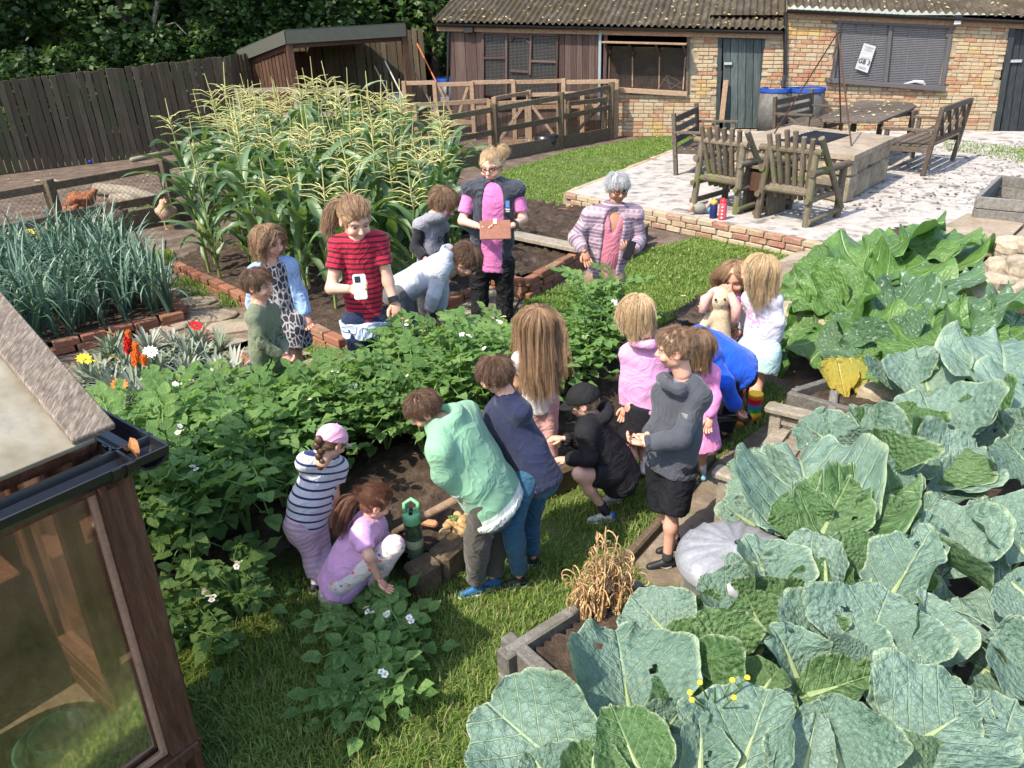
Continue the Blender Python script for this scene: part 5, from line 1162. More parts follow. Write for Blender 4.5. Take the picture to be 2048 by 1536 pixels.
for (a, b_, m, m2, lab) in ((272, 742, M_rd, M_or, 'red and orange plumed celosia standing tall in the flower bed'), (288, 770, M_or, M_or, 'smaller orange plumed celosia below the red one')):
    c = P(a, b_, .03); t = TL('celosia_plant', lab, 'flower plant', c); MB().tube([(0, 0, 0), (0, 0, .2)], .008, 5).build('stem', M_weed, t); O('leaves', GZ[0], t, scale=(.6, .6, .8))
    for k, (dx, dz, mm, s) in enumerate(((0, .24, m, 1), (.05, .2, m2, .8), (.02, .31, m2, .6), (-.02, .18, m, .7))):
        b = MB()
        for j in range(26): th = j*2.4; rr = .038*s*math.sqrt(j/26); b.tube([(rr*.4*math.cos(th), rr*.4*math.sin(th), -.04*s), (rr*math.cos(th), rr*math.sin(th), .06*s*(1-j/40)+random.uniform(-.01, .02))], [.008*s, .004], 4)
        b.build('plume', mm, t, loc=(dx, 0, dz))

# ------------------------------------------------------------------ potatoes
M_pot = leafmat('potato_leaf', [(0, (.11, .215, .066)), (.5, (.19, .34, .11)), (1, (.31, .47, .15))], .42, .38, (.34, .58, .09), ((.14, .24, .09), .012, .6, .7), .35, .5, rnd=.6, nv=5.)
M_pstem = flat('potato_stem', (.10, .18, .05), .6)
def potato_leaf(seed):
    r = random.Random(seed); Vs = []; Fs = []; UVs = []; n = 0; L = .23
    ss = lambda y: A(0, y, .05*math.sin(y/L*2)-.10*(y/L)**2)
    spec = [(L, 0, .085, .047, 1)]
    for k, y in enumerate((.16, .10, .045)):
        for s in (-1, 1): spec.append((y+r.uniform(-.008, .008), s*(1.0+r.uniform(-.15, .15)), [.085, .078, .055][k]*r.uniform(.9, 1.08), [.046, .041, .028][k], 0))
    for (y, an, l, w_, term) in spec:
        V, F, UV = leaf_grid(6, 4, lambda u: w_*.66*(math.sin(math.pi*min(1, u*.97+.03)**.72)**.9)+.001); u = UV[:, 1]; x = V[:, 0]; q = r.uniform(.2, .8)
        z = .35*np.abs(x)*(1-u*.3)-.28*l*u*u*q+.006*np.sin(u*9+x*90+r.uniform(0, 6)); lx, ly = x, u*l+(0 if term else .012)
        ca, sa = math.cos(-an), math.sin(-an); c = ss(y); V = np.stack([lx*ca-ly*sa+c[0], lx*sa+ly*ca+c[1], z+c[2]], 1); Vs.append(V); Fs.append(F+n); UVs.append(np.stack([x/l, u], 1)); n += len(V)
    b = MB().tube([ss(y) for y in (0, .08, .16, L)], [.004, .0035, .003, .002], 4); V = b.V[0]; Fs2 = [f for f in b.F if len(f) == 4]
    Vs.append(V); Fs.append(np.array(Fs2)+n); UVs.append(np.zeros((len(V), 2))+.5)
    return mkmesh('leaf', np.concatenate(Vs), np.concatenate(Fs), M_pot, True, uv=np.concatenate(UVs))
PL = [potato_leaf(i) for i in range(9)]
fb = MB()
for k in range(5):
    a = k*1.2566; u = A(math.cos(a), math.sin(a), .15); v = A(-math.sin(a), math.cos(a), 0)*.011; fb.add([u*.004, u*.013+v, u*.022, u*.013-v], [(0, 1, 2, 3)])
PFL = fb.mesh('flower', M_wh); PFC = MB().ball((0, 0, .005), .005, 6, 4).mesh('flower_centre', M_yel)
def potato(x, y, z, H, R, seed, n=26, flower=0, lab=None, grp='potato plants in the bed', rz=None):
    r = random.Random(seed); t = TL('potato_plant', lab or 'leafy green potato plant in the dense potato bed', 'potato plant', (x, y, z), None if lab else grp)
    b = MB(); ns = 4
    tips = []
    for k in range(ns):
        a = k*2*math.pi/ns+r.uniform(-.4, .4); rr = R*r.uniform(.25, .6); tp = A(rr*math.cos(a), rr*math.sin(a), H*r.uniform(.8, 1)); tips.append(tp); b.tube([(0, 0, 0), tp*A(.45, .45, .55), tp], [.009, .008, .005], 5)
    b.build('stem', M_pstem, t)
    for k in range(n):
        tp = tips[k % ns]; f = .28+.74*((k//ns)+.5)/(n/ns); f = min(1, f); c = tp*A(f**.9, f**.9, f); a = k*2.4+r.uniform(-.5, .5); s = r.uniform(.85, 1.25)*(.85 if lab else 1.12 if y < 3.4 else .95)*(1.0 if f < .85 else .8)
        el = r.uniform(-.15, .55)+.35*f-.1; O('leaf', PL[r.randrange(9)], t, loc=c, rot=(el, r.uniform(-.25, .25), a), scale=(s, s, s))
    for k in range(flower):
        c = tips[k % ns]+A(r.uniform(-.03, .03), r.uniform(-.03, .03), .07)
        for j in range(3): f = O('flower', PFL, t, loc=c+A(*RNG.uniform(-.018, .018, 2), RNG.uniform(-.01, .02)), rot=(r.uniform(-.2, .9), r.uniform(-.4, .4), r.uniform(0, 6)), scale=(.72,)*3); O('flower_centre', PFC, f)
PPOLY = [(-1.85, 2.75), (-1.35, 2.8), (-1.25, 3.25), (-1.0, 3.5), (-.35, 3.8), (.05, 4.1), (.3, 4.6), (.85, 4.9), (1.0, 5.2), (.8, 5.6), (.1, 5.05), (-.45, 4.7), (-1.0, 4.25), (-1.9, 4.15), (-2.3, 4.0), (-2.3, 3.5), (-2.05, 2.95)]
pp = np.array(PPOLY); yy = 2.7; row = 0; k = 0; PEOPLE_AT = []
NOPOT = [px([(1240, 930), (1240, 800), (1480, 700), (1480, 930)]), px([(590, 1130), (640, 1060), (700, 985), (860, 955), (1000, 930), (1000, 1200), (590, 1230)])]
while yy < 6.0:
    xx = -2.5+(.14 if row % 2 else 0)
    while xx < 1.4:
        x, y = xx+random.uniform(-.06, .06), yy+random.uniform(-.06, .06); xx += .265
        if not in_poly(np.array([x]), np.array([y]), PPOLY)[0] or any(in_poly(np.array([x]), np.array([y]), q)[0] for q in NOPOT): continue
        H = .58+.10*math.sin(x*3+y*2)+random.uniform(-.05, .05)-(.1 if y < 3.0 else 0)-(.14 if x < -1.75 and y > 3.6 else 0)-(.13 if y > 4.5 and x < .45 else 0)
        potato(x, y, .12, H, .3, k, 30, random.choice([0, 0, 0, 1, 1, 2])); k += 1
    yy += .245; row += 1
for (a, b_, H, lab) in ((480, 1225, .34, 'potato plant spilling over the grass at the left front of the bed'), (400, 1270, .2, 'low drooping potato stem hanging onto the grass beside the greenhouse post'), (730, 1265, .15, 'separate flowering potato plant on the grass just below the squatting girl in pink'),
                        (790, 1300, .15, 'bushy potato plant on the grass below the green bottle'), (740, 1400, .15, 'low potato plant lowest on the grass in front of the squatting girl')):
    q = P(a, b_, .05); potato(q[0], q[1], .0, H, .16, k, 15, 1 if k % 2 else 2, lab); k += 1

# ------------------------------------------------------------------ big leaves: cabbages and rhubarb
GLAUC = [(0, (.08, .145, .11)), (.5, (.13, .21, .165)), (1, (.185, .27, .22))]
M_cab = leafmat('cabbage_leaf', GLAUC, .5, .16, (.18, .34, .08), ((.33, .42, .24), .016, 1., .95), .35, .85, (.10, .165, .085), 5.2, rnd=.45)
M_cabg = leafmat('cabbage_leaf_green', [(0, (.05, .11, .04)), (.5, (.08, .155, .06)), (1, (.12, .205, .085))], .5, .26, (.2, .4, .06), ((.3, .42, .18), .016, 1., .95), .35, 1.2, (.09, .16, .07), 5.2, rnd=.4, ret=.2)
M_rhu = leafmat('rhubarb_leaf', [(0, (.045, .10, .022)), (.5, (.075, .16, .035)), (1, (.12, .22, .055))], .42, .22, (.14, .30, .035), ((.22, .33, .12), .014, 1.1, .8), .45, .7, (.1, .18, .06), 4., rnd=.4)
M_squ = leafmat('squash_leaf', [(0, (.05, .105, .05)), (1, (.09, .165, .085))], .6, .22, (.2, .4, .06), ((.2, .3, .14), .012, 1., .8), .3, .6, None, 4., rnd=.4, spots=(.34, .42, .36))
M_yleaf = leafmat('yellow_leaf_blade', [(0, (.13, .18, .035)), (.5, (.30, .25, .035)), (1, (.36, .25, .025))], .6, .25, (.7, .5, .05), ((.6, .55, .2), .014, 1., .9), .3, .6, rnd=.2)
M_stalk = flat('leaf_stalk', (.22, .28, .13), .5)
def big_leaf(base, tip, W, up, seed, cup=.25, ruf=.05, curl=.2, shape='cab', m=None, par=None, nm='leaf', stalk=True, res=1.0, holes=0):
    r = random.Random(seed); base, tip = A(*base), A(*tip); Y = tip-base; L = np.linalg.norm(Y); Y = Y/L; Z = A(*up); Z = nrm(Z-Y*(Z@Y)); X = np.cross(Y, Z)
    nu, nv = int(34*res), int(34*res)
    if shape == 'cab': wf = lambda u: max(.02, math.sin(math.pi*(u*.93+.05)**.78)**.62)
    elif shape == 'rhu': wf = lambda u: max(.03, (math.sin(math.pi*(u*.93+.05)**.68)**.6))
    else: wf = lambda u: max(.03, math.sin(math.pi*(u*.95+.03)**.85)**.8)
    V, F, UV = leaf_grid(nu, nv, wf); u = UV[:, 1]; v = V[:, 0]; e = np.abs(v)/np.maximum(1e-3, np.array([wf(q) for q in u])); edge = np.maximum(e, np.clip((u-.55)/.45, 0, 1))
    hw = W/2/L; p1, p2, p3 = (r.uniform(0, 6.28) for _ in range(3)); ang = np.arctan2(v, u-.35)
    k1 = 7 if shape == 'cab' else 9
    rad_ = 1+edge**3*(.05*np.sin(ang*k1*.6+p1)+.022*np.sin(ang*15+p2)+.012*np.sin(ang*31+p3)+(.13*np.abs(np.sin(ang*2.5+p1)) if shape == 'rhu' else 0))
    x = v*hw*rad_; y = .35+(u-.35)*rad_
    z = cup*hw*(v**2)*.9+ruf*(edge**3)*(np.sin(ang*k1+p2)+.6*np.sin(ang*13+p3))-curl*np.clip(u-.45, 0, 1)**2*1.6-(.10*curl)*np.clip(.3-u, 0, 1)
    z = z+.008*vnoise(np.stack([x*6, y*6, 0*x], 1), 3.0, seed)-.012*np.exp(-(np.abs(v)/.06)**2)
    if holes:
        fc = np.stack([v, u], 1)[F].mean(1); keep = np.ones(len(F), bool)
        for _ in range(holes): hx, hy = r.uniform(-.7, .7), r.uniform(.25, .85); keep &= ((fc[:, 0]-hx)**2+((fc[:, 1]-hy)*1.6)**2) > r.uniform(.002, .006)
        F = F[keep]
    Vw = base+(X[None]*x[:, None]+Y[None]*y[:, None]+Z[None]*z[:, None])*L
    o = O(nm, mkmesh(nm, Vw, F, m, True, uv=np.stack([x, y], 1), attrs={'edge': np.maximum(e, np.clip((u-.5)/.5, 0, 1))}), par)
    return o, base, Y
def toc(p): return nrm(cC-p)
def cab_leaf(par, b, t, bz, tz, wpx, seed, g=0, lean=.55, cup=.3, ruf=.045, curl=.15, m=None, shape='cab', holes=0, nm='leaf'):
    base, tip = P(*b, bz), P(*t, tz); mid = (base+tip)/2; W = wpx/FPX*np.linalg.norm(mid-cC)*.98
    up = nrm(toc(mid)*lean+A(0, 0, 1)*(1-lean)+np.random.default_rng(seed).normal(size=3)*.30); return big_leaf(base, tip, W, up, seed, cup, ruf, curl, shape, m or (M_cabg if g else M_cab), par, nm, holes=holes)
# each cabbage: centre pixel, label, its leaves (base px, tip px, base z, tip z, width px, tone, lean)
CAB = [
 ((1290, 1530), 'front cabbage nearest the lawn with two huge pale fans of leaf', [
   ((1262, 1440), (1232, 1244), .50, .60, 262, 0, .7), ((1165, 1570), (965, 1400), .48, .56, 270, 0, .7), ((1295, 1580), (1222, 1408), .60, .72, 150, 1, .75), ((1300, 1500), (1375, 1400), .5, .6, 120, 0, .6), ((1060, 1560), (940, 1490), .42, .44, 150, 0, .6),
   ((1400, 1570), (1405, 1420), .58, .72, 105, 0, .8), ((1180, 1600), (1190, 1480), .6, .66, 130, 1, .7), ((1120, 1600), (1060, 1500), .5, .58, 160, 0, .6), ((1340, 1620), (1350, 1440), .5, .58, 200, 0, .6)]),
 ((1450, 1330), 'second cabbage behind the front one with dark crinkled inner leaves and yellow flowers beside it', [
   ((1350, 1285), (1262, 1185), .46, .55, 165, 0, .6), ((1475, 1330), (1392, 1228), .52, .66, 150, 1, .7), ((1440, 1425), (1335, 1290), .5, .60, 190, 1, .55), ((1540, 1290), (1490, 1185), .5, .64, 160, 1, .5), ((1600, 1370), (1555, 1248), .58, .74, 125, 0, .75),
   ((1500, 1420), (1560, 1330), .5, .6, 150, 1, .6), ((1420, 1290), (1430, 1190), .45, .55, 130, 0, .6), ((1380, 1340), (1300, 1280), .42, .47, 150, 1, .5), ((1560, 1250), (1470, 1205), .5, .55, 130, 0, .6), ((1520, 1250), (1430, 1140), .46, .55, 130, 0, .7)]),
 ((1620, 1440), 'cabbage at the bottom centre right with grey green upright leaves', [
   ((1475, 1560), (1540, 1372), .60, .74, 215, 0, .75), ((1690, 1560), (1640, 1395), .62, .74, 230, 0, .55), ((1600, 1395), (1760, 1345), .58, .64, 90, 1, .3), ((1600, 1580), (1635, 1425), .6, .75, 95, 0, .8), ((1560, 1600), (1590, 1480), .55, .66, 160, 0, .6)]),
 ((1740, 1290), 'cabbage in the middle right with one big bright veined leaf facing left', [
   ((1728, 1318), (1778, 1176), .62, .76, 235, 0, .8), ((1850, 1330), (1858, 1178), .6, .74, 110, 0, .8), ((1640, 1330), (1690, 1190), .58, .70, 190, 0, .6), ((1720, 1360), (1760, 1310), .6, .66, 190, 0, .6), ((1640, 1280), (1610, 1200), .56, .66, 150, 1, .5), ((1780, 1330), (1835, 1245), .58, .64, 150, 0, .6)]),
 ((1890, 1460), 'large cabbage at the bottom right with a broad pale leaf bent over', [
   ((1820, 1495), (1975, 1395), .66, .74, 240, 0, .8), ((1800, 1470), (1900, 1352), .64, .74, 190, 0, .75), ((1990, 1560), (2030, 1400), .56, .66, 190, 0, .5), ((1800, 1420), (1760, 1350), .6, .68, 130, 1, .5), ((1950, 1330), (2080, 1390), .5, .5, 180, 0, .4), ((1860, 1600), (1900, 1500), .6, .66, 200, 0, .6)]),
 ((1600, 1130), 'cabbage between the bin and the dark hollow with pale upright leaves', [
   ((1625, 1185), (1622, 1060), .60, .76, 160, 0, .85), ((1545, 1200), (1500, 1065), .58, .72, 150, 0, .75), ((1655, 1190), (1650, 1115), .62, .72, 130, 1, .8), ((1560, 1240), (1590, 1165), .56, .66, 170, 1, .5), ((1490, 1230), (1400, 1160), .5, .58, 140, 0, .7), ((1480, 1190), (1440, 1110), .52, .62, 110, 0, .7),
   ((1600, 1260), (1660, 1195), .55, .62, 160, 1, .5), ((1440, 1240), (1370, 1220), .48, .5, 90, 1, .6)]),
 ((1640, 1010), 'broad blue green cabbage above the bin with a heart of greener leaves', [
   ((1640, 1090), (1592, 876), .55, .72, 265, 0, .75), ((1575, 1050), (1485, 905), .5, .64, 170, 0, .7), ((1640, 1075), (1700, 952), .64, .76, 150, 1, .7), ((1660, 1085), (1815, 960), .62, .72, 170, 1, .5), ((1620, 1060), (1580, 980), .62, .74, 130, 1, .7), ((1520, 1060), (1450, 1010), .46, .52, 120, 0, .6), ((1530, 1000), (1478, 930), .5, .56, 90, 0, .7),
   ((1740, 1080), (1820, 1010), .6, .72, 120, 1, .5)]),
 ((1740, 1120), 'cabbage with a dark shaded hollow behind a folded pale leaf', [
   ((1735, 1165), (1760, 1068), .58, .74, 215, 1, .35), ((1775, 1205), (1862, 1055), .60, .78, 130, 0, .85), ((1880, 1160), (1840, 1000), .5, .66, 230, 0, .3), ((1840, 1130), (1870, 1020), .62, .74, 70, 0, .7), ((1720, 1220), (1740, 1165), .6, .68, 120, 0, .7)]),
 ((1720, 890), 'cabbage at the far left of the bed by the grey bench arm', [
   ((1680, 900), (1598, 838), .56, .66, 130, 0, .7), ((1775, 935), (1690, 812), .58, .74, 150, 0, .6), ((1770, 950), (1752, 858), .64, .80, 210, 1, .45), ((1740, 930), (1660, 890), .58, .64, 130, 0, .6), ((1795, 880), (1790, 805), .62, .74, 150, 1, .6), ((1850, 950), (1900, 870), .64, .74, 170, 1, .4), ((1780, 1000), (1800, 915), .64, .76, 90, 0, .8)]),
 ((1880, 840), 'pale cabbage with a huge round veined leaf below the squash', [
   ((1888, 890), (1842, 778), .62, .78, 215, 0, .85), ((1905, 880), (1955, 800), .62, .74, 150, 0, .6), ((1860, 790), (1832, 690), .58, .76, 140, 0, .85), ((1800, 780), (1790, 710), .56, .68, 110, 0, .6), ((1950, 960), (1860, 1010), .6, .58, 90, 0, .6), ((1860, 960), (1960, 890), .62, .72, 150, 0, .7), ((1820, 960), (1870, 905), .64, .74, 80, 0, .7)]),
 ((2010, 760), 'tall cabbage at the right edge with a great round leaf standing up', [
   ((2008, 800), (2010, 655), .66, .86, 215, 0, .85), ((2060, 860), (2060, 720), .66, .8, 190, 0, .7), ((1960, 860), (1930, 780), .6, .7, 150, 1, .5), ((2040, 900), (1985, 830), .6, .7, 140, 0, .6), ((2080, 960), (2010, 870), .6, .72, 190, 0, .6)]),
 ((2000, 1080), 'dark shaded cabbage at the right edge with long pale stalks', [
   ((2060, 1120), (1960, 1000), .55, .66, 200, 0, .4), ((1990, 1190), (1810, 1060), .45, .55, 210, 0, .4), ((2070, 1330), (1900, 1190), .45, .55, 230, 0, .4), ((2080, 1220), (2010, 1150), .58, .64, 150, 0, .6), ((2090, 1420), (2020, 1250), .5, .6, 160, 0, .5), ((1960, 1260), (1880, 1300), .4, .4, 160, 0, .4)]),
]
sd = 500
for (cp_, lab, lv) in CAB:
    c0 = P(*cp_, .4); t = T('cabbage', lab, 'cabbage', (c0[0], c0[1], .3), 'cabbages in the right hand beds'); root = A(c0[0], c0[1], .30)
    for (b, tp_, bz, tz, wpx, g_, ln) in lv:
        o, bs, Yd = cab_leaf(t, b, tp_, bz, tz, wpx, sd, g_, ln, random.uniform(.3, 1.05), random.uniform(.04, .09), random.uniform(-.2, .45), holes=random.choice([0, 0, 1, 2, 3])); sd += 1
        MB().tube([root, root*.4+bs*.6-A(0, 0, .06), bs+Yd*.03, bs+Yd*.12-A(0, 0, .004)], [.016, .012, .010, .004], 6).build('leaf_stalk', M_stalk, o)
    for k in range(3):     # low outer leaves filling the shaded underside
        a = k*.9+random.uniform(-.3, .3); tip = root+A(math.cos(a)*.34, math.sin(a)*.34, random.uniform(-.02, .04)); bs = root+A(math.cos(a)*.06, math.sin(a)*.06, .05)
        big_leaf(bs, tip, random.uniform(.2, .28), A(0, 0, 1), sd, .3, .05, .2, 'cab', M_cab, t, res=.6); sd += 1
# rhubarb and squash
RH = [('rhubarb_plant', 'big crinkled rhubarb plant at the back of the right hand bed', M_rhu, 'rhu', (1800, 520), [
   ((1740, 520), (1850, 452), .6, .7, 150, .5), ((1700, 555), (1760, 480), .55, .66, 130, .5), ((1860, 510), (1890, 455), .6, .7, 120, .5), ((1680, 540), (1600, 520), .5, .55, 110, .5), ((1760, 590), (1690, 500), .5, .62, 130, .6), ((1830, 590), (1790, 500), .52, .66, 130, .5), ((1880, 550), (1930, 480), .5, .58, 110, .5), ((1700, 600), (1565, 560), .45, .5, 120, .6), ((1740, 560), (1650, 520), .52, .6, 120, .55), ((1840, 520), (1800, 455), .58, .7, 130, .6)]),
  ('rhubarb_plant', 'rhubarb plant with one huge flat wavy leaf behind the girl in white', M_rhu, 'rhu', (1690, 640), [
   ((1690, 605), (1640, 705), .50, .36, 190, .7), ((1660, 600), (1740, 660), .52, .42, 150, .7), ((1690, 620), (1590, 590), .48, .46, 120, .7), ((1720, 600), (1760, 570), .5, .56, 120, .6), ((1640, 620), (1575, 700), .4, .2, 90, .7), ((1580, 600), (1560, 730), .32, .08, 80, .8), ((1680, 640), (1600, 640), .46, .36, 110, .7), ((1700, 660), (1720, 720), .42, .3, 120, .6)]),
  ('squash_plant', 'squash plant with white flecked leaves and pale new growth in the middle of the bed', M_squ, 'rhu', (1850, 620), [
   ((1930, 660), (1990, 580), .56, .66, 150, .6), ((1860, 600), (1900, 530), .55, .62, 130, .6), ((1780, 640), (1860, 590), .5, .6, 130, .5), ((1830, 660), (1770, 560), .52, .62, 130, .6), ((1950, 700), (2040, 640), .5, .56, 120, .5), ((1720, 690), (1640, 700), .42, .38, 120, .6), ((1790, 720), (1660, 715), .44, .4, 130, .6), ((1800, 700), (1770, 650), .48, .56, 140, .7), ((1900, 690), (1900, 620), .54, .64, 120, .6)]),
  ('squash_plant', 'bright green squash plant with upright leaves beside the big cabbage at the right edge', M_rhu, 'rhu', (1900, 700), [
   ((1850, 700), (1880, 590), .54, .7, 110, .5), ((1930, 720), (1960, 620), .54, .66, 130, .5), ((1790, 690), (1690, 610), .5, .6, 120, .5), ((1870, 730), (1800, 660), .5, .6, 150, .6), ((1960, 720), (2048, 660), .5, .58, 140, .5), ((1860, 760), (1740, 740), .48, .46, 130, .6), ((1900, 760), (1840, 700), .5, .6, 130, .6), ((2000, 690), (2050, 610), .54, .62, 120, .5), ((1700, 720), (1740, 770), .42, .28, 90, .8), ((1760, 720), (1770, 760), .42, .28, 90, .8)])]
for (nm, lab, m, sh, cp_, lv) in RH:
    c0 = P(*cp_, .35); t = T(nm, lab, 'leafy plant', (c0[0], c0[1], .3)); root = A(c0[0], c0[1], .30)
    for (b, tp_, bz, tz, wpx, ln) in lv:
        o, bs, Yd = cab_leaf(t, b, tp_, bz, tz, wpx, sd, 0, ln, random.uniform(.1, .5), random.uniform(.045, .08), random.uniform(.0, .35), m, sh); sd += 1
        MB().tube([root, root*.5+bs*.5, bs+Yd*.02], [.014, .011, .008], 6).build('leaf_stalk', M_stalk, o)
    for k in range(8):
        a = k*.8; tip = root+A(math.cos(a)*.42, math.sin(a)*.42, random.uniform(.08, .2)); big_leaf(root+A(math.cos(a)*.08, math.sin(a)*.08, .1), tip, .3, A(0, 0, 1), sd, .3, .06, .2, sh, m, t, res=.6); sd += 1
t = T('squash_leaf', 'hanging yellow and green dying squash leaf over the bare soil', 'leaf', P(1690, 760, .35))
for b, tp_, w_ in (((1675, 715), (1690, 790), 62), ((1700, 715), (1722, 785), 46), ((1662, 715), (1664, 765), 44)): cab_leaf(t, b, tp_, .44, .30, w_, sd, 0, .8, .2, .05, .1, M_yleaf, 'sq', nm='blade'); sd += 1
# small yellow flowering weed among cabbages
t = T('flowering_weed', 'thin yellow flowered weed rising between the front cabbages', 'weed', P(1440, 1420, .5)); b = MB(); fl_ = MB()
for (x, y) in ((1380, 1385), (1384, 1400), (1465, 1360), (1400, 1365), (1495, 1355), (1430, 1375), (1468, 1395)):
    q = P(x, y, .78); b.tube([P(1430, 1450, .5), (P(1430, 1430, .62)+q)/2, q], [.004, .003, .002], 4)
    if y != 1375: fl_.ball(q, .009, 6, 4, (1, 1, .7))
b.build('stem', M_weed, t); fl_.build('flower_heads', M_yel, t)
# dried seed stalks in the corner bed
M_dry = mat('dried_stalk', [(0, (.20, .10, .045)), (.5, (.42, .26, .12)), (1, (.62, .47, .27))], 30, 3, .85, .2, coord='Pos'); dr = np.random.default_rng(5)
for kk, (x0, y0, H, lab) in enumerate(((1200, 1235, .44, 'tall curly dried seed stalk in the corner of the sleeper bed'), (1235, 1225, .36, 'brown dried stalk with hanging pods right of the tall one'), (1170, 1235, .22, 'short rusty dried stalk at the bed edge'))):
    c = P(x0, y0, .3); t = T('dried_plant', lab, 'dead plant', c); b = MB(); w2_ = MB()
    for k in range(16):
        a = k*2.4; rr = dr.uniform(.01, .075); h = H*dr.uniform(.5, 1); tp_ = c+A(rr*math.cos(a), rr*math.sin(a), h); b.tube([c+A(.02*math.cos(a), .02*math.sin(a), 0), (c+tp_)/2+A(*dr.uniform(-.01, .01, 3)), tp_], [.004, .0035, .002], 4)
        for j in range(5):
            q = c+(tp_-c)*dr.uniform(.35, 1); R_ = dr.uniform(.012, .03); th = dr.uniform(0, 6.3); w2_.tube([q+A(math.cos(th)*R_*(1-math.cos(s)), math.sin(th)*R_*(1-math.cos(s)), R_*math.sin(s)*1.2+s*.003) for s in np.linspace(0, 4.4, 8)], [.0025]*7+[.001], 3, False)
        for j in range(6): q = c+(tp_-c)*dr.uniform(.1, .75); w2_.tube([q, q+A(*dr.uniform(-.02, .02, 2), -.025)], [.005, .003], 4)
    b.build('stalk', M_dry, t); w2_.build('curled_pods', M_dry, t, kind='stuff')

# ================================================================== GRASS
M_grass = NG('grass_blade'); _r = M_grass.attr('rnd').outputs['Fac']; _c = M_grass.ramp(_r, [(0, (.07, .12, .022)), (.45, (.13, .205, .038)), (.72, (.21, .28, .065)), (.86, (.17, .19, .07)), (1, (.36, .29, .15))])
M_grass = M_grass.bsdf(_c, .6, None, .25, 0, .3, (.3, .5, .07))
def grass(name, poly, n, h0, h1, excl=(), dens=None, z=.004, dry=.08):
    poly = np.array([q[:2] for q in poly]); lo, hi = poly.min(0), poly.max(0); xy = RNG.uniform(lo, hi, (n*3, 2)); k = in_poly(xy[:, 0], xy[:, 1], poly)
    for e in excl: k &= ~in_poly(xy[:, 0], xy[:, 1], np.array([q[:2] for q in e]))
    xy = xy[k]
    p3 = np.concatenate([xy, np.zeros((len(xy), 1))], 1); nz = vnoise(p3, 2.6, 5)*.5+vnoise(p3, 8, 6)*.5
    d = np.exp(-np.linalg.norm(xy, axis=1)*.0); keep = RNG.uniform(size=len(xy)) < np.clip(.62+.45*nz, .12, 1); xy = xy[keep][:n]; nz = nz[keep][:n]; m = len(xy)
    h = RNG.uniform(h0, h1, m)*(1+.35*nz); a = RNG.uniform(0, 6.283, m); b = RNG.uniform(.2, 1.1, m)*h; w_ = RNG.uniform(.0016, .0032, m)*(1 if h1 > .05 else 1.3)*np.clip(np.linalg.norm(xy, axis=1)/3, .8, 4)**.6
    dx, dy = np.cos(a), np.sin(a); ux, uy = -dy*w_, dx*w_; V = np.zeros((m, 5, 3))
    V[:, 0] = np.stack([xy[:, 0]-ux, xy[:, 1]-uy, 0*h+z], 1); V[:, 1] = np.stack([xy[:, 0]+ux, xy[:, 1]+uy, 0*h+z], 1)
    mx, my = xy[:, 0]+dx*b*.35, xy[:, 1]+dy*b*.35; V[:, 2] = np.stack([mx+ux*.8, my+uy*.8, z+h*.62], 1); V[:, 3] = np.stack([mx-ux*.8, my-uy*.8, z+h*.62], 1); V[:, 4] = np.stack([xy[:, 0]+dx*b, xy[:, 1]+dy*b, z+h*RNG.uniform(.6, 1, m)], 1)
    I = np.arange(m)[:, None]*5; F = np.concatenate([I+np.array([[0, 1, 2]]), I+np.array([[0, 2, 3]]), I+np.array([[3, 2, 4]])], 0)
    rv = np.clip(RNG.uniform(0, .8, m)+.12*nz, 0, .84); dm = RNG.uniform(size=m) < dry*(1-.8*nz); rv[dm] = RNG.uniform(.85, 1, dm.sum())
    return O(name, mkmesh(name, V.reshape(-1, 3), F, M_grass, False, {'rnd': np.repeat(rv, 5)}), kind='stuff')
POTX = [(-1.75, 2.85), (-1.15, 3.02), (-.75, 3.0), (-.45, 2.83), (.05, 3.45), (.68, 3.9), (1.1, 4.35), (1.35, 5.4), (.95, 6.0), (-.1, 5.45), (-1.2, 4.95), (-1.95, 4.8), (-2.4, 4.4), (-2.3, 3.6)]
GHF = [wK[:2], (wK+gu*LU)[:2], (wK+gu*LU+gv*LV)[:2], (wK+gv*LV)[:2]]
grass('grass', [(-1.3, .9), (.3, .9), (.35, 1.9), (1.0, 2.6), (1.3, 3.3), (.7, 4.1), (-.5, 3.0), (-1.2, 3.05), (-1.9, 2.85), (-1.6, 1.9)], 60000, .02, .06, [POTX, DIRT, GHF], dry=.16)
grass('grass', [(-2.3, 2.3), (-1.0, 2.4), (-1.1, 2.9), (-2.4, 3.6)], 7000, .03, .08, [POTX, GHF])
grass('grass', [(.6, 3.6), (1.35, 3.3), (2.1, 4.4), (1.9, 5.0), (1.3, 5.2), (.95, 4.2)], 9000, .025, .075, [POTX, DIRT], dry=.25)
grass('grass', [(-2.7, 4.6), (-1.9, 4.75), (-1.1, 4.95), (-.1, 5.5), (1.0, 6.1), (.3, 6.8), (-.4, 6.1), (-1.5, 5.5), (-2.1, 5.4)], 12000, .03, .09, [POTX])
grass('grass', LAWN_B, 42000, .02, .045, [POTX], dry=.03); grass('grass', LAWN_S, 30000, .02, .045, dry=.03)
grass('grass', px([(1240, 300), (1130, 320), (1000, 350), (940, 380), (930, 395), (1010, 360), (1150, 320), (1345, 285), (1345, 268)]), 2500, .04, .14)
for q in ([(345, 570), (400, 560), (420, 600), (360, 600)], [(440, 590), (480, 590), (480, 620), (440, 620)], [(300, 520), (345, 505), (350, 530), (300, 545)], [(610, 690), (680, 720), (640, 760), (560, 740)]): grass('grass', px(q), 700, .04, .11)
grass('grass', px([(230, 430), (310, 425), (330, 450), (240, 462)]), 700, .06, .2); grass('grass', px([(1890, 280), (2048, 300), (2048, 330), (1880, 300)], .2), 1200, .03, .09, z=.21)

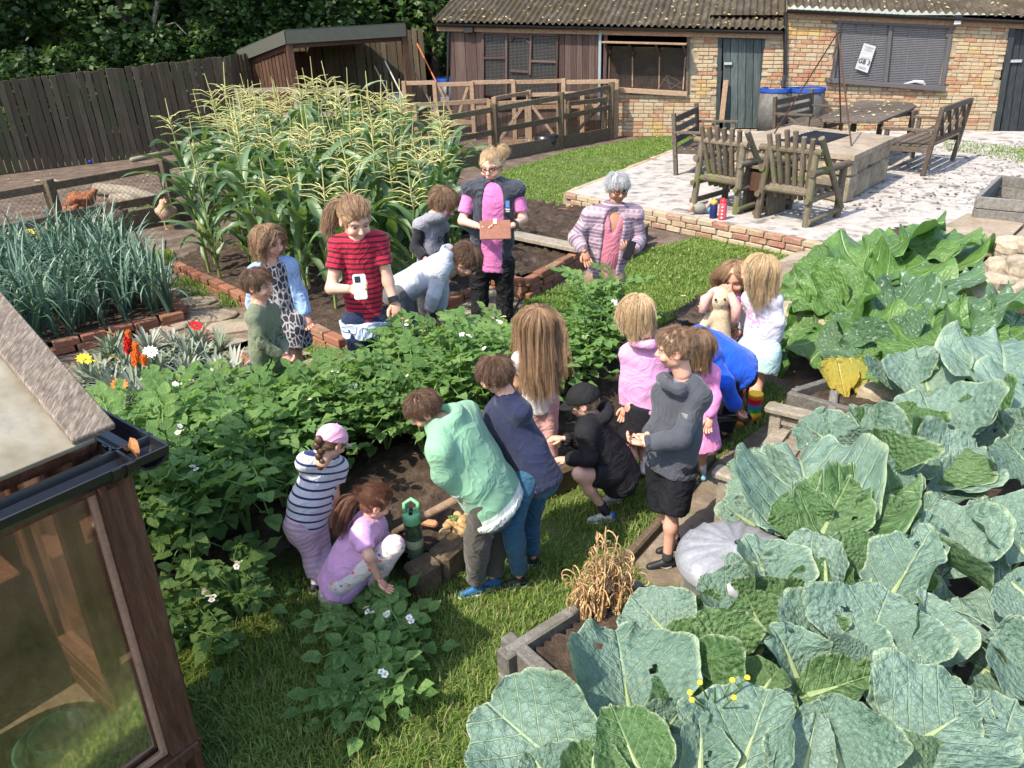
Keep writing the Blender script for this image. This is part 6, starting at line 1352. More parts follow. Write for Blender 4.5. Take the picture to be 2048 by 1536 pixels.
# ================================================================== WOODS BEHIND THE FENCE
M_tree = leafmat('woodland_leaf', [(0, (.012, .028, .007)), (.5, (.03, .064, .013)), (1, (.075, .135, .026))], .5, .22, (.12, .24, .03), None, .35, rnd=.2)
M_bark = mat('bark', [(0, (.035, .028, .02)), (1, (.12, .10, .08))], 5, 5, .95, .7, 20, (3, 3, .6), coord='Pos')
def leafcloud(cs, n, size, seed, squash=.8):
    r = np.random.default_rng(seed); V = []; cs = np.array(cs, float); k = r.integers(0, len(cs), n); d = r.normal(size=(n, 3)); d /= np.linalg.norm(d, axis=1)[:, None]
    rr = cs[k, 3]*r.uniform(.35, 1.05, n)**.6; c = cs[k, :3]+d*rr[:, None]*np.array([1, 1, squash])
    s = size*r.uniform(.6, 1.3, n); u = r.normal(size=(n, 3)); u[:, 2] *= .5; u /= np.linalg.norm(u, axis=1)[:, None]; nn = d*.5+np.array([0, -.2, .7])+r.normal(size=(n, 3))*.4
    v = np.cross(nn, u); v /= np.linalg.norm(v, axis=1)[:, None]; nn2 = np.cross(u, v)
    V = np.stack([c-u*s[:, None]*.5, c+v*s[:, None]*.33-nn2*s[:, None]*.08, c+u*s[:, None]*.55, c-v*s[:, None]*.33-nn2*s[:, None]*.08], 1).reshape(-1, 3)
    F = np.arange(n*4).reshape(n, 4); uv = np.tile(np.array([[0, 0], [.3, .5], [0, 1], [-.3, .5]]), (n, 1)); return V, F, uv
def tree(label, x, y, H, R, n, seed, size=.2, trunk=.16, low=.35, cat='tree', name='woodland_tree', group=None, lean=0):
    r = random.Random(seed); t = T(name, label, cat, (x, y, 0), group); b = MB(); top = A(x+lean, y, H*.9); b.tube([(x, y, 0), (x+lean*.4, y, H*.35), top], [trunk, trunk*.8, trunk*.25], 9); cs = []
    for k in range(12):
        a = k*2.4+r.uniform(-.3, .3); z = H*(low+(1-low)*(k+.5)/12); rr = R*r.uniform(.35, .85)*(1.1-abs(z/H-.6)); c = A(x+lean*z/H+rr*math.cos(a), y+rr*math.sin(a), z); cs.append((*c, R*r.uniform(.35, .55)))
        if trunk > .05: b.tube([(x+lean*z*.8/H, y, z*.8), ((x+lean+c[0])/2, (y+c[1])/2, z*.95), c], [trunk*.35, trunk*.2, .02], 6)
    b.build('trunk', M_bark, t); V, F, uv = leafcloud(cs, n, size, seed); O('crown', mkmesh('crown', V, F, M_tree, uv=uv), t)
wl = ['tall dark woodland tree', 'dense leafy woodland tree', 'leaning woodland tree with thin branches', 'broad shaded woodland tree']
ws = ['at the far left', 'left of the slanting branch', 'behind the middle of the fence', 'just left of the shelter roof', 'above the shelter roof', 'between shelter and shed', 'deep behind the left trees', 'deep behind the fence middle', 'deep behind the shelter', 'behind the shed end']
for i, (x, y, H, R) in enumerate(((-15.5, 17.8, 9, 2.7), (-12.5, 20.5, 9, 2.6), (-9.8, 22.2, 10, 2.8), (-7.6, 23.5, 9, 2.6), (-4.8, 24.6, 9.5, 2.9), (-1.9, 25.0, 9, 2.6), (-16.5, 24, 11, 3.4), (-12, 27, 12, 3.5), (-6.5, 29, 12, 3.6), (1.5, 27.5, 11, 3.4))):
    tree(wl[i % 4]+' '+ws[i], x, y, H, R, 9000 if i < 6 else 6500, 70+i, .21 if i < 6 else .3, .2, .12)
for i, (pxx, y, H, R, lab) in enumerate(((40, 18.2, 2.2, .8, 'low leafy bush spilling over the fence top at the far left'), (130, 19.0, 2.3, .85, 'sunlit pale green bush behind the fence, second from the left'), (240, 20.4, 2.5, .9, 'upright nettle like bush behind the fence middle'), (330, 20.6, 2.6, .95, 'big leaved bush behind the fence near the bare branch'), (420, 21.5, 2.7, 1.0, 'elder bush behind the fence just left of the shelter'), (560, 23.0, 3.2, 1.2, 'tall bush rising behind the shelter roof'), (700, 23.5, 3.3, 1.2, 'dark bush behind the right end of the shelter roof'), (470, 22, 3.6, 1.2, 'yellowish hazel bush above the shelter corner'))):
    q = D(pxx, 150, y); tree(lab, q[0], q[1], H, R, 2600, 90+i, .14, .04, .25, 'bush', 'woodland_bush')
tt = T('bare_branch', 'pale slanting bare trunk among the dark woods behind the fence', 'branch', D(300, 130, 20.8)); MB().tube([D(300, 125, 20.8), D(306, 50, 20.9), D(318, -10, 21.2)], [.05, .06, .05], 7).build('trunk', M_grey, tt); MB().tube([D(303, 60, 20.9), D(350, 45, 20.8), D(372, 68, 20.8)], [.02, .018, .012], 5).build('twig', M_grey, tt); MB().tube([D(300, 128, 20.6), D(335, 108, 20.6)], [.03, .02], 5).build('twig', M_grey, tt)
V, F, uv = leafcloud([(x, 33-abs(x+5)*.12, z, 2.6) for x in range(-26, 8, 3) for z in (1.5, 4.5, 8, 12)], 36000, .95, 3); O('far_woods', mkmesh('far_woods', V, F, M_tree, uv=uv), kind='stuff')
V, F, uv = leafcloud([(-22+.5*k, 14+1.2*k, z, 2.4) for k in range(-4, 8) for z in (1.5, 4, 7)], 16000, .5, 4); O('side_woods', mkmesh('side_woods', V, F, M_tree, uv=uv), kind='stuff')

# ================================================================== HENS
M_hen = mat('hen_feathers', [(0, (.10, .03, .012)), (.5, (.22, .075, .03)), (1, (.36, .16, .08))], 30, 4, .85, .5, 90, bdist=.01); M_henp = mat('pale_feathers', [(0, (.25, .14, .09)), (1, (.45, .32, .22))], 30, 4, .85, .4, 90)
M_comb = flat('comb_red', (.45, .02, .02), .6); M_hleg = flat('hen_leg', (.45, .33, .14), .7)
def hen(label, px_, py_, yaw, pale=False, peck=False):
    c = P(px_, py_, 0); t = TL('hen', label, 'hen', c, None, yaw); m = M_henp if pale else M_hen
    V, F = sdf_mesh(lambda S: (S.cone((-.09, 0, .24), (.07, 0, .25), .105, .115), S.cone((-.10, 0, .26), (-.23, 0, .36), .085, .03, .05), S.cone((.09, 0, .27), ((.20, 0, .20) if peck else (.17, 0, .40)), .085, .045, .05), S.cone(((.20, 0, .20) if peck else (.17, 0, .40)), ((.24, 0, .13) if peck else (.205, 0, .43)), .042, .038, .02),
                               S.cone((-.05, .06, .22), (-.02, .05, .12), .05, .02, .03), S.cone((-.05, -.06, .22), (-.02, -.05, .12), .05, .02, .03), S.cone((-.11, .10, .26), (.07, .095, .27), .035, .05, .02), S.cone((-.11, -.10, .26), (.07, -.095, .27), .035, .05, .02)), (-.3, -.2, .05), (.32, .2, .52), .014)
    O('body', mkmesh('body', V, F, m, True), t); h = A(.24, 0, .13) if peck else A(.205, 0, .43)
    MB().lathe(h+A(.03, 0, -.005), [(.014, 0), (.001, .035)], 6, (1, 0, -.3)).build('beak', M_hleg, t); b = MB()
    for k in range(4): b.ball(h+A(-.03+.018*k, 0, .042), .014, 6, 4, (.8, .35, 1.2))
    b.ball(h+A(.03, 0, -.04), .014, 6, 4, (.7, .5, 1.3)); b.build('comb', M_comb, t)
    for s in (-1, 1):
        b = MB().tube([(-.02, .05*s, .13), (.0, .05*s, .0)], [.009, .007], 5)
        for a in (-.5, 0, .5, 3.1): b.tube([(0, .05*s, .008), (.05*math.cos(a), .05*s+.05*math.sin(a), .006)], [.006, .003], 4)
        b.build('leg', M_hleg, t)
# ================================================================== PEOPLE
def cyl(S, a, b, ra, rb, k=.01, sub=False, fl=None):
    a = np.asarray(a, float); b = np.asarray(b, float); R = max(ra, rb)+k+2*S.h; q = S.blk(np.minimum(a, b)-R, np.maximum(a, b)+R)
    if q is None: return
    sl, X, Y, Z = q; ba = b-a; L = float(np.linalg.norm(ba)); n = ba/L; x, y, z = X-a[0], Y-a[1], Z-a[2]; t = x*n[0]+y*n[1]+z*n[2]; dx, dy, dz = x-t*n[0], y-t*n[1], z-t*n[2]
    if fl is not None: m = (dx*fl[0][0]+dy*fl[0][1]+dz*fl[0][2])*(1/fl[1]-1); dx, dy, dz = dx+m*fl[0][0], dy+m*fl[0][1], dz+m*fl[0][2]
    d = np.maximum(np.sqrt(dx*dx+dy*dy+dz*dz)-(ra+(rb-ra)*np.clip(t/L, 0, 1)), np.maximum(-t, t-L)); S.put(sl, d, k, sub)

# ---- materials
def skinmat():
    g = NG('skin'); c = g.attr('Col').outputs['Color']; nz = g.noise(g.coord('Pos'), 25, 3); c = g.mix(g.mr(nz, .35, .7, 0, .16), c, (.55, .2, .14))
    return g.bsdf(c, .5, g.bump(g.noise(g.coord('Pos'), 160, 3), .08, .004), .35, sss=.0)
M_skin = skinmat()
def cloth(nm, c, rough=.85, pat=None, c2=None, per=.03, duty=.5, sheen=.15, bump=.25, scale=(1, 1), axis='along'):
    g = NG(nm); pos = g.coord('Pos'); n1 = g.noise(pos, 9, 3); col = g.mix(g.mr(n1, .3, .7), tuple(x*.86 for x in c), tuple(min(1, x*1.1) for x in c))
    al = g.attr('along').outputs['Fac']; sd = g.attr('side').outputs['Fac']
    if pat == 'stripe': f = g.mth('PINGPONG', g.mth('DIVIDE', al, per), 1.); col = g.mix(g.mr(f, 1-duty-.06, 1-duty+.06), col, c2)
    elif pat == 'floral':
        v = g.n('TexVoronoi', {'Vector': g.n('VectorMath', {0: pos, 1: (1, 1, 1)}, operation='MULTIPLY').outputs[0], 'Scale': 38.}); f = g.mr(v.outputs['Distance'], .25, .33, 1, 0); hue = g.ramp(g.n('SeparateColor', {0: v.outputs['Color']}).outputs[0], [(0, (.7, .12, .16)), (.35, (.75, .28, .2)), (.6, (.65, .2, .4)), (.85, (.1, .12, .4))], 'CONSTANT'); col = g.mix(f, col, hue)
    elif pat == 'leaf': 
        v = g.n('TexVoronoi', {'Vector': g.n('CombineXYZ', {0: sd, 1: g.mth('MULTIPLY', al, .6), 2: 0.}).outputs[0], 'Scale': 34.}, feature='DISTANCE_TO_EDGE'); col = g.mix(g.mr(v.outputs[0], .06, .12, 1, 0), col, c2)
    elif pat == 'fair':      # banded knit
        f = g.mth('PINGPONG', g.mth('DIVIDE', al, per), 1.); col = g.mix(g.mr(f, .42, .5), col, c2); f2 = g.mth('PINGPONG', g.mth('DIVIDE', al, per*.27), 1.); col = g.mix(g.mth('MULTIPLY', g.mr(f2, .6, .8), .55), col, (.48, .40, .44))
        dd = g.mth('MULTIPLY', g.mr(g.mth('PINGPONG', g.mth('DIVIDE', sd, .022), 1.), .5, .6), g.mr(g.mth('PINGPONG', g.mth('DIVIDE', al, .03), 1.), .6, .7)); col = g.mix(g.mth('MULTIPLY', dd, .45), col, (.12, .07, .12))
    elif pat == 'split':     # sleeves and shoulders in a second colour
        col = g.mix(g.mr(g.attr('sleeve').outputs['Fac'], .4, .6), col, c2)
    elif pat == 'rain':
        f = g.mth('FRACT', g.mth('DIVIDE', al, per)); col = g.ramp(f, [(0, (.55, .02, .02)), (.18, (.75, .2, .02)), (.36, (.75, .55, .04)), (.54, (.04, .35, .06)), (.72, (.03, .2, .5)), (.88, (.5, .04, .2))], 'CONSTANT')
    elif pat == 'hem': col = g.mix(g.mr(al, per, per+.006, 1, 0), col, c2)
    elif pat == 'patch':     # printed pattern confined to a patch
        m_ = g.mth('MULTIPLY', g.mth('MULTIPLY', g.mr(al, duty, duty+.02), g.mr(al, duty+.13, duty+.15, 1, 0)), g.mth('MULTIPLY', g.mr(g.mth('ABSOLUTE', g.mth('SUBTRACT', sd, per)), .09, .10, 1, 0), g.mr(g.noise(pos, 46, 2), .50, .54))); col = g.mix(m_, col, c2)
    w_ = g.noise(pos, 160, 2); n2 = g.mth('POWER', g.mth('SUBTRACT', 1., g.mth('ABSOLUTE', g.mth('SUBTRACT', g.mth('MULTIPLY', g.noise(pos, 6.5, 2, .5, 1.6), 2.), 1.))), 5.)
    sheen = sheen if max(c) > .03 else 0
    return g.bsdf(col, rough, g.bump(g.mth('ADD', g.mth('MULTIPLY', w_, .25), n2), min(1, bump*1.1), .02), .2, sheen=sheen)
def hairmat(nm, c0, c1, c2):
    g = NG(nm); r = g.attr('rnd').outputs['Fac']; c = g.ramp(r, [(0, c0), (.55, c1), (1, c2)]); n_ = g.noise(g.coord('Pos'), 60, 3); c = g.mix(g.mr(n_, .3, .7, 0, .35), c, tuple(x*.6 for x in c0)); return g.bsdf(c, .42, g.bump(n_, .2, .004), .45)
H_BR = hairmat('brown_hair', (.07, .035, .02), (.13, .07, .04), (.21, .12, .07)); H_LB = hairmat('light_brown_hair', (.13, .075, .04), (.23, .14, .08), (.34, .22, .13)); H_BL = hairmat('blonde_hair', (.38, .25, .12), (.58, .41, .235), (.74, .57, .37))
H_DB = hairmat('dark_blonde_hair', (.20, .115, .06), (.33, .20, .11), (.48, .32, .19)); H_GR = hairmat('grey_hair', (.28, .29, .31), (.48, .49, .51), (.68, .69, .70)); H_RB = hairmat('auburn_hair', (.08, .03, .018), (.16, .065, .035), (.28, .13, .07))

# ---- unit head (x side, y forward, z up; chin -1, crown +1)
def _unit_head():
    def fn(S):
        S.ell((0, -.10, .22), (.74, .92, .80)); S.ell((0, .12, -.32), (.58, .66, .66), k=.18); S.ell((0, .42, -.74), (.26, .26, .24), k=.16); S.cone((-.42, .02, -.55), (0, .40, -.80), .16, .16, .12); S.cone((.42, .02, -.55), (0, .40, -.80), .16, .16, .12)
        S.cone((0, -.12, -.5), (0, -.2, -1.35), .42, .42, .10)
        for s in (-1, 1):
            S.ell((s*.30, .86, .04), (.19, .16, .12), k=.09, sub=True); S.ell((s*.36, .60, -.28), (.22, .2, .2), k=.14); S.ell((s*.75, -.06, -.06), (.09, .2, .27), k=.03); S.ell((s*.82, .0, -.04), (.05, .1, .15), k=.02, sub=True); S.cone((s*.10, .78, .20), (s*.46, .68, .22), .06, .05, .07)
        S.cone((0, .76, .08), (0, .94, -.22), .065, .115, .06); S.ell((-.09, .86, -.25), (.07, .08, .06), k=.04); S.ell((.09, .86, -.25), (.07, .08, .06), k=.04); S.cone((-.17, .745, -.50), (.17, .745, -.50), .052, .052, .04); S.cone((-.13, .745, -.585), (.13, .745, -.585), .055, .055, .04); S.cone((-.2, .83, -.54), (.2, .83, -.54), .018, .018, .02, sub=True)
    V, F = sdf_mesh(fn, (-1, -1.25, -1.6), (1, 1.25, 1.15), .05); return V, F
UHV, UHF = _unit_head()
def head_cols(V, skin, lip, brow, smile=False):
    c = np.tile(np.array(skin, float), (len(V), 1)); x, y, z = V.T; fr = y > .45
    def bl(m, col, f): c[:] = c*(1-(m*f)[:, None])+np.array(col)*(m*f)[:, None]
    sm = lambda d, r: np.clip(1-d/r, 0, 1)**.6
    bl(fr*sm(np.hypot((np.abs(x)-.38)/.26, (z+.26)/.2), 1.), (skin[0]*1.02, skin[1]*.70, skin[2]*.66), .5); bl(fr*sm(np.hypot(x/.2, (z+.2)/.16), 1), (skin[0], skin[1]*.75, skin[2]*.7), .35)
    bl(fr*(np.hypot(x/.24, (z+.545)/.085) < 1), lip, .8); smile and bl(fr*(np.hypot(x/.20, (z+.545-x*x*.9)/.05) < 1), (.62, .56, .5), .9); bl(fr*(np.abs(z-.20-.05*np.cos(np.abs(x)*7-2))*1. < .05)*(np.abs(x) > .12)*(np.abs(x) < .50), brow, .75); bl(fr*(np.hypot((np.abs(x)-.30)/.19, (z-.04)/.10) < 1), tuple(q*.55 for q in skin), .55)
    bl((np.abs(x) > .7)*(y < .25)*(np.abs(z) < .35), (skin[0], skin[1]*.75, skin[2]*.7), .5); return np.clip(c, 0, 1)
def _eyes():
    V = []; F = []; C = []; n = 0
    for s in (-1, 1):
        for r_, off, col in ((.105, .0, (.36, .31, .28)), (.075, .045, (.05, .038, .03))):
            b = MB().ball((s*.30, .665+off, .035), r_, 8, 6, (1.1, .9, .62)); v = b.V[0]; V.append(v); F += [tuple(i+n for i in f) for f in b.F]; C += [col]*len(v); n += len(v)
    return np.concatenate(V), F, C
EYV, EYF, EYC = _eyes()

# ---- unit hair shells
def _shell(kind):
    def fn(S):
        S.ell((0, -.10, .21), (.79, .97, .86)); 
        if kind in ('long', 'bob'): S.cone((0, -.30, .1), (0, -.34, -.75), .68, .50, .1, ((0, 1, 0), .75))
        else: S.ell((0, -.42, -.2), (.66, .56, .5), k=.1)
        S.ell((0, .86, -.16), (.66, .62, .80), k=.06, sub=True)
        if kind == 'short':
            for s in (-1, 1): S.ell((s*.9, .12, -.28), (.34, .34, .46), k=.05, sub=True)
            S.cut((0, .25, -1), (0, -.6, -.52))
        elif kind == 'tied': S.cut((0, .3, -1), (0, -.6, -.62)); [S.ell((s*.92, .22, -.30), (.32, .40, .45), k=.05, sub=True) for s in (-1, 1)]
        S.wrinkle(.022, 11., 3)
    return sdf_mesh(fn, (-1.15, -1.35, -1.5), (1.15, 1.15, 1.25), .07)
SHELL = {k: _shell(k) for k in ('short', 'tied', 'long')}
def strands_mesh(paths, r0, rng, n=3):
    """many tapered hairs as one mesh"""
    P_ = np.array(paths); m, k, _ = P_.shape; T_ = np.gradient(P_, axis=1); T_ /= np.linalg.norm(T_, axis=2, keepdims=True)+1e-9; ref = rng.normal(size=(m, 1, 3)); U_ = np.cross(T_, ref); U_ /= np.linalg.norm(U_, axis=2, keepdims=True)+1e-9; W_ = np.cross(T_, U_)
    rr = r0*rng.uniform(.6, 1.3, (m, 1))*np.linspace(1, .25, k)[None]**.7; V = np.stack([P_+(U_*math.cos(2*math.pi*j/n)+W_*math.sin(2*math.pi*j/n))*rr[..., None] for j in range(n)], 2).reshape(-1, 3)
    I = (np.arange(m)[:, None, None]*k+np.arange(k-1)[None, :, None])*n; J = np.arange(n)[None, None]; J1 = (J+1) % n; F = np.stack([I+J, I+J1, I+n+J1, I+n+J], -1).reshape(-1, 4)
    return V, F, np.repeat(np.clip(.5+.2*rng.normal(size=m), 0, 1), k*n)
def grow(rng, kind, n, length, hs, c, Mx, down, lift=.03, flick=0.):
    """hair paths in world space; Mx columns are the head axes"""
    inv = Mx.T; dl = inv@down; out = []
    while len(out) < n:
        d = rng.normal(size=3); d /= np.linalg.norm(d)
        if d[2] < -.45 or (d[1] > .40 and d[2] < (.30 if kind == 'tied' else .38)) or (kind == 'long' and d[1] > .2 and d[2] < .5) or (kind in ('short', 'tied') and d[2] < -.1 and d[1] > -.2): continue
        p = np.array([0, -.10, .22])+d*np.array([.775, .955, .845]); L = length*rng.uniform(.7, 1.1)*(1 if d[1] < .3 else (.75 if kind != 'long' else .95)); k = 9 if length > 1 else 5; st_ = L/(k-1); pts = [p]; crown = np.array([.1, -.35, .93]); j = rng.normal(size=3)*(.10 if kind == 'long' else .15)
        for i in range(k-1):
            q = (p-np.array([0, -.10, .22]))/np.array([.775, .955, .845]); qn = np.linalg.norm(q); nq = q/qn; t = nq-crown*(nq@crown); t = t-nq*(nq@t)
            # comb away from the crown, and off the face for long hair
            flow = -(crown-nq*(nq@crown)); flow /= np.linalg.norm(flow)+1e-6
            if kind in ('long',) and nq[1] > .25: flow = flow+np.array([np.sign(nq[0]+1e-3)*.9, -.5, -.2])
            if kind == 'tied': flow = np.array([0, -1., .25])-nq*(nq@np.array([0, -1., .25]))
            fall = np.clip((.15-p[2])*1.2, 0, 1) if kind == 'long' else 0
            dr = nrm(flow*(1-fall)+dl*fall*1.3+j*(.6+.5*i/k)+nq*flick*(i/k)); p = p+dr*st_; q = (p-np.array([0, -.10, .22]))/np.array([.775, .955, .845]); qn = np.linalg.norm(q); lim = 1.07+lift+(.04 if kind == 'long' else 0)*i/k
            if qn < lim and p[2] > -.9: p = np.array([0, -.10, .22])+q/qn*np.array([.775, .955, .845])*lim
            if kind == 'long' and p[2] < .1 and p[1] > .35: p[1] = .35
            pts.append(p)
        out.append([c+Mx@(x*hs) for x in pts])
    return out

# ---- unit shoe: ankle above origin, toe towards +x, ground z = 0, overall length 1
def _shoe(): 
    V, F = sdf_mesh(lambda S: (S.cone((-.16, 0, .20), (.56, 0, .13), .15, .125, .05), S.cone((-.08, 0, .22), (0, 0, .40), .16, .15, .08), S.cone((.05, 0, .28), (.5, 0, .14), .12, .10, .08), S.cut((0, 0, 1), (0, 0, .44)), S.cut((0, 0, -1), (0, 0, .05))), (-.4, -.3, -.05), (.8, .3, .55), .03)
    return V, F
SHV, SHF = _shoe(); SLV, SLF = sdf_mesh(lambda S: (S.cone((-.17, 0, .05), (.55, 0, .05), .165, .145, .05, ((0, 0, 1), .9)), S.cut((0, 0, 1), (0, 0, .10)), S.cut((0, 0, -1), (0, 0, 0))), (-.42, -.3, -.06), (.8, .3, .2), .03)
BTV, BTF = sdf_mesh(lambda S: (S.cone((-.16, 0, .18), (.54, 0, .14), .16, .14, .05), cyl(S, (-.03, 0, .15), (-.05, 0, .95), .18, .23, .05), S.cone((.05, 0, .28), (.5, 0, .14), .12, .10, .08), S.cut((0, 0, 1), (0, 0, .93)), S.cut((0, 0, -1), (0, 0, .04))), (-.45, -.35, -.05), (.8, .35, 1.1), .035)

def hand_geo(w, d, pn, L, curl, thumb, sp=1.):
    """five-fingered hand; w wrist, d direction, pn palm normal, thumb side sign"""
    b = MB(); d = nrm(d); pn = nrm(pn-d*(pn@d)); s = np.cross(d, pn)*thumb
    pl = []
    for i in range(4): pl.append((w-d*L*.06+d*L*.58*i/3, (.17, .23, .25, .20)[i]*L))
    V = []; n = 8
    for c, r in pl: V += [c+s*math.cos(2*math.pi*j/n)*r*.95+pn*math.sin(2*math.pi*j/n)*r*.46 for j in range(n)]
    F = [(i*n+j, i*n+(j+1) % n, (i+1)*n+(j+1) % n, (i+1)*n+j) for i in range(3) for j in range(n)]+[tuple(range(n-1, -1, -1)), tuple(range(3*n, 4*n))]; b.add(V, F)
    for k in range(4):
        f = (.42, .47, .44, .34)[k]*L; o = w+d*L*.44+s*L*(.19-.125*k)*.95; dd = nrm(d+s*(.10-.07*k)*sp); pts = [o]; a = 0
        for q in (.42, .33, .25): a += curl*(.8+.1*k); di = dd*math.cos(a)-pn*-math.sin(a); pts.append(pts[-1]+di*f*q)
        b.tube(pts, [L*.068, L*.066, L*.058, L*.04], 6)
    o = w+d*L*.10+s*L*.14; t1 = nrm(d*.75+s*.8+pn*.25); b.tube([o, o+t1*L*.20, o+t1*L*.22+nrm(d+s*.25+pn*(.3+curl*.3))*L*.16, o+t1*L*.22+nrm(d+s*.15+pn*(.35+curl*.4))*L*.27], [L*.085, L*.08, L*.068, L*.045], 6)
    return b
PPL = []
def person(label, y0, J, hs, yaw, pitch, adult=False, skin=(.56, .32, .235), top=None, top2=None, bot=None, shoe=None, hair=None, feet=(180, 180), zg=.0, group=None, hands=(1, 1), curl=(.5, .5), roll=0, build=1., palm=None, vox=.011, seed=0, handd=(None, None), tfront=None, lsl=1.):
    rng = np.random.default_rng(seed+100); g = {}
    for k, v in J.items():
        if k in ('al', 'ar') : g[k] = P(v[0], v[1], zg+.07) if len(v) == 2 else D(v[0], v[1], y0+v[2])
        else: g[k] = D(v[0], v[1], y0+(v[2] if len(v) > 2 else 0))
    q = (hs/.115)*build; R = dict(ua=.047, el=.039, wr=.030, th=.088, kn=.060, cf=.056, an=.040) if adult else dict(ua=.037, el=.031, wr=.024, th=.068, kn=.047, cf=.043, an=.031); R = {k: v*q*(.88 if adult else .95) for k, v in R.items()}
    mS, mH = (g['sl']+g['sr'])/2, (g['hl']+g['hr'])/2; ax = nrm(mS-mH); side = nrm(g['sr']-g['sl']); fr = nrm(np.cross(ax, side)); side = np.cross(fr, ax); fr_t = fr
    sw, hw = np.linalg.norm(g['sr']-g['sl'])/2, np.linalg.norm(g['hr']-g['hl'])/2; TL_ = np.linalg.norm(mS-mH)
    rc, rw, rh = sw*.83+.004, (sw*.45+hw*.55)*.90+.012*q, max(hw*.9+.035*q, R['th']*1.2); fl = (fr, .66)
    ch, wa = mS-ax*min(rc*.62, TL_*.3), mS*.42+mH*.58
    lo = np.min(list(g.values()), 0)-.24; hi = np.max(list(g.values()), 0)+.24; lo[2] = max(lo[2], zg-.03)
    def torso(S, e=0., hem=0.):
        S.cone(ch, wa, rc+e, rw+e, .05, fl); S.cone(wa, mH, rw+e, rh+e, .05, fl); S.cone(g['sl'], g['sr'], R['ua']*.92+e*.6, R['ua']*.92+e*.6, .04); S.cone(g['nk'], mS, R['ua']*.95+e*.6, R['ua']*1.15+e, .06)
        for s in ('sl', 'sr'): S.cone(g['nk'], g[s], R['ua']*.75+e*.6, R['ua']*.9+e, .05)
        if hem > 0: S.cone(mH, mH-ax*(hem+.12), rh+e, rh+e+hem*.12, .04, (fr, .7))
    def arms(S, e=0., k=.03, upto=1.):
        for s in 'lr':
            S.cone(g['s'+s], g['e'+s], R['ua']+e, R['el']+e, k); S.cone(g['e'+s], g['w'+s], R['el']+e, R['wr']+e*.8, k)
    def legs(S, e=0., k=.03, low=True):
        for s in 'lr':
            S.cone(g['h'+s], g['k'+s], R['th']+e, R['kn']+e, k)
            if low: S.cone(g['k'+s], g['k'+s]*.62+g['a'+s]*.38, R['kn']*.92+e, R['cf']+e, k); S.cone(g['k'+s]*.62+g['a'+s]*.38, g['a'+s], R['cf']+e, R['an']+e, k)
    def body(S): torso(S, -.010); arms(S); legs(S); S.cone(g['nk'], g['hd']-np.array([0, 0, hs*.5]), hs*.43, hs*.41, .03)
    V, F = sdf_mesh(body, lo, hi, vox)
    # head
    fw = A(math.cos(rad(yaw))*math.cos(rad(pitch)), math.sin(rad(yaw))*math.cos(rad(pitch)), -math.sin(rad(pitch))); xs = nrm(np.cross(fw, UP)); zs_ = np.cross(xs, fw)
    if roll: xs, zs_ = xs*math.cos(rad(roll))+zs_*math.sin(rad(roll)), zs_*math.cos(rad(roll))-xs*math.sin(rad(roll))
    Mx = np.stack([xs, fw, zs_], 1); c = g['hd']; HW = lambda p: c+(np.asarray(p)*hs)@Mx.T
    lip = (skin[0]*.85, skin[1]*.5, skin[2]*.5); hm, hkind = hair['m'], hair['kind']; brow = tuple(x*.6 for x in hair.get('brow', (.12, .07, .04)))
    Vs = [V, HW(UHV), HW(EYV)]; Cs = [np.tile(np.array(skin), (len(V), 1)), head_cols(UHV, skin, lip, brow, hair.get('smile')), np.array(EYC)]; Fs = [tuple(f) for f in F.tolist()]; n = len(V); Fs += [tuple(i+n for i in f) for f in UHF.tolist()]; n += len(UHV); Fs += [tuple(i+n for i in f) for f in EYF]; n += len(EYV)
    for i, s in enumerate('lr'):
        if not hands[i]: continue
        d = nrm(g['w'+s]-g['e'+s]) if handd[i] is None else nrm(A(*handd[i])); pn = nrm(np.cross(d, side)) if palm is None or palm[i] is None else A(*palm[i])
        hb = hand_geo(g['w'+s]+d*R['wr']*.4, d, pn, hs*(1.25 if not adult else 1.36), curl[i], hands[i]); hv = np.concatenate(hb.V); Vs.append(hv); Cs.append(np.tile(np.array(skin)*np.array([1, .93, .9]), (len(hv), 1))); Fs += [tuple(i_+n for i_ in f) for f in hb.F]; n += len(hv)
    me = mkmesh('person', np.concatenate(Vs), Fs, M_skin, True, {'Col': np.concatenate(Cs)}); o = O('person', me, label=label, cat='person', group=group)
    # clothes
    def garment(nm, fn, m, wr=.0035, f=16, parent=o, vx=vox):
        S = Field(lo, hi, vx); fn(S)
        if wr: S.wrinkle(wr, f, seed+len(nm)); S.wrinkle(wr*.4, f*2.6, seed+3)
        V, F = S.mesh()
        if len(V) == 0: return None
        al = (V-mH)@ax; sd_ = (V-mH)@side; slv = np.zeros(len(V)); tl = np.linalg.norm(np.cross(V-mH, ax), axis=1)
        def sgd(a, b): ab = b-a; t = np.clip((V-a)@ab/(ab@ab), 0, 1); return np.linalg.norm(V-a-t[:, None]*ab, axis=1), t*np.linalg.norm(ab)
        for s in 'lr':
            d1, t1 = sgd(g['s'+s], g['e'+s]); d2, t2 = sgd(g['e'+s], g['w'+s]); L1 = np.linalg.norm(g['e'+s]-g['s'+s]); d = np.minimum(d1, d2); ta = np.where(d1 < d2, t1, L1+t2)
            ds = np.abs((V-mS)@side); isarm = (d < R['ua']*1.7) & ((ds > sw*.80) | (ta > L1*.5)) & (ta > .03)
            if nm in ('trousers', 'shorts', 'skirt', 'boot', 'leggings'): isarm &= False
            al = np.where(isarm, TL_-ta, al); sd_ = np.where(isarm, d*2, sd_); slv = np.where(isarm, 1, slv)
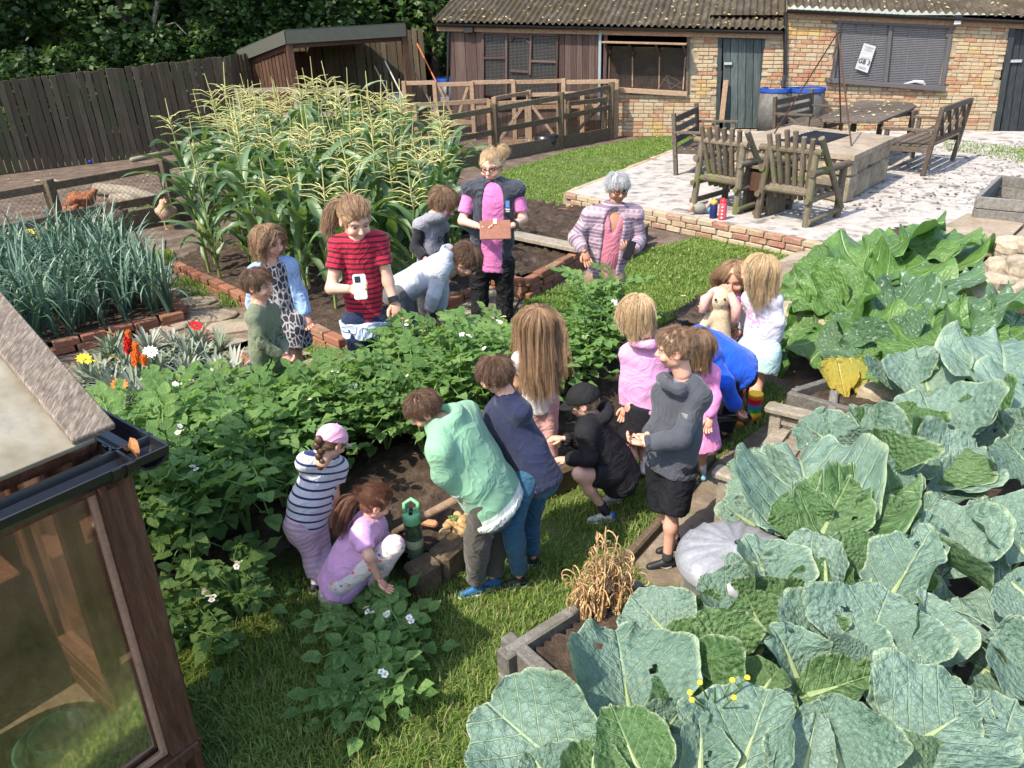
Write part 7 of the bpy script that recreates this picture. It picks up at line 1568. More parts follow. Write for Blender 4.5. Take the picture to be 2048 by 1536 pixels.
            if nm in ('leggings', 'trousers'):
                e1, u1 = sgd(g['h'+s], g['k'+s]); e2, u2 = sgd(g['k'+s], g['a'+s]); l1 = np.linalg.norm(g['k'+s]-g['h'+s]); isl = (np.minimum(e1, e2) < R['th']*1.5) & (np.minimum(e1, e2) == np.minimum(np.minimum(*[sgd(g['h'+z], g['k'+z])[0] for z in 'lr']), np.minimum(*[sgd(g['k'+z], g['a'+z])[0] for z in 'lr']))); al = np.where(isl & ((np.where(e1 < e2, u1, l1+u2)) > .04), -np.where(e1 < e2, u1, l1+u2), al)
        return O(nm, mkmesh(nm, V, F, m, True, {'along': al, 'side': sd_, 'sleeve': slv}), parent)
    def mk_top(T_):
        e = T_.get('e', .014)
        def fn(S):
            torso(S, e, T_.get('hem', .05)); S.cut(-ax, mH-ax*T_.get('hem', .05)); T_.get('below') is not None and S.cut(ax, mH+ax*T_['below'])
            sv = T_.get('sl', 'l')
            for s in 'lr':
                if sv == 'l': S.cone(g['s'+s], g['e'+s], R['ua']+e*.55, R['el']+e*.7, .025); cyl(S, g['e'+s], g['w'+s]-(g['w'+s]-g['e'+s])*.04, R['el']+e*.7, R['wr']+e*.45, .015); S.cone(g['e'+s], g['e'+s]*.25+g['w'+s]*.75, R['el']+e*.75, R['wr']+e*.75, .015)
                elif sv == 's': m_ = g['s'+s]+(g['e'+s]-g['s'+s])*T_.get('slen', .62); S.cone(g['s'+s], g['s'+s]*.9+g['e'+s]*.1, R['ua']+e*.5, R['ua']+e*.5, .03); cyl(S, g['s'+s], m_, R['ua']+e*.5, R['ua']+e*.95, .015)
                elif sv == 'cap': S.cone(g['s'+s], g['s'+s]+side*(.018 if s == 'r' else -.018), R['ua']+e*.6, R['ua']+e*.4, .03)
            if T_.get('hood'): 
                bk = T_['hood']; hb = g['nk']+bk[0]*fr*-1+ax*.0; S.ell(hb+ax*.005, (hs*.78, hs*.6, hs*.42), np.stack([side, fr, ax]), .03); S.cone(hb-side*hs*.55, hb+side*hs*.55, hs*.33, hs*.33, .03); S.ell(hb+ax*hs*.38+fr*hs*.30, (hs*.52, hs*.45, hs*.36), np.stack([side, fr, ax]), .03, sub=True)
            S.cone(g['nk']+ax*hs*.18, g['hd'], hs*.50, hs*.62, .01, sub=True)
            if T_.get('open'):
                w_ = T_['open']; f_ = fr*T_.get('fs', 1); S.cone(mS+ax*.02+f_*(rc*.66+e), mH-ax*(T_['hem']+.1)+f_*(rh*.7+e), w_, w_*T_.get('ow', 1.1), .008, sub=True)
            if T_.get('vee'): f_ = fr*T_.get('fs', 1); S.cone(g['nk']+f_*(rc*.4), mS-ax*.12+f_*rc*.72, .05, .012, .01, sub=True)
        return garment(T_.get('nm', 'shirt'), fn, T_['m'], T_.get('wr', .0045)*.85, T_.get('f', 17))
    tops = [mk_top(t_) for t_ in (top, top2) if t_]
    def rib(S):
        e = top.get('e', .014)+.004; hm_ = top.get('hem', .05); torso(S, e, hm_); S.cut(-ax, mH-ax*(hm_+.004)); S.cut(ax, mH-ax*(hm_-.035))
        for s in 'lr': d_ = nrm(g['e'+s]-g['w'+s]); c_ = g['w'+s]+d_*.006; cyl(S, c_, c_+d_*.035, R['wr']+e*.55+.002, R['wr']+e*.6+.002, .004)
    if top.get('rib'): garment('ribbing', rib, top['rib'], 0, parent=tops[0])
    if bot:
        e = bot.get('e', .012); ty = bot['t']
        def fb_(S):
            S.cone(wa, mH, rw+e*.7, rh+e, .04, fl); S.cut(ax, mH+ax*bot.get('rise', .10))
            if ty == 'skirt':
                L_ = bot['len']; dn_ = nrm((g['kl']+g['kr'])/2-mH); cyl(S, mH+ax*.02, mH+dn_*L_, rh+e, rh+e+L_*bot.get('fl', .25), .03, False, (fr, .97))
            else:
                for s in 'lr':
                    if ty == 'shorts': L_ = bot.get('len', .8); k_ = g['h'+s]+(g['k'+s]-g['h'+s])*L_; S.cone(g['h'+s], g['h'+s]*.6+k_*.4, R['th']+e*1.2, R['th']+e*1.3, .03); cyl(S, g['h'+s], k_, R['th']+e*1.3, R['kn']*1.12+e*2.2, .02)
                    else:
                        w2 = bot.get('w', 1.); S.cone(g['h'+s], g['k'+s], R['th']+e, R['kn']+e*1.2*w2, .03); S.cone(g['k'+s], g['k'+s]*.6+g['a'+s]*.4, R['kn']+e*1.2*w2, R['cf']+e*1.2*w2, .02); cyl(S, g['k'+s], g['a'+s]+(g['k'+s]-g['a'+s])*bot.get('up', .05), R['kn']+e*1.1*w2, R['an']+e*1.3*w2, .02)
        garment({'long': 'trousers', 'leg': 'leggings', 'shorts': 'shorts', 'skirt': 'skirt'}[ty], fb_, bot['m'], bot.get('wr', .004), 18)
    if shoe:
        for i, s in enumerate('lr'):
            a = g['a'+s]; t = rad(feet[i]); L_ = hs*(2.15 if adult else 1.75)*lsl; X = A(math.cos(t), math.sin(t), 0); Y = A(-X[1], X[0], 0); z0 = a[2]-.07 if len(J['a'+s]) == 2 else a[2]-.07; B = A(a[0], a[1], z0)
            tf = lambda V_: B+V_[:, :1]*X*L_+V_[:, 1:2]*Y*L_*.92+V_[:, 2:3]*UP*L_
            if shoe.get('boot'): so_ = O('boot', mkmesh('boot', tf(BTV), BTF, shoe['m'], True, {'along': BTV[:, 2]*L_}), o)
            else: so_ = O('shoe', mkmesh('shoe', tf(SHV), SHF, shoe['m'], True), o)
            O('sole', mkmesh('sole', tf(SLV), SLF, shoe['s'], True), so_)
            if shoe.get('mark'): shoe['mark'](so_, B, X, Y, L_, s)
            if shoe.get('sock'): MB().tube([B+UP*L_*.38, B*(1-.0)+UP*L_*.40+(g['k'+s]-a)*.0, a+nrm(g['k'+s]-a)*shoe.get('sh', .07)], [R['an']*1.16, R['an']*1.18, R['an']*1.2], 12).build('sock', shoe['sock'], o, smooth=True)
            if shoe.get('heel'): MB().ball(B+X*-.20*L_+UP*.22*L_, .16*L_, 10, 8, (1, .9, 1.1)).build('heel_panel', shoe['heel'], so_, smooth=True)
    # hair
    ho = None; dn_ = A(0, 0, -1)
    if hkind != 'none':
        sh = {'short': 'short', 'tied': 'tied', 'long': 'long', 'bob': 'long', 'pony': 'tied', 'bun': 'tied', 'cap': 'short'}[hkind]; V, F = SHELL[sh]; V = V.copy()
        Vw = [HW(V)]; Fw = [F]; rn = [np.clip(.45+.25*vnoise(V*np.array([1.6, 1.6, .5]), 7, seed), 0, 1)]; nn_ = len(V)
        def addp(p, r_, cl=3):
            nonlocal nn_
            p = np.array(p); m_, k_, _ = p.shape; cl *= 3; r_ *= .54; kl = np.clip(.5+.26*rng.normal(size=m_), 0, 1); p = np.repeat(p, cl, 0); fly = np.where(rng.uniform(size=(len(p), 1, 1)) < .08, 2.6, 1.); p = p+rng.normal(size=(len(p), 1, 3))*hs*.034+rng.normal(size=(len(p), 1, 3))*hs*.055*fly*np.linspace(0, 1, k_)[None, :, None]**1.5
            v_, f_, r2 = strands_mesh(p, r_, rng); Vw.append(v_); Fw.append(f_+nn_); rn.append(np.clip(np.repeat(np.repeat(kl, cl), len(v_)//len(p))*.5+r2*.5, 0, 1)); nn_ += len(v_)
        hd_ = nrm(dn_+hair.get('hang', A(0, 0, 0)))
        if hkind == 'short': addp(grow(rng, 'short', 420, hair.get('len', .5), hs, c, Mx, dn_, .02, hair.get('flick', .25)), hs*.014)
        elif hkind in ('long', 'bob'): addp(grow(rng, 'long', hair.get('n', 460), hair['len'], hs, c, Mx, hd_), hs*.0155, 4)
        elif hkind != 'cap': addp(grow(rng, 'tied', 260, .8, hs, c, Mx, dn_, .01, 0), hs*.013)
        if hkind == 'pony':
            a0 = HW(hair.get('at', (0, -1.02, .25))); dv = Mx@nrm(A(*hair.get('dir', (0, -1, .2)))); ps_ = []
            for _ in range(170):
                j = rng.normal(size=3)*hs*.09; L_ = hair['len']*hs*rng.uniform(.75, 1.1); k = 9; p = a0+j*.4; d = nrm(dv+rng.normal(size=3)*.18); pt = [p-dv*hs*.1]
                for i in range(k-1): d = nrm(d+hd_*.5*(.6+i*.25)+rng.normal(size=3)*.05); p = p+d*L_/(k-1)+j*.12; pt.append(p)
                ps_.append(pt)
            addp(ps_, hs*.017, 4); b = MB().ball(a0, hs*.2, 10, 8)
            Vw.append(b.V[0]); Fw.append(None); rn.append(np.full(len(b.V[0]), .3)); bf = [tuple(i+nn_ for i in f) for f in b.F]; nn_ += len(b.V[0])
        elif hkind == 'bun':
            a0 = HW(hair.get('at', (.2, -.95, .65))); ps_ = []
            for _ in range(190):
                u = rng.normal(size=3); u /= np.linalg.norm(u); v = np.cross(u, rng.normal(size=3)); v /= np.linalg.norm(v); r_ = hs*rng.uniform(.2, .40); s0 = rng.uniform(0, 6); ps_.append([a0+(u*math.cos(s0+t)+v*math.sin(s0+t))*r_*(1+.12*t) for t in np.linspace(0, 2.6, 7)])
            addp(ps_, hs*.016)
        Fl = []
        for f in Fw:
            if f is None: Fl += bf
            else: Fl += f.tolist()
        ho = O('hair', mkmesh('hair', np.concatenate(Vw), Fl, hm, True, {'rnd': np.concatenate(rn)}), o)
    PPL.append(dict(o=o, g=g, Mx=Mx, c=c, hs=hs, HW=HW, ax=ax, side=side, fr=fr, mS=mS, mH=mH, R=R, hair=ho, tops=tops, rc=rc)); return PPL[-1]
def glasses(p, m, rr=.20):
    HW, hs = p['HW'], p['hs']; b = MB()
    for s in (-1, 1):
        b.tube([HW((s*.30+rr*math.cos(t), .87-.10*abs(math.cos(t)*.4+s*.4), .03+rr*.72*math.sin(t))) for t in np.linspace(0, 6.283, 15)], hs*.03, 5, False); b.tube([HW((s*.48, .80, .06)), HW((s*.74, .35, .08)), HW((s*.80, -.05, .05))], hs*.03, 5)
    b.tube([HW((-.10, .92, .05)), HW((.10, .92, .05))], hs*.028, 5); b.build('glasses', m, p['o'])
def cap(p, m, back=False):
    HW, hs = p['HW'], p['hs']; V, F = sdf_mesh(lambda S: (S.ell((0, -.10, .24), (.88, 1.06, .92)), S.cut((0, .12, -1), (0, 0, .16))), (-1.2, -1.4, -.2), (1.2, 1.2, 1.4), .06)
    o = O('cap', mkmesh('cap', HW(V), F, m, True), p['o']); b = MB(); n = 13; V = []
    for r_, dz in ((.0, 0), (.38, -.05), (.62, -.14)):
        for i in range(n): t = -1.15+2.3*i/(n-1); V.append(HW((math.sin(t)*(.84+r_*.1), .10+(.80+r_)*math.cos(t)*1.0, .20+dz*math.cos(t)-.03*abs(math.sin(t)))))
    F = [(i*n+j, i*n+j+1, (i+1)*n+j+1, (i+1)*n+j) for i in range(2) for j in range(n-1)]; b.add(V, F); b.add([v-p['Mx'][:, 2]*hs*.05 for v in V], [f[::-1] for f in F]); b.build('brim', m, o, smooth=True); MB().ball(HW((0, -.1, 1.15)), hs*.06, 8, 6).build('cap_button', m, o); return o
def held(name, label, cat, loc): return T(name, label, cat, tuple(loc))
def band(p, s, m, f=.12, nm='wristband', h=.02):
    g, R = p['g'], p['R']; a = g['w'+s]+(g['e'+s]-g['w'+s])*f; d = nrm(g['w'+s]-g['e'+s]); MB().tube([a-d*h, a+d*h], [R['wr']*1.25]*2, 14).build(nm, m, p['o'], smooth=False)
# ---- who stands where
def pp_(label, y0, J, hpx, *a, **k):
    hs = .825*hpx/FPX*np.linalg.norm(D(J['hd'][0], J['hd'][1], y0)-cC); return person(label, y0, J, hs, *a, **k)
S_FAIR = (.56, .31, .225); S_PALE = (.60, .35, .26); S_TAN = (.36, .19, .115); S_SUN = (.50, .27, .185)
K_wh = flat('white_sole', (.62, .61, .59), .6); K_bk = flat('black_shoe', (.012, .012, .014), .55); K_navy = flat('navy_shoe', (.02, .024, .05), .6); K_blue = flat('blue_shoe', (.015, .11, .28), .55, bump=.3); K_grey = flat('pale_grey_shoe', (.42, .42, .40), .6); K_dk = flat('dark_boot', (.02, .018, .016), .6); K_sock = flat('dark_sock', (.02, .02, .025), .9); K_wsock = flat('white_sock', (.7, .7, .74), .9)
def swoosh(par, B, X, Y, L, s):
    sg = -1 if Y[1] > 0 else 1; V = []; F = []; n = 9; o = B+Y*sg*.150*L
    for i in range(n): f = i/(n-1); c = o+X*(L*(-.10+.42*f))+UP*L*(.15+.10*f-.09*math.sin(f*math.pi*.9)+.03)-Y*sg*.02*f*L+Y*sg*.012*L; w_ = .028*L*math.sin(math.pi*min(1, .15+f*.95))**.8*(1-f*.6); V += [c-UP*w_, c+UP*w_]
    for i in range(n-1): F.append((2*i, 2*i+2, 2*i+3, 2*i+1))
    O('swoosh_mark', mkmesh('swoosh_mark', V, F, K_wh), par)
def bars3(par, B, X, Y, L, s):
    sg = -1 if Y[1] > 0 else 1
    for k in range(3): c = B+Y*sg*.158*L+X*L*(.08+.075*k)+UP*L*.2; MB().box(c, (.028*L, .02*L, .17*L), nrm(X+UP*.0), Y, nrm(UP-X*.35)).build('stripe_mark', K_wh, par)

p_den = pp_('blonde child in a pale denim jacket over a dark patterned playsuit', 4.75, dict(hd=(537, 484), nk=(541, 528), sl=(513, 546, -.03), sr=(578, 534, .05), el=(505, 605), wl=(520, 660, -.05), er=(600, 588, .05), wr=(612, 630, .0), hl=(546, 650), hr=(589, 646), kl=(566, 722), kr=(593, 718), al=(568, 797), ar=(592, 792)), 36, -25, 14, skin=S_FAIR,
   top=dict(m=cloth('patterned_playsuit', (.030, .03, .04), pat='leaf', c2=(.34, .32, .32)), sl=None, hem=.04, e=.012, nm='playsuit_top'), top2=dict(m=cloth('pale_denim', (.27, .40, .62), bump=.5), e=.026, hem=.03, open=.085, fs=-1, nm='denim_jacket'), bot=dict(t='shorts', m=cloth('patterned_shorts', (.030, .03, .04), pat='leaf', c2=(.34, .32, .32)), e=.03, len=.55, rise=.14), shoe=dict(m=K_bk, s=K_wh), hair=dict(m=H_DB, kind='bob', len=1.75, n=360), feet=(-20, -20), seed=1)
p_oli = pp_('small brown haired boy in an olive long sleeved top, standing with clasped hands', 4.35, dict(hd=(517, 570), nk=(519, 612), sl=(506, 634, -.12), sr=(545, 622, .12), el=(523, 688, -.17), wl=(563, 711, -.15), er=(562, 680, .05), wr=(572, 709, -.10), hl=(521, 738, -.08), hr=(545, 734, .08), kl=(524, 800, -.08), kr=(548, 800, .08), al=(524, 866), ar=(548, 858)), 35, -14, 8, skin=S_FAIR,
   top=dict(m=cloth('olive_jersey', (.135, .155, .095), pat='patch', c2=(.05, .06, .035), per=.0, duty=.12), hem=.06), bot=dict(t='long', m=cloth('navy_trousers', (.02, .025, .045))), shoe=dict(m=K_bk, s=K_wh), hair=dict(m=H_BR, kind='short', len=.55), feet=(-10, -10), seed=2, handd=((.8, -.1, -.5), (.5, -.6, -.6)), curl=(.8, .8))
p_red = pp_('smiling woman in a red and black striped T-shirt with a ponytail', 4.75, dict(hd=(711, 440), nk=(717, 482), sl=(677, 490), sr=(757, 482, .04), el=(663, 577, -.08), wl=(697, 578, -.28), er=(776, 562, .02), wr=(788, 603, -.03), hl=(711, 645), hr=(751, 643, .03), kl=(722, 720, -.04), kr=(763, 716, .04), al=(727, 806), ar=(765, 800)), 45, -62, 22, True, skin=S_PALE,
   top=dict(m=cloth('red_stripe', (.40, .016, .04), pat='stripe', c2=(.06, .008, .022), per=.017, duty=.36), sl='s', slen=.55, e=.020, hem=.055), top2=dict(m=cloth('pale_blue_frill', (.50, .58, .78), bump=.6), sl=None, hem=.09, e=.060, wr=.006, f=30, below=.02, nm='blouse_frill'), bot=dict(t='long', m=cloth('dark_jeans', (.012, .022, .055), bump=.4), e=.014, w=.9), shoe=dict(m=K_dk, s=K_dk), hair=dict(smile=True, m=H_DB, kind='pony', len=1.9, at=(.30, -.92, .50), dir=(.7, -.5, .1), hang=A(-.15, -.25, 0)), feet=(-60, -50), seed=3, curl=(.45, .35), handd=((.95, -.15, .12), (.15, -.2, -1)), palm=((.1, -.6, .9), None))
p_hood = pp_('boy in a black and grey hooded top looking down beside the sweetcorn', 6.2, dict(hd=(887, 407), nk=(868, 432), sl=(840, 450, -.03), sr=(884, 452, .10), el=(831, 497, -.06), wl=(850, 516, -.15), er=(888, 498, .12), wr=(890, 540, .05), hl=(845, 556), hr=(880, 556, .05), kl=(852, 608), kr=(880, 606, .05), al=(856, 652), ar=(882, 650)), 34, -28, 32, skin=S_FAIR,
   top=dict(m=cloth('grey_black_raglan', (.22, .22, .25), pat='split', c2=(.014, .014, .017)), hem=.06, hood=(.06,), e=.022), bot=dict(t='long', m=cloth('charcoal_joggers', (.03, .03, .035))), shoe=dict(m=K_bk, s=K_wh), hair=dict(m=H_LB, kind='short', len=.75, flick=.35), feet=(-20, -20), seed=4)
p_bend = pp_('boy with glasses in a pale grey hoodie bending forward over the bed', 5.3, dict(hd=(932, 521), nk=(903, 517), sl=(882, 541, -.13), sr=(893, 514, .14), el=(868, 588, -.18), wl=(858, 622, -.16), er=(885, 575, .10), wr=(880, 620, .08), hl=(800, 590, -.10), hr=(804, 572, .12), kl=(815, 650, -.08), kr=(825, 645, .12), al=(806, 738), ar=(822, 728)), 37, -12, 48, skin=S_FAIR,
   top=dict(m=cloth('pale_grey_sweat', (.36, .375, .42)), rib=cloth('grey_rib', (.28, .29, .33), bump=.6), hem=.05, e=.028, hood=(-.05,)), bot=dict(t='long', m=cloth('grey_joggers', (.10, .105, .11)), e=.02), shoe=dict(m=K_bk, s=K_wh), hair=dict(m=H_BR, kind='short', len=.6), feet=(0, 0), seed=5); glasses(p_bend, M_black)
p_vest = pp_('woman with glasses and blonde bun in a dark gilet over a pink T-shirt', 5.95, dict(hd=(984, 333), nk=(984, 366), sl=(940, 381), sr=(1032, 381), el=(925, 442, -.05), wl=(955, 452, -.24), er=(1046, 438, -.02), wr=(1026, 451, -.2), hl=(958, 525), hr=(1008, 525), kl=(960, 600), kr=(1010, 598, .02), al=(959, 676), ar=(1009, 670)), 34, -110, 9, True, skin=S_PALE,
   top=dict(m=cloth('pink_tee', (.60, .17, .38)), sl='s', slen=.75, e=.02, hem=.06), top2=dict(m=cloth('charcoal_gilet', (.035, .038, .052), rough=.6, bump=.5), sl='cap', e=.030, hem=.07, open=.085, fs=-1, nm='gilet', wr=.006), bot=dict(t='long', m=cloth('black_work_trousers', (.011, .011, .012), rough=.8, bump=.6), e=.014, w=1.12), shoe=dict(m=K_dk, s=K_dk), hair=dict(m=H_BL, kind='bun', at=(-.60, -.72, .78)), feet=(-95, -80), seed=6, handd=((.85, -.45, -.05), (-.9, -.4, -.1)), curl=(.3, .45), palm=((.1, -.2, .95), (.1, -.2, .95))); glasses(p_vest, flat('tortoise_frame', (.07, .025, .015), .3)); band(p_vest, 'r', M_black)
p_gran = pp_('older grey haired woman in a lilac patterned cardigan and pink top', 5.9, dict(hd=(1235, 376), nk=(1229, 416), sl=(1180, 432), sr=(1270, 428), el=(1150, 474, -.02), wl=(1168, 502, -.14), er=(1277, 480), wr=(1268, 500, -.17), hl=(1191, 556), hr=(1230, 556), kl=(1190, 616), kr=(1226, 614), al=(1192, 684), ar=(1226, 680)), 32, -80, 14, True, skin=S_TAN,
   top=dict(m=cloth('rose_top', (.46, .15, .20)), sl=None, e=.016, hem=.06, vee=True, fs=-1), top2=dict(m=cloth('lilac_fair_isle', (.33, .235, .275), pat='fair', c2=(.165, .11, .15), per=.055), e=.036, hem=.19, open=.084, ow=.9, fs=-1, nm='cardigan', wr=.006), bot=dict(t='long', m=cloth('tan_trousers', (.21, .145, .095)), e=.02, w=1.15), shoe=dict(m=K_dk, s=K_dk), hair=dict(m=H_GR, kind='short', len=.46, flick=.2), feet=(-90, -80), seed=7, handd=((.3, -.3, -.9), (-.6, -.5, .35)), curl=(.3, .6), palm=(None, (-.1, .5, .6))); glasses(p_gran, flat('thin_frame', (.05, .035, .02), .3))
p_long = pp_('girl with very long light brown hair seen from behind, one hand raised', 3.75, dict(hd=(1077, 648), nk=(1074, 696), sl=(1042, 720), sr=(1104, 716), el=(1036, 765, .06), wl=(1040, 800, .14), er=(1112, 748, .10), wr=(1116, 728, .24), hl=(1062, 806), hr=(1099, 803), kl=(1078, 885), kr=(1099, 880), al=(1080, 950, 0), ar=(1100, 946, 0)), 42, 68, 14, skin=S_FAIR, zg=.13,
   top=dict(m=cloth('white_top', (.52, .49, .46)), sl='s', slen=.5, hem=.05), bot=dict(t='leg', m=cloth('pink_leggings', (.55, .30, .27)), e=.006, up=.0), shoe=dict(m=K_grey, s=K_wh), hair=dict(m=H_DB, kind='long', len=4.3, n=560, hang=A(.02, -.22, 0)), feet=(80, 70), seed=8, handd=(None, (.55, .15, .8)), curl=(.4, .3), palm=(None, (-.1, .9, .3))); band(p_long, 'r', flat('blue_watch', (.05, .13, .42), .4), .25)
p_nav = pp_('boy in a navy sweatshirt and teal blue jeans leaning over beside the green hoodie', 2.95, dict(hd=(990, 750), nk=(1014, 790), sl=(987, 836, .14), sr=(1040, 820, -.03), el=(985, 905, .20), wl=(955, 945, .14), er=(1000, 890, .04), wr=(970, 935, .08), hl=(1052, 955, -.06), hr=(1086, 948, .10), kl=(1026, 1052, -.12), kr=(1058, 1046, .10), al=(1038, 1150), ar=(1066, 1112)), 43, 166, 24, skin=S_FAIR,
   top=dict(m=cloth('navy_sweat', (.017, .022, .055)), rib=cloth('navy_rib', (.012, .016, .042), bump=.6), hem=.03, e=.026), bot=dict(t='long', m=cloth('teal_jeans', (.025, .085, .14), bump=.45), e=.014), shoe=dict(m=K_bk, s=K_wh, mark=bars3), hair=dict(m=H_BR, kind='short', len=.8, flick=.45), feet=(186, 190), seed=9)
p_grn = pp_('boy in a pale green hooded sweatshirt bending forward over a spade handle', 2.8, dict(hd=(848, 820), nk=(880, 842), sl=(878, 896, -.14), sr=(932, 826, .14), el=(886, 945, -.16), wl=(922, 986, -.12), er=(910, 920, .22), wr=(925, 972, .12), hl=(962, 1002, -.10), hr=(1006, 984, .10), kl=(955, 1076, -.08), kr=(990, 1070, .09), al=(953, 1166), ar=(985, 1152)), 44, 190, 38, skin=S_FAIR,
   top=dict(m=cloth('sage_hoodie', (.19, .36, .23), pat='hem', per=-.002, c2=(.62, .64, .56)), rib=cloth('cream_rib', (.52, .54, .47), bump=.6), hem=.06, e=.034, hood=(.07,), wr=.006), bot=dict(t='long', m=cloth('taupe_joggers', (.066, .058, .047), bump=.35), e=.022), shoe=dict(m=K_blue, s=K_wh), hair=dict(m=H_BR, kind='short', len=.5), feet=(196, 190), seed=10)
p_str = pp_('girl in a pink cap and navy striped white T-shirt bending down, seen from behind', 2.95, dict(hd=(664, 884), nk=(653, 914), sl=(612, 922, -.03), sr=(675, 932, .08), el=(630, 980, .16), wl=(655, 1022, .20), er=(669, 990, .04), wr=(660, 1030, .08), hl=(590, 1046, -.05), hr=(634, 1050, .05), kl=(619, 1098, -.02), kr=(645, 1104, .04), al=(630, 1158), ar=(648, 1172)), 38, 48, 34, skin=S_FAIR,
   top=dict(m=cloth('breton_stripe', (.58, .58, .61), pat='stripe', c2=(.02, .026, .12), per=.0215, duty=.27), sl='s', slen=.5, hem=.0, e=.02), bot=dict(t='leg', m=cloth('pink_stripe_leggings', (.56, .39, .42), pat='stripe', c2=(.40, .29, .40), per=.014, duty=.5), e=.014, up=.1, rise=.05), shoe=dict(m=K_navy, s=K_wh, sock=K_wsock, sh=.06), hair=dict(m=H_BR, kind='cap', len=.4), feet=(60, 50), seed=11); CAPP = cap(p_str, cloth('pink_cap_cloth', (.68, .33, .44)))
b = MB(); q0 = p_str['HW']((-.05, -1.06, .0))
for k in range(6): b.ball(q0+A(.006*(-1)**k, -.012-.002*k, -.026*k), .022-.0012*k, 8, 6, (1, .9, 1.1))
b.build('plait', H_BR, p_str['hair'], smooth=True)
p_pnk = pp_('girl in a lilac pink T-shirt and floral leggings squatting at the edge of the bed', 2.78, dict(hd=(752, 1004), nk=(736, 1042), sl=(722, 1066, -.13), sr=(748, 1056, .12), el=(737, 1112, -.20), wl=(757, 1156, -.17), er=(778, 1096, .10), wr=(770, 1118, -.02), hl=(680, 1162, -.10), hr=(694, 1152, .10), kl=(786, 1090, -.12), kr=(764, 1082, .12), al=(744, 1182), ar=(758, 1168)), 41, 16, 26, skin=S_FAIR,
   top=dict(m=cloth('lilac_tee', (.62, .34, .58)), sl='s', slen=.72, e=.02, hem=.015, wr=.006), bot=dict(t='leg', m=cloth('floral_leggings', (.56, .51, .48), pat='floral'), e=.012, up=.12), shoe=dict(m=K_dk, s=K_dk), hair=dict(m=H_RB, kind='pony', len=2.6, at=(0, -1.0, .10), dir=(0, -.8, -.1), hang=A(-.25, -.15, 0)), feet=(-12, 0), seed=12, handd=((.55, -.25, -.75), None), curl=(.35, .6))
p_crh = pp_('boy in a black cap, black hooded top and shorts crouching at the bed edge', 3.45, dict(hd=(1166, 803), nk=(1186, 834), sl=(1172, 866, -.14), sr=(1190, 846, .13), el=(1178, 916, -.19), wl=(1137, 918, -.08), er=(1158, 885, .16), wr=(1128, 877, .12), hl=(1232, 950, -.10), hr=(1238, 938, .10), kl=(1158, 948, -.19), kr=(1192, 940, .14), al=(1212, 1022), ar=(1228, 985)), 40, 172, 20, skin=S_PALE,
   top=dict(m=cloth('black_hoodie', (.013, .013, .015)), rib=cloth('black_rib', (.01, .01, .012), bump=.6), hem=.05, e=.028, hood=(.07,)), bot=dict(t='shorts', m=cloth('black_shorts', (.012, .012, .014), rough=.6), e=.014, len=.66), shoe=dict(m=K_grey, s=K_wh, sock=K_sock, sh=.08, heel=flat('bright_blue', (.02, .13, .5), .5)), hair=dict(m=H_LB, kind='cap', len=.3), feet=(186, 190), seed=13, handd=((-.9, .1, -.1), (-.95, .1, 0)), curl=(.35, .3)); cap(p_crh, cloth('black_cap_cloth', (.012, .012, .013)))
p_phd = pp_('fair haired girl in a pink hooded jacket and black skirt, seen from behind', 3.8, dict(hd=(1274, 625), nk=(1291, 680), sl=(1258, 706, .06), sr=(1322, 702, -.02), el=(1256, 760, .05), wl=(1250, 812, .03), er=(1326, 750, -.02), wr=(1324, 800, .02), hl=(1270, 812), hr=(1308, 810), kl=(1263, 885), kr=(1290, 882, .06), al=(1263, 958), ar=(1289, 942)), 40, 128, 24, skin=S_FAIR,
   top=dict(m=cloth('pink_jacket', (.60, .29, .50)), rib=cloth('pink_rib', (.5, .23, .42), bump=.6), hem=.03, e=.026, hood=(.06,)), bot=dict(t='skirt', m=cloth('black_skirt', (.012, .012, .016)), len=.20, fl=.18, e=.012), shoe=dict(m=K_bk, s=K_wh, sock=K_wsock, sh=.06), hair=dict(m=H_BL, kind='bob', len=2.0, n=460), feet=(196, 190), seed=14)
p_gry = pp_('boy with short fair hair in a dark grey hoodie and black shorts', 3.0, dict(hd=(1351, 697), nk=(1370, 762), sl=(1330, 792, .10), sr=(1398, 796, -.07), el=(1322, 850, .12), wl=(1296, 868, .03), er=(1360, 874, -.14), wr=(1288, 888, -.12), hl=(1318, 924, .06), hr=(1364, 920, -.06), kl=(1328, 1010, .06), kr=(1346, 1014, -.05), al=(1352, 1082), ar=(1335, 1114)), 48, 168, 10, skin=S_FAIR,
   top=dict(m=cloth('charcoal_sweat', (.055, .06, .072), bump=.3), rib=cloth('charcoal_rib', (.04, .043, .052), bump=.6), hem=.03, e=.032, hood=(.085,), wr=.006), bot=dict(t='shorts', m=cloth('black_sport_shorts', (.014, .014, .018), rough=.7), e=.018, len=1.0, rise=.03), shoe=dict(m=K_bk, s=K_wh, mark=swoosh, sock=K_sock, sh=.03), hair=dict(m=H_LB, kind='short', len=.26, flick=.3), feet=(190, 186), seed=15, handd=((-.7, -.3, -.5), (-.8, .3, .1)), curl=(.6, .6))
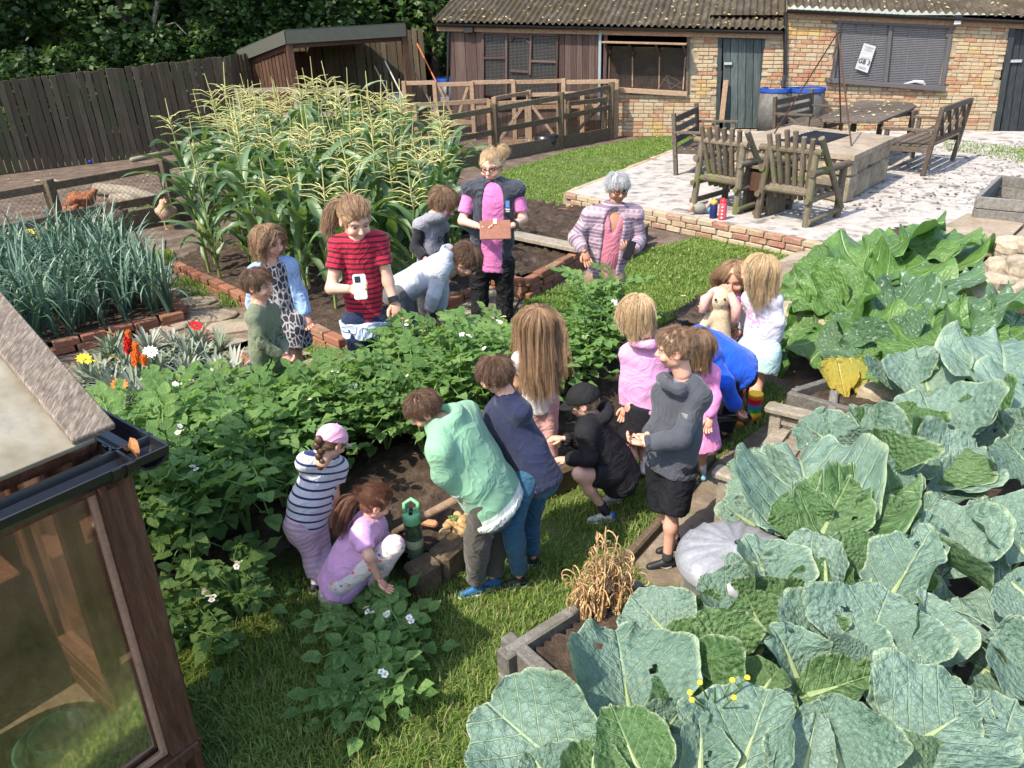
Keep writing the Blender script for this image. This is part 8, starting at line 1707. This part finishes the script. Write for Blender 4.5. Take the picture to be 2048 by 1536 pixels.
p_pd = pp_('small girl in a bright pink dress mostly hidden behind the boy in the grey hoodie', 3.62, dict(hd=(1394, 690), nk=(1399, 728), sl=(1378, 745), sr=(1424, 745), el=(1374, 790), wl=(1376, 830), er=(1430, 792, -.04), wr=(1420, 835, -.08), hl=(1386, 820), hr=(1416, 820), kl=(1385, 885), kr=(1402, 884), al=(1386, 948), ar=(1404, 940)), 38, 95, 20, skin=S_FAIR,
   top=dict(m=cloth('bright_pink', (.68, .22, .45)), sl='l', hem=.05, e=.016), bot=dict(t='skirt', m=cloth('bright_pink_skirt', (.68, .24, .46)), len=.2, fl=.3), shoe=dict(m=flat('pale_blue_shoe', (.2, .45, .6), .5), s=K_wh, sock=K_wsock), hair=dict(m=H_LB, kind='bob', len=2.0), feet=(100, 90), seed=16)
p_blu = pp_('child in a royal blue sweatshirt bending right over with a black handled tool', 4.1, dict(hd=(1366, 712), nk=(1384, 684), sl=(1416, 706, -.14), sr=(1398, 672, .16), el=(1452, 766, -.22), wl=(1472, 816, -.18), er=(1400, 745, .2), wr=(1410, 800, .15), hl=(1468, 742, -.10), hr=(1470, 724, .13), kl=(1440, 806, -.09), kr=(1462, 806, .10), al=(1422, 884), ar=(1448, 866)), 38, 190, 55, skin=S_FAIR,
   top=dict(m=cloth('royal_blue', (.008, .075, .50)), rib=cloth('blue_rib', (.006, .055, .38), bump=.6), hem=.05, e=.036, wr=.006), bot=dict(t='long', m=cloth('black_trousers', (.012, .012, .014)), e=.02), shoe=dict(m=K_bk, s=K_bk), hair=dict(m=H_BR, kind='short', len=.6), feet=(196, 190), seed=17, curl=(.9, .5))
p_ted = pp_('girl in a purple and pink dress hugging a pale soft toy, fingers at her mouth', 4.95, dict(hd=(1470, 556), nk=(1473, 594), sl=(1453, 608, -.02), sr=(1491, 610, .02), el=(1440, 646, -.08), wl=(1428, 618, -.24), er=(1464, 646, -.16), wr=(1461, 600, -.22), hl=(1457, 685), hr=(1489, 685), kl=(1460, 740), kr=(1484, 740), al=(1456, 800), ar=(1482, 798)), 37, -122, 16, skin=S_SUN,
   top=dict(m=cloth('purple_bodice', (.26, .07, .38)), sl='cap', hem=.0, e=.012), bot=dict(t='skirt', m=cloth('magenta_skirt', (.62, .04, .30)), len=.26, fl=.35), shoe=dict(m=flat('pink_sandal', (.6, .25, .3), .6), s=K_wh), hair=dict(m=H_DB, kind='long', len=2.1), feet=(-140, -130), seed=18, handd=((-.6, -.4, .3), (-.25, .15, .9)), curl=(.4, .55))
p_wht = pp_('fair haired girl in white top, mint shorts and rainbow striped rain boots', 4.6, dict(hd=(1517, 545), nk=(1526, 586), sl=(1499, 596, .08), sr=(1549, 600, -.05), el=(1493, 640, .14), wl=(1482, 655, .16), er=(1557, 642, -.07), wr=(1552, 686, -.04), hl=(1500, 700, .05), hr=(1532, 702, -.04), kl=(1482, 762, .05), kr=(1513, 768, -.03), al=(1470, 812), ar=(1506, 826)), 39, 146, 12, skin=S_SUN,
   top=dict(m=cloth('white_jersey', (.50, .485, .56), pat='patch', c2=(.62, .25, .4), per=-.06, duty=.16), hem=.05, e=.018), bot=dict(t='shorts', m=cloth('mint_shorts', (.36, .52, .50)), e=.03, len=.48), shoe=dict(m=cloth('rainbow_rubber', (.5, .05, .05), .35, 'rain', per=.155, sheen=0, bump=.05), s=K_bk, boot=True), hair=dict(m=H_BL, kind='long', len=2.15, n=480), feet=(206, 214), seed=19, lsl=1.2)
# inner rim of the boots
p = p_gry; c = p['g']['nk']+p['ax']*p['hs']*.10; rr = p['hs']*.56
MB().tube([c+p['side']*rr*math.cos(t_)+p['fr']*rr*.9*math.sin(t_)+UP*.012*math.sin(t_) for t_ in np.linspace(0, 6.283, 22)], .013, 8, False).build('tee_collar', cloth('blue_grey_tee', (.12, .17, .28)), p['tops'][0], smooth=True)
q = [D(1366, 826, 2.86), D(1402, 836, 2.90), D(1384, 856, 2.86)]; V_n = nrm(np.cross(q[1]-q[0], q[2]-q[0])); MB().add(q+[v+V_n*.012 for v in q], [(0, 1, 2), (5, 4, 3), (0, 3, 4, 1), (1, 4, 5, 2), (2, 5, 3, 0)]).build('hood_lining', flat('cream_fleece', (.42, .40, .36), .95), p['tops'][0])
# ---- things people hold or that lie by them
g = p_red['g']; hc = g['wl']+A(.085, -.06, .03); t = held('phone', 'white phone held up by the woman in the striped T-shirt', 'phone', hc); X = nrm(A(.96, .25, -.05)); Z = nrm(A(-.06, .42, .9)); Y = np.cross(Z, X)
MB().box(hc, (.078, .011, .155), X, Y, Z, .008).build('phone_body', flat('phone_white', (.66, .64, .6), .3), t); MB().box(hc-Y*.007+Z*.045-X*.012, (.034, .006, .038), X, Y, Z, .003).build('camera_lens', M_black, t); band(p_red, 'r', M_black, .10)
g = p_vest['g']; tc_ = (g['wl']+g['wr'])/2+A(-.0, -.10, .01); t = held('tablet', 'brown cased tablet held by the woman in the gilet', 'tablet', tc_); X = A(1, .05, -.02); Z = nrm(A(0, .75, .65)); Y = np.cross(Z, nrm(X))
MB().box(tc_+Z*-.02, (.235, .014, .17), nrm(X), Y, Z, .006).build('tablet_case', flat('brown_leather', (.22, .09, .055), .6), t); MB().box(tc_-Y*.010+Z*.05, (.03, .006, .05), nrm(X), Y, Z).build('clasp', flat('pale_pink', (.6, .33, .28), .6), t); MB().box(tc_+Y*.009-Z*.02, (.22, .004, .155), nrm(X), Y, Z).build('screen', flat('screen', (.02, .02, .025), .1), t)
q = p_vest['mS']-p_vest['fr']*(p_vest['rc']*.66+.052)-p_vest['ax']*.09+p_vest['side']*.115
for k_, (dz, w_, h_) in enumerate(((.02, .03, .05), (-.02, .034, .008), (-.035, .028, .008))): MB().box(q+UP*dz, (w_, .006, h_), p_vest['side'], p_vest['fr'], UP).build('badge', flat('badge_blue' if not k_ else 'badge_white', (.1, .22, .5) if not k_ else (.6, .6, .65), .6), p_vest['tops'][1])
g = p_gran['g']; hc = g['wr']+A(-.05, -.07, .02); t = held('phone', 'dark phone held in the hand of the grey haired woman', 'phone', hc); Z = nrm(A(.35, .1, .93)); X = nrm(np.cross(A(0, 1, 0), Z)); MB().box(hc, (.07, .012, .15), X, np.cross(Z, X), Z, .006).build('phone_body', M_black, t)
hp = p_hood; cc = hp['mS']*.55+hp['mH']*.45-hp['fr']*(hp['rc']*.66+.028)+hp['side']*.07+hp['ax']*.10
text_on(hp['tops'][0], 'DFT', cc, hp['side'], hp['ax'], .07, M_black, 'printed_letters')
# spade handle
a, b_ = P(790, 1066, .18), D(930, 990, 2.72); t = held('spade', 'long wooden spade handle lying across the dug soil', 'spade', a); MB().tube([a, a*.5+b_*.5+A(0, 0, .004), b_+(b_-a)*.10], [.021, .020, .019], 10).build('handle', woodmat('ash_handle', (.13, .085, .055), (.22, .15, .10), (.32, .24, .17), (2, 2, 2)), t, smooth=True); MB().box(a-nrm(b_-a)*.06-A(0, 0, .03), (.16, .15, .012), nrm(b_-a)).build('blade', M_metal, t)
# black handled tool
a, b_ = D(1406, 836, 3.86), D(1492, 836, 3.98); t = held('hand_tool', 'black handled tool with a wooden shaft held out by the child in blue', 'tool', a); d_ = nrm(b_-a); MB().tube([a-d_*.10, a+d_*.04], [.017, .017], 10).build('shaft', M_pale, t); MB().tube([a+d_*.03, a+d_*.10, a+d_*.24, b_-d_*.01], [.020, .024, .021, .026], 10).build('grip', M_black, t, smooth=True); MB().tube([b_+A(0, -.0, .045), b_+d_*.035, b_-A(0, 0, .045), b_-d_*.02, b_+A(0, 0, .045)], [.012]*5, 8).build('handle_loop', M_black, t, smooth=True)
# soft toy
g = p_ted['g']; c = D(1437, 628, 4.72); t = held('soft_toy', 'cream rabbit like soft toy with pink ears hugged by the girl in purple', 'toy', c); mt = mat('toy_plush', [(0, (.52, .38, .24)), (1, (.68, .54, .36))], 60, 3, .95, .8, 120, coord='Pos', bdist=.01); hs = p_ted['hs']
V, F = sdf_mesh(lambda S: (S.cone(c+A(0, 0, -.16), c+A(0, 0, .0), .095, .075, .03), S.ell(c+A(-.01, 0, .11), (.085, .08, .08)), S.cone(c+A(-.06, -.03, -.0), c+A(-.12, -.05, -.08), .035, .03), S.cone(c+A(.05, -.05, -.2), c+A(.06, -.07, -.30), .045, .04), S.cone(c+A(-.05, -.05, -.2), c+A(-.06, -.07, -.30), .045, .04)), c-.4, c+.4, .012)
O('body', mkmesh('body', V, F, mt, True), t); mp = flat('toy_ear_pink', (.6, .33, .28), .9)
MB().tube([c+A(-.05, -.02, .16), c+A(-.11, -.05, .13), c+A(-.13, -.07, .04)], [.022, .036, .026], 8).build('ear', mp, t, smooth=True); MB().tube([c+A(.05, -.04, .16), c+A(.09, -.08, .08), c+A(.085, -.09, -.03)], [.022, .036, .026], 8).build('ear', mp, t, smooth=True)
for s in (-1, 1): MB().ball(c+A(-.02+.03*s, -.078, .13), .009, 6, 5).build('eye', M_black, t)
b = MB(); u0 = p_ted['g']['nk']
for k in range(14): a_ = k*.45; b.ball(u0+A(.075*math.cos(a_), -.03+.07*math.sin(a_), -.015), .016, 6, 5)
b.build('yellow_frill', flat('yellow_fabric', (.62, .42, .12), .9), p_ted['o'])
# green bottle and potatoes
c = P(833, 1118, .13); t = held('water_bottle', 'green sports bottle with a flip lid standing at the edge of the potato bed', 'bottle', c); gb = glassmat('green_clear', (.45, .62, .5), .2, .25, (.10, .17, .11)); ml = flat('mint_lid', (.17, .46, .22), .4)
MB().lathe(c, [(0, 0), (.038, 0), (.041, .02), (.041, .10), (.038, .115), (.041, .13), (.041, .215), (.036, .23)], 20).build('bottle_body', gb, t, smooth=True); MB().lathe(c, [(.0415, .085), (.0435, .09), (.0435, .125), (.0415, .13)], 20).build('sleeve', flat('khaki_band', (.26, .30, .18), .6), t, smooth=True)
MB().lathe(c+A(0, 0, .222), [(.043, 0), (.045, .01), (.045, .04), (.038, .052), (0, .054)], 20).build('lid', ml, t, smooth=True); MB().tube([c+A(-.03, 0, .27), c+A(-.032, .02, .31), c+A(0, .035, .325), c+A(.032, .02, .31), c+A(.03, 0, .27)], .010, 8).build('loop', ml, t, smooth=True); MB().box(c+A(0, -.005, .285), (.016, .045, .016)).build('spout', M_black, t)
M_tat = mat('potato_skin', [(0, (.26, .15, .06)), (.6, (.45, .29, .13)), (1, (.56, .42, .22))], 18, 4, .85, .4, 60, rnd=.4, moss=((.10, .06, .035), 20, .55, .6))
for i, (x, y, r_) in enumerate(((905, 1046, .032), (925, 1042, .034), (918, 1062, .030), (890, 1065, .030), (928, 1055, .026), (906, 1075, .026), (936, 1030, .024), (895, 1052, .022), (884, 1072, .026), (915, 1030, .022))):
    c = P(x, y, .17); b = MB().ball((0, 0, 0), r_, 12, 9, (1.25, .95, .85)); V = b.V[0]; V = V*(1+.07*vnoise(V/r_, 2., i)[:, None]); O('potato', mkmesh('potato', V, b.F, M_tat, True), loc=c, rot=(0, 0, i*1.3), label='freshly dug pale potato in the small heap beside the spade handle', cat='potato', group='dug potatoes in a heap')
t = held('dry_leaf', 'curled orange dead leaf lying on the soil by the spade handle', 'leaf', P(860, 1045, .17)); rock(t, P(858, 1046, .175), (.05, .02, .015), 77, flat('orange_leaf', (.5, .22, .11), .8), 'blade')
t = held('potato_tuft', 'small bright green leaf sprout among the dug potatoes', 'leaf', P(905, 1040, .2)); O('leaf', PL[1], t, loc=P(905, 1048, .19), scale=(.35,)*3)
for i, (a_, b2, yw, pl_, pk_, lab) in enumerate(((172, 430, 200, False, True, 'reddish brown hen with a pale tail end pecking behind the fence rail'), (140, 462, 170, False, True, 'brown hen partly hidden behind the fence post'), (240, 462, -90, True, False, 'pale brown hen seen from the front beside the weeds'), (340, 458, -60, True, False, 'speckled hen half hidden by the sweetcorn leaves'))): hen(lab, a_, b2, rad(yw), pl_, pk_)
t = held('blue_ball', 'tiny blue ball on the soil below the dark fence', 'ball', P(180, 322)); MB().ball(P(180, 323, .05), .055, 10, 8).build('ball', M_blue, t)
# the person-to-ground contact shadow grass etc. is real geometry; nothing more to add
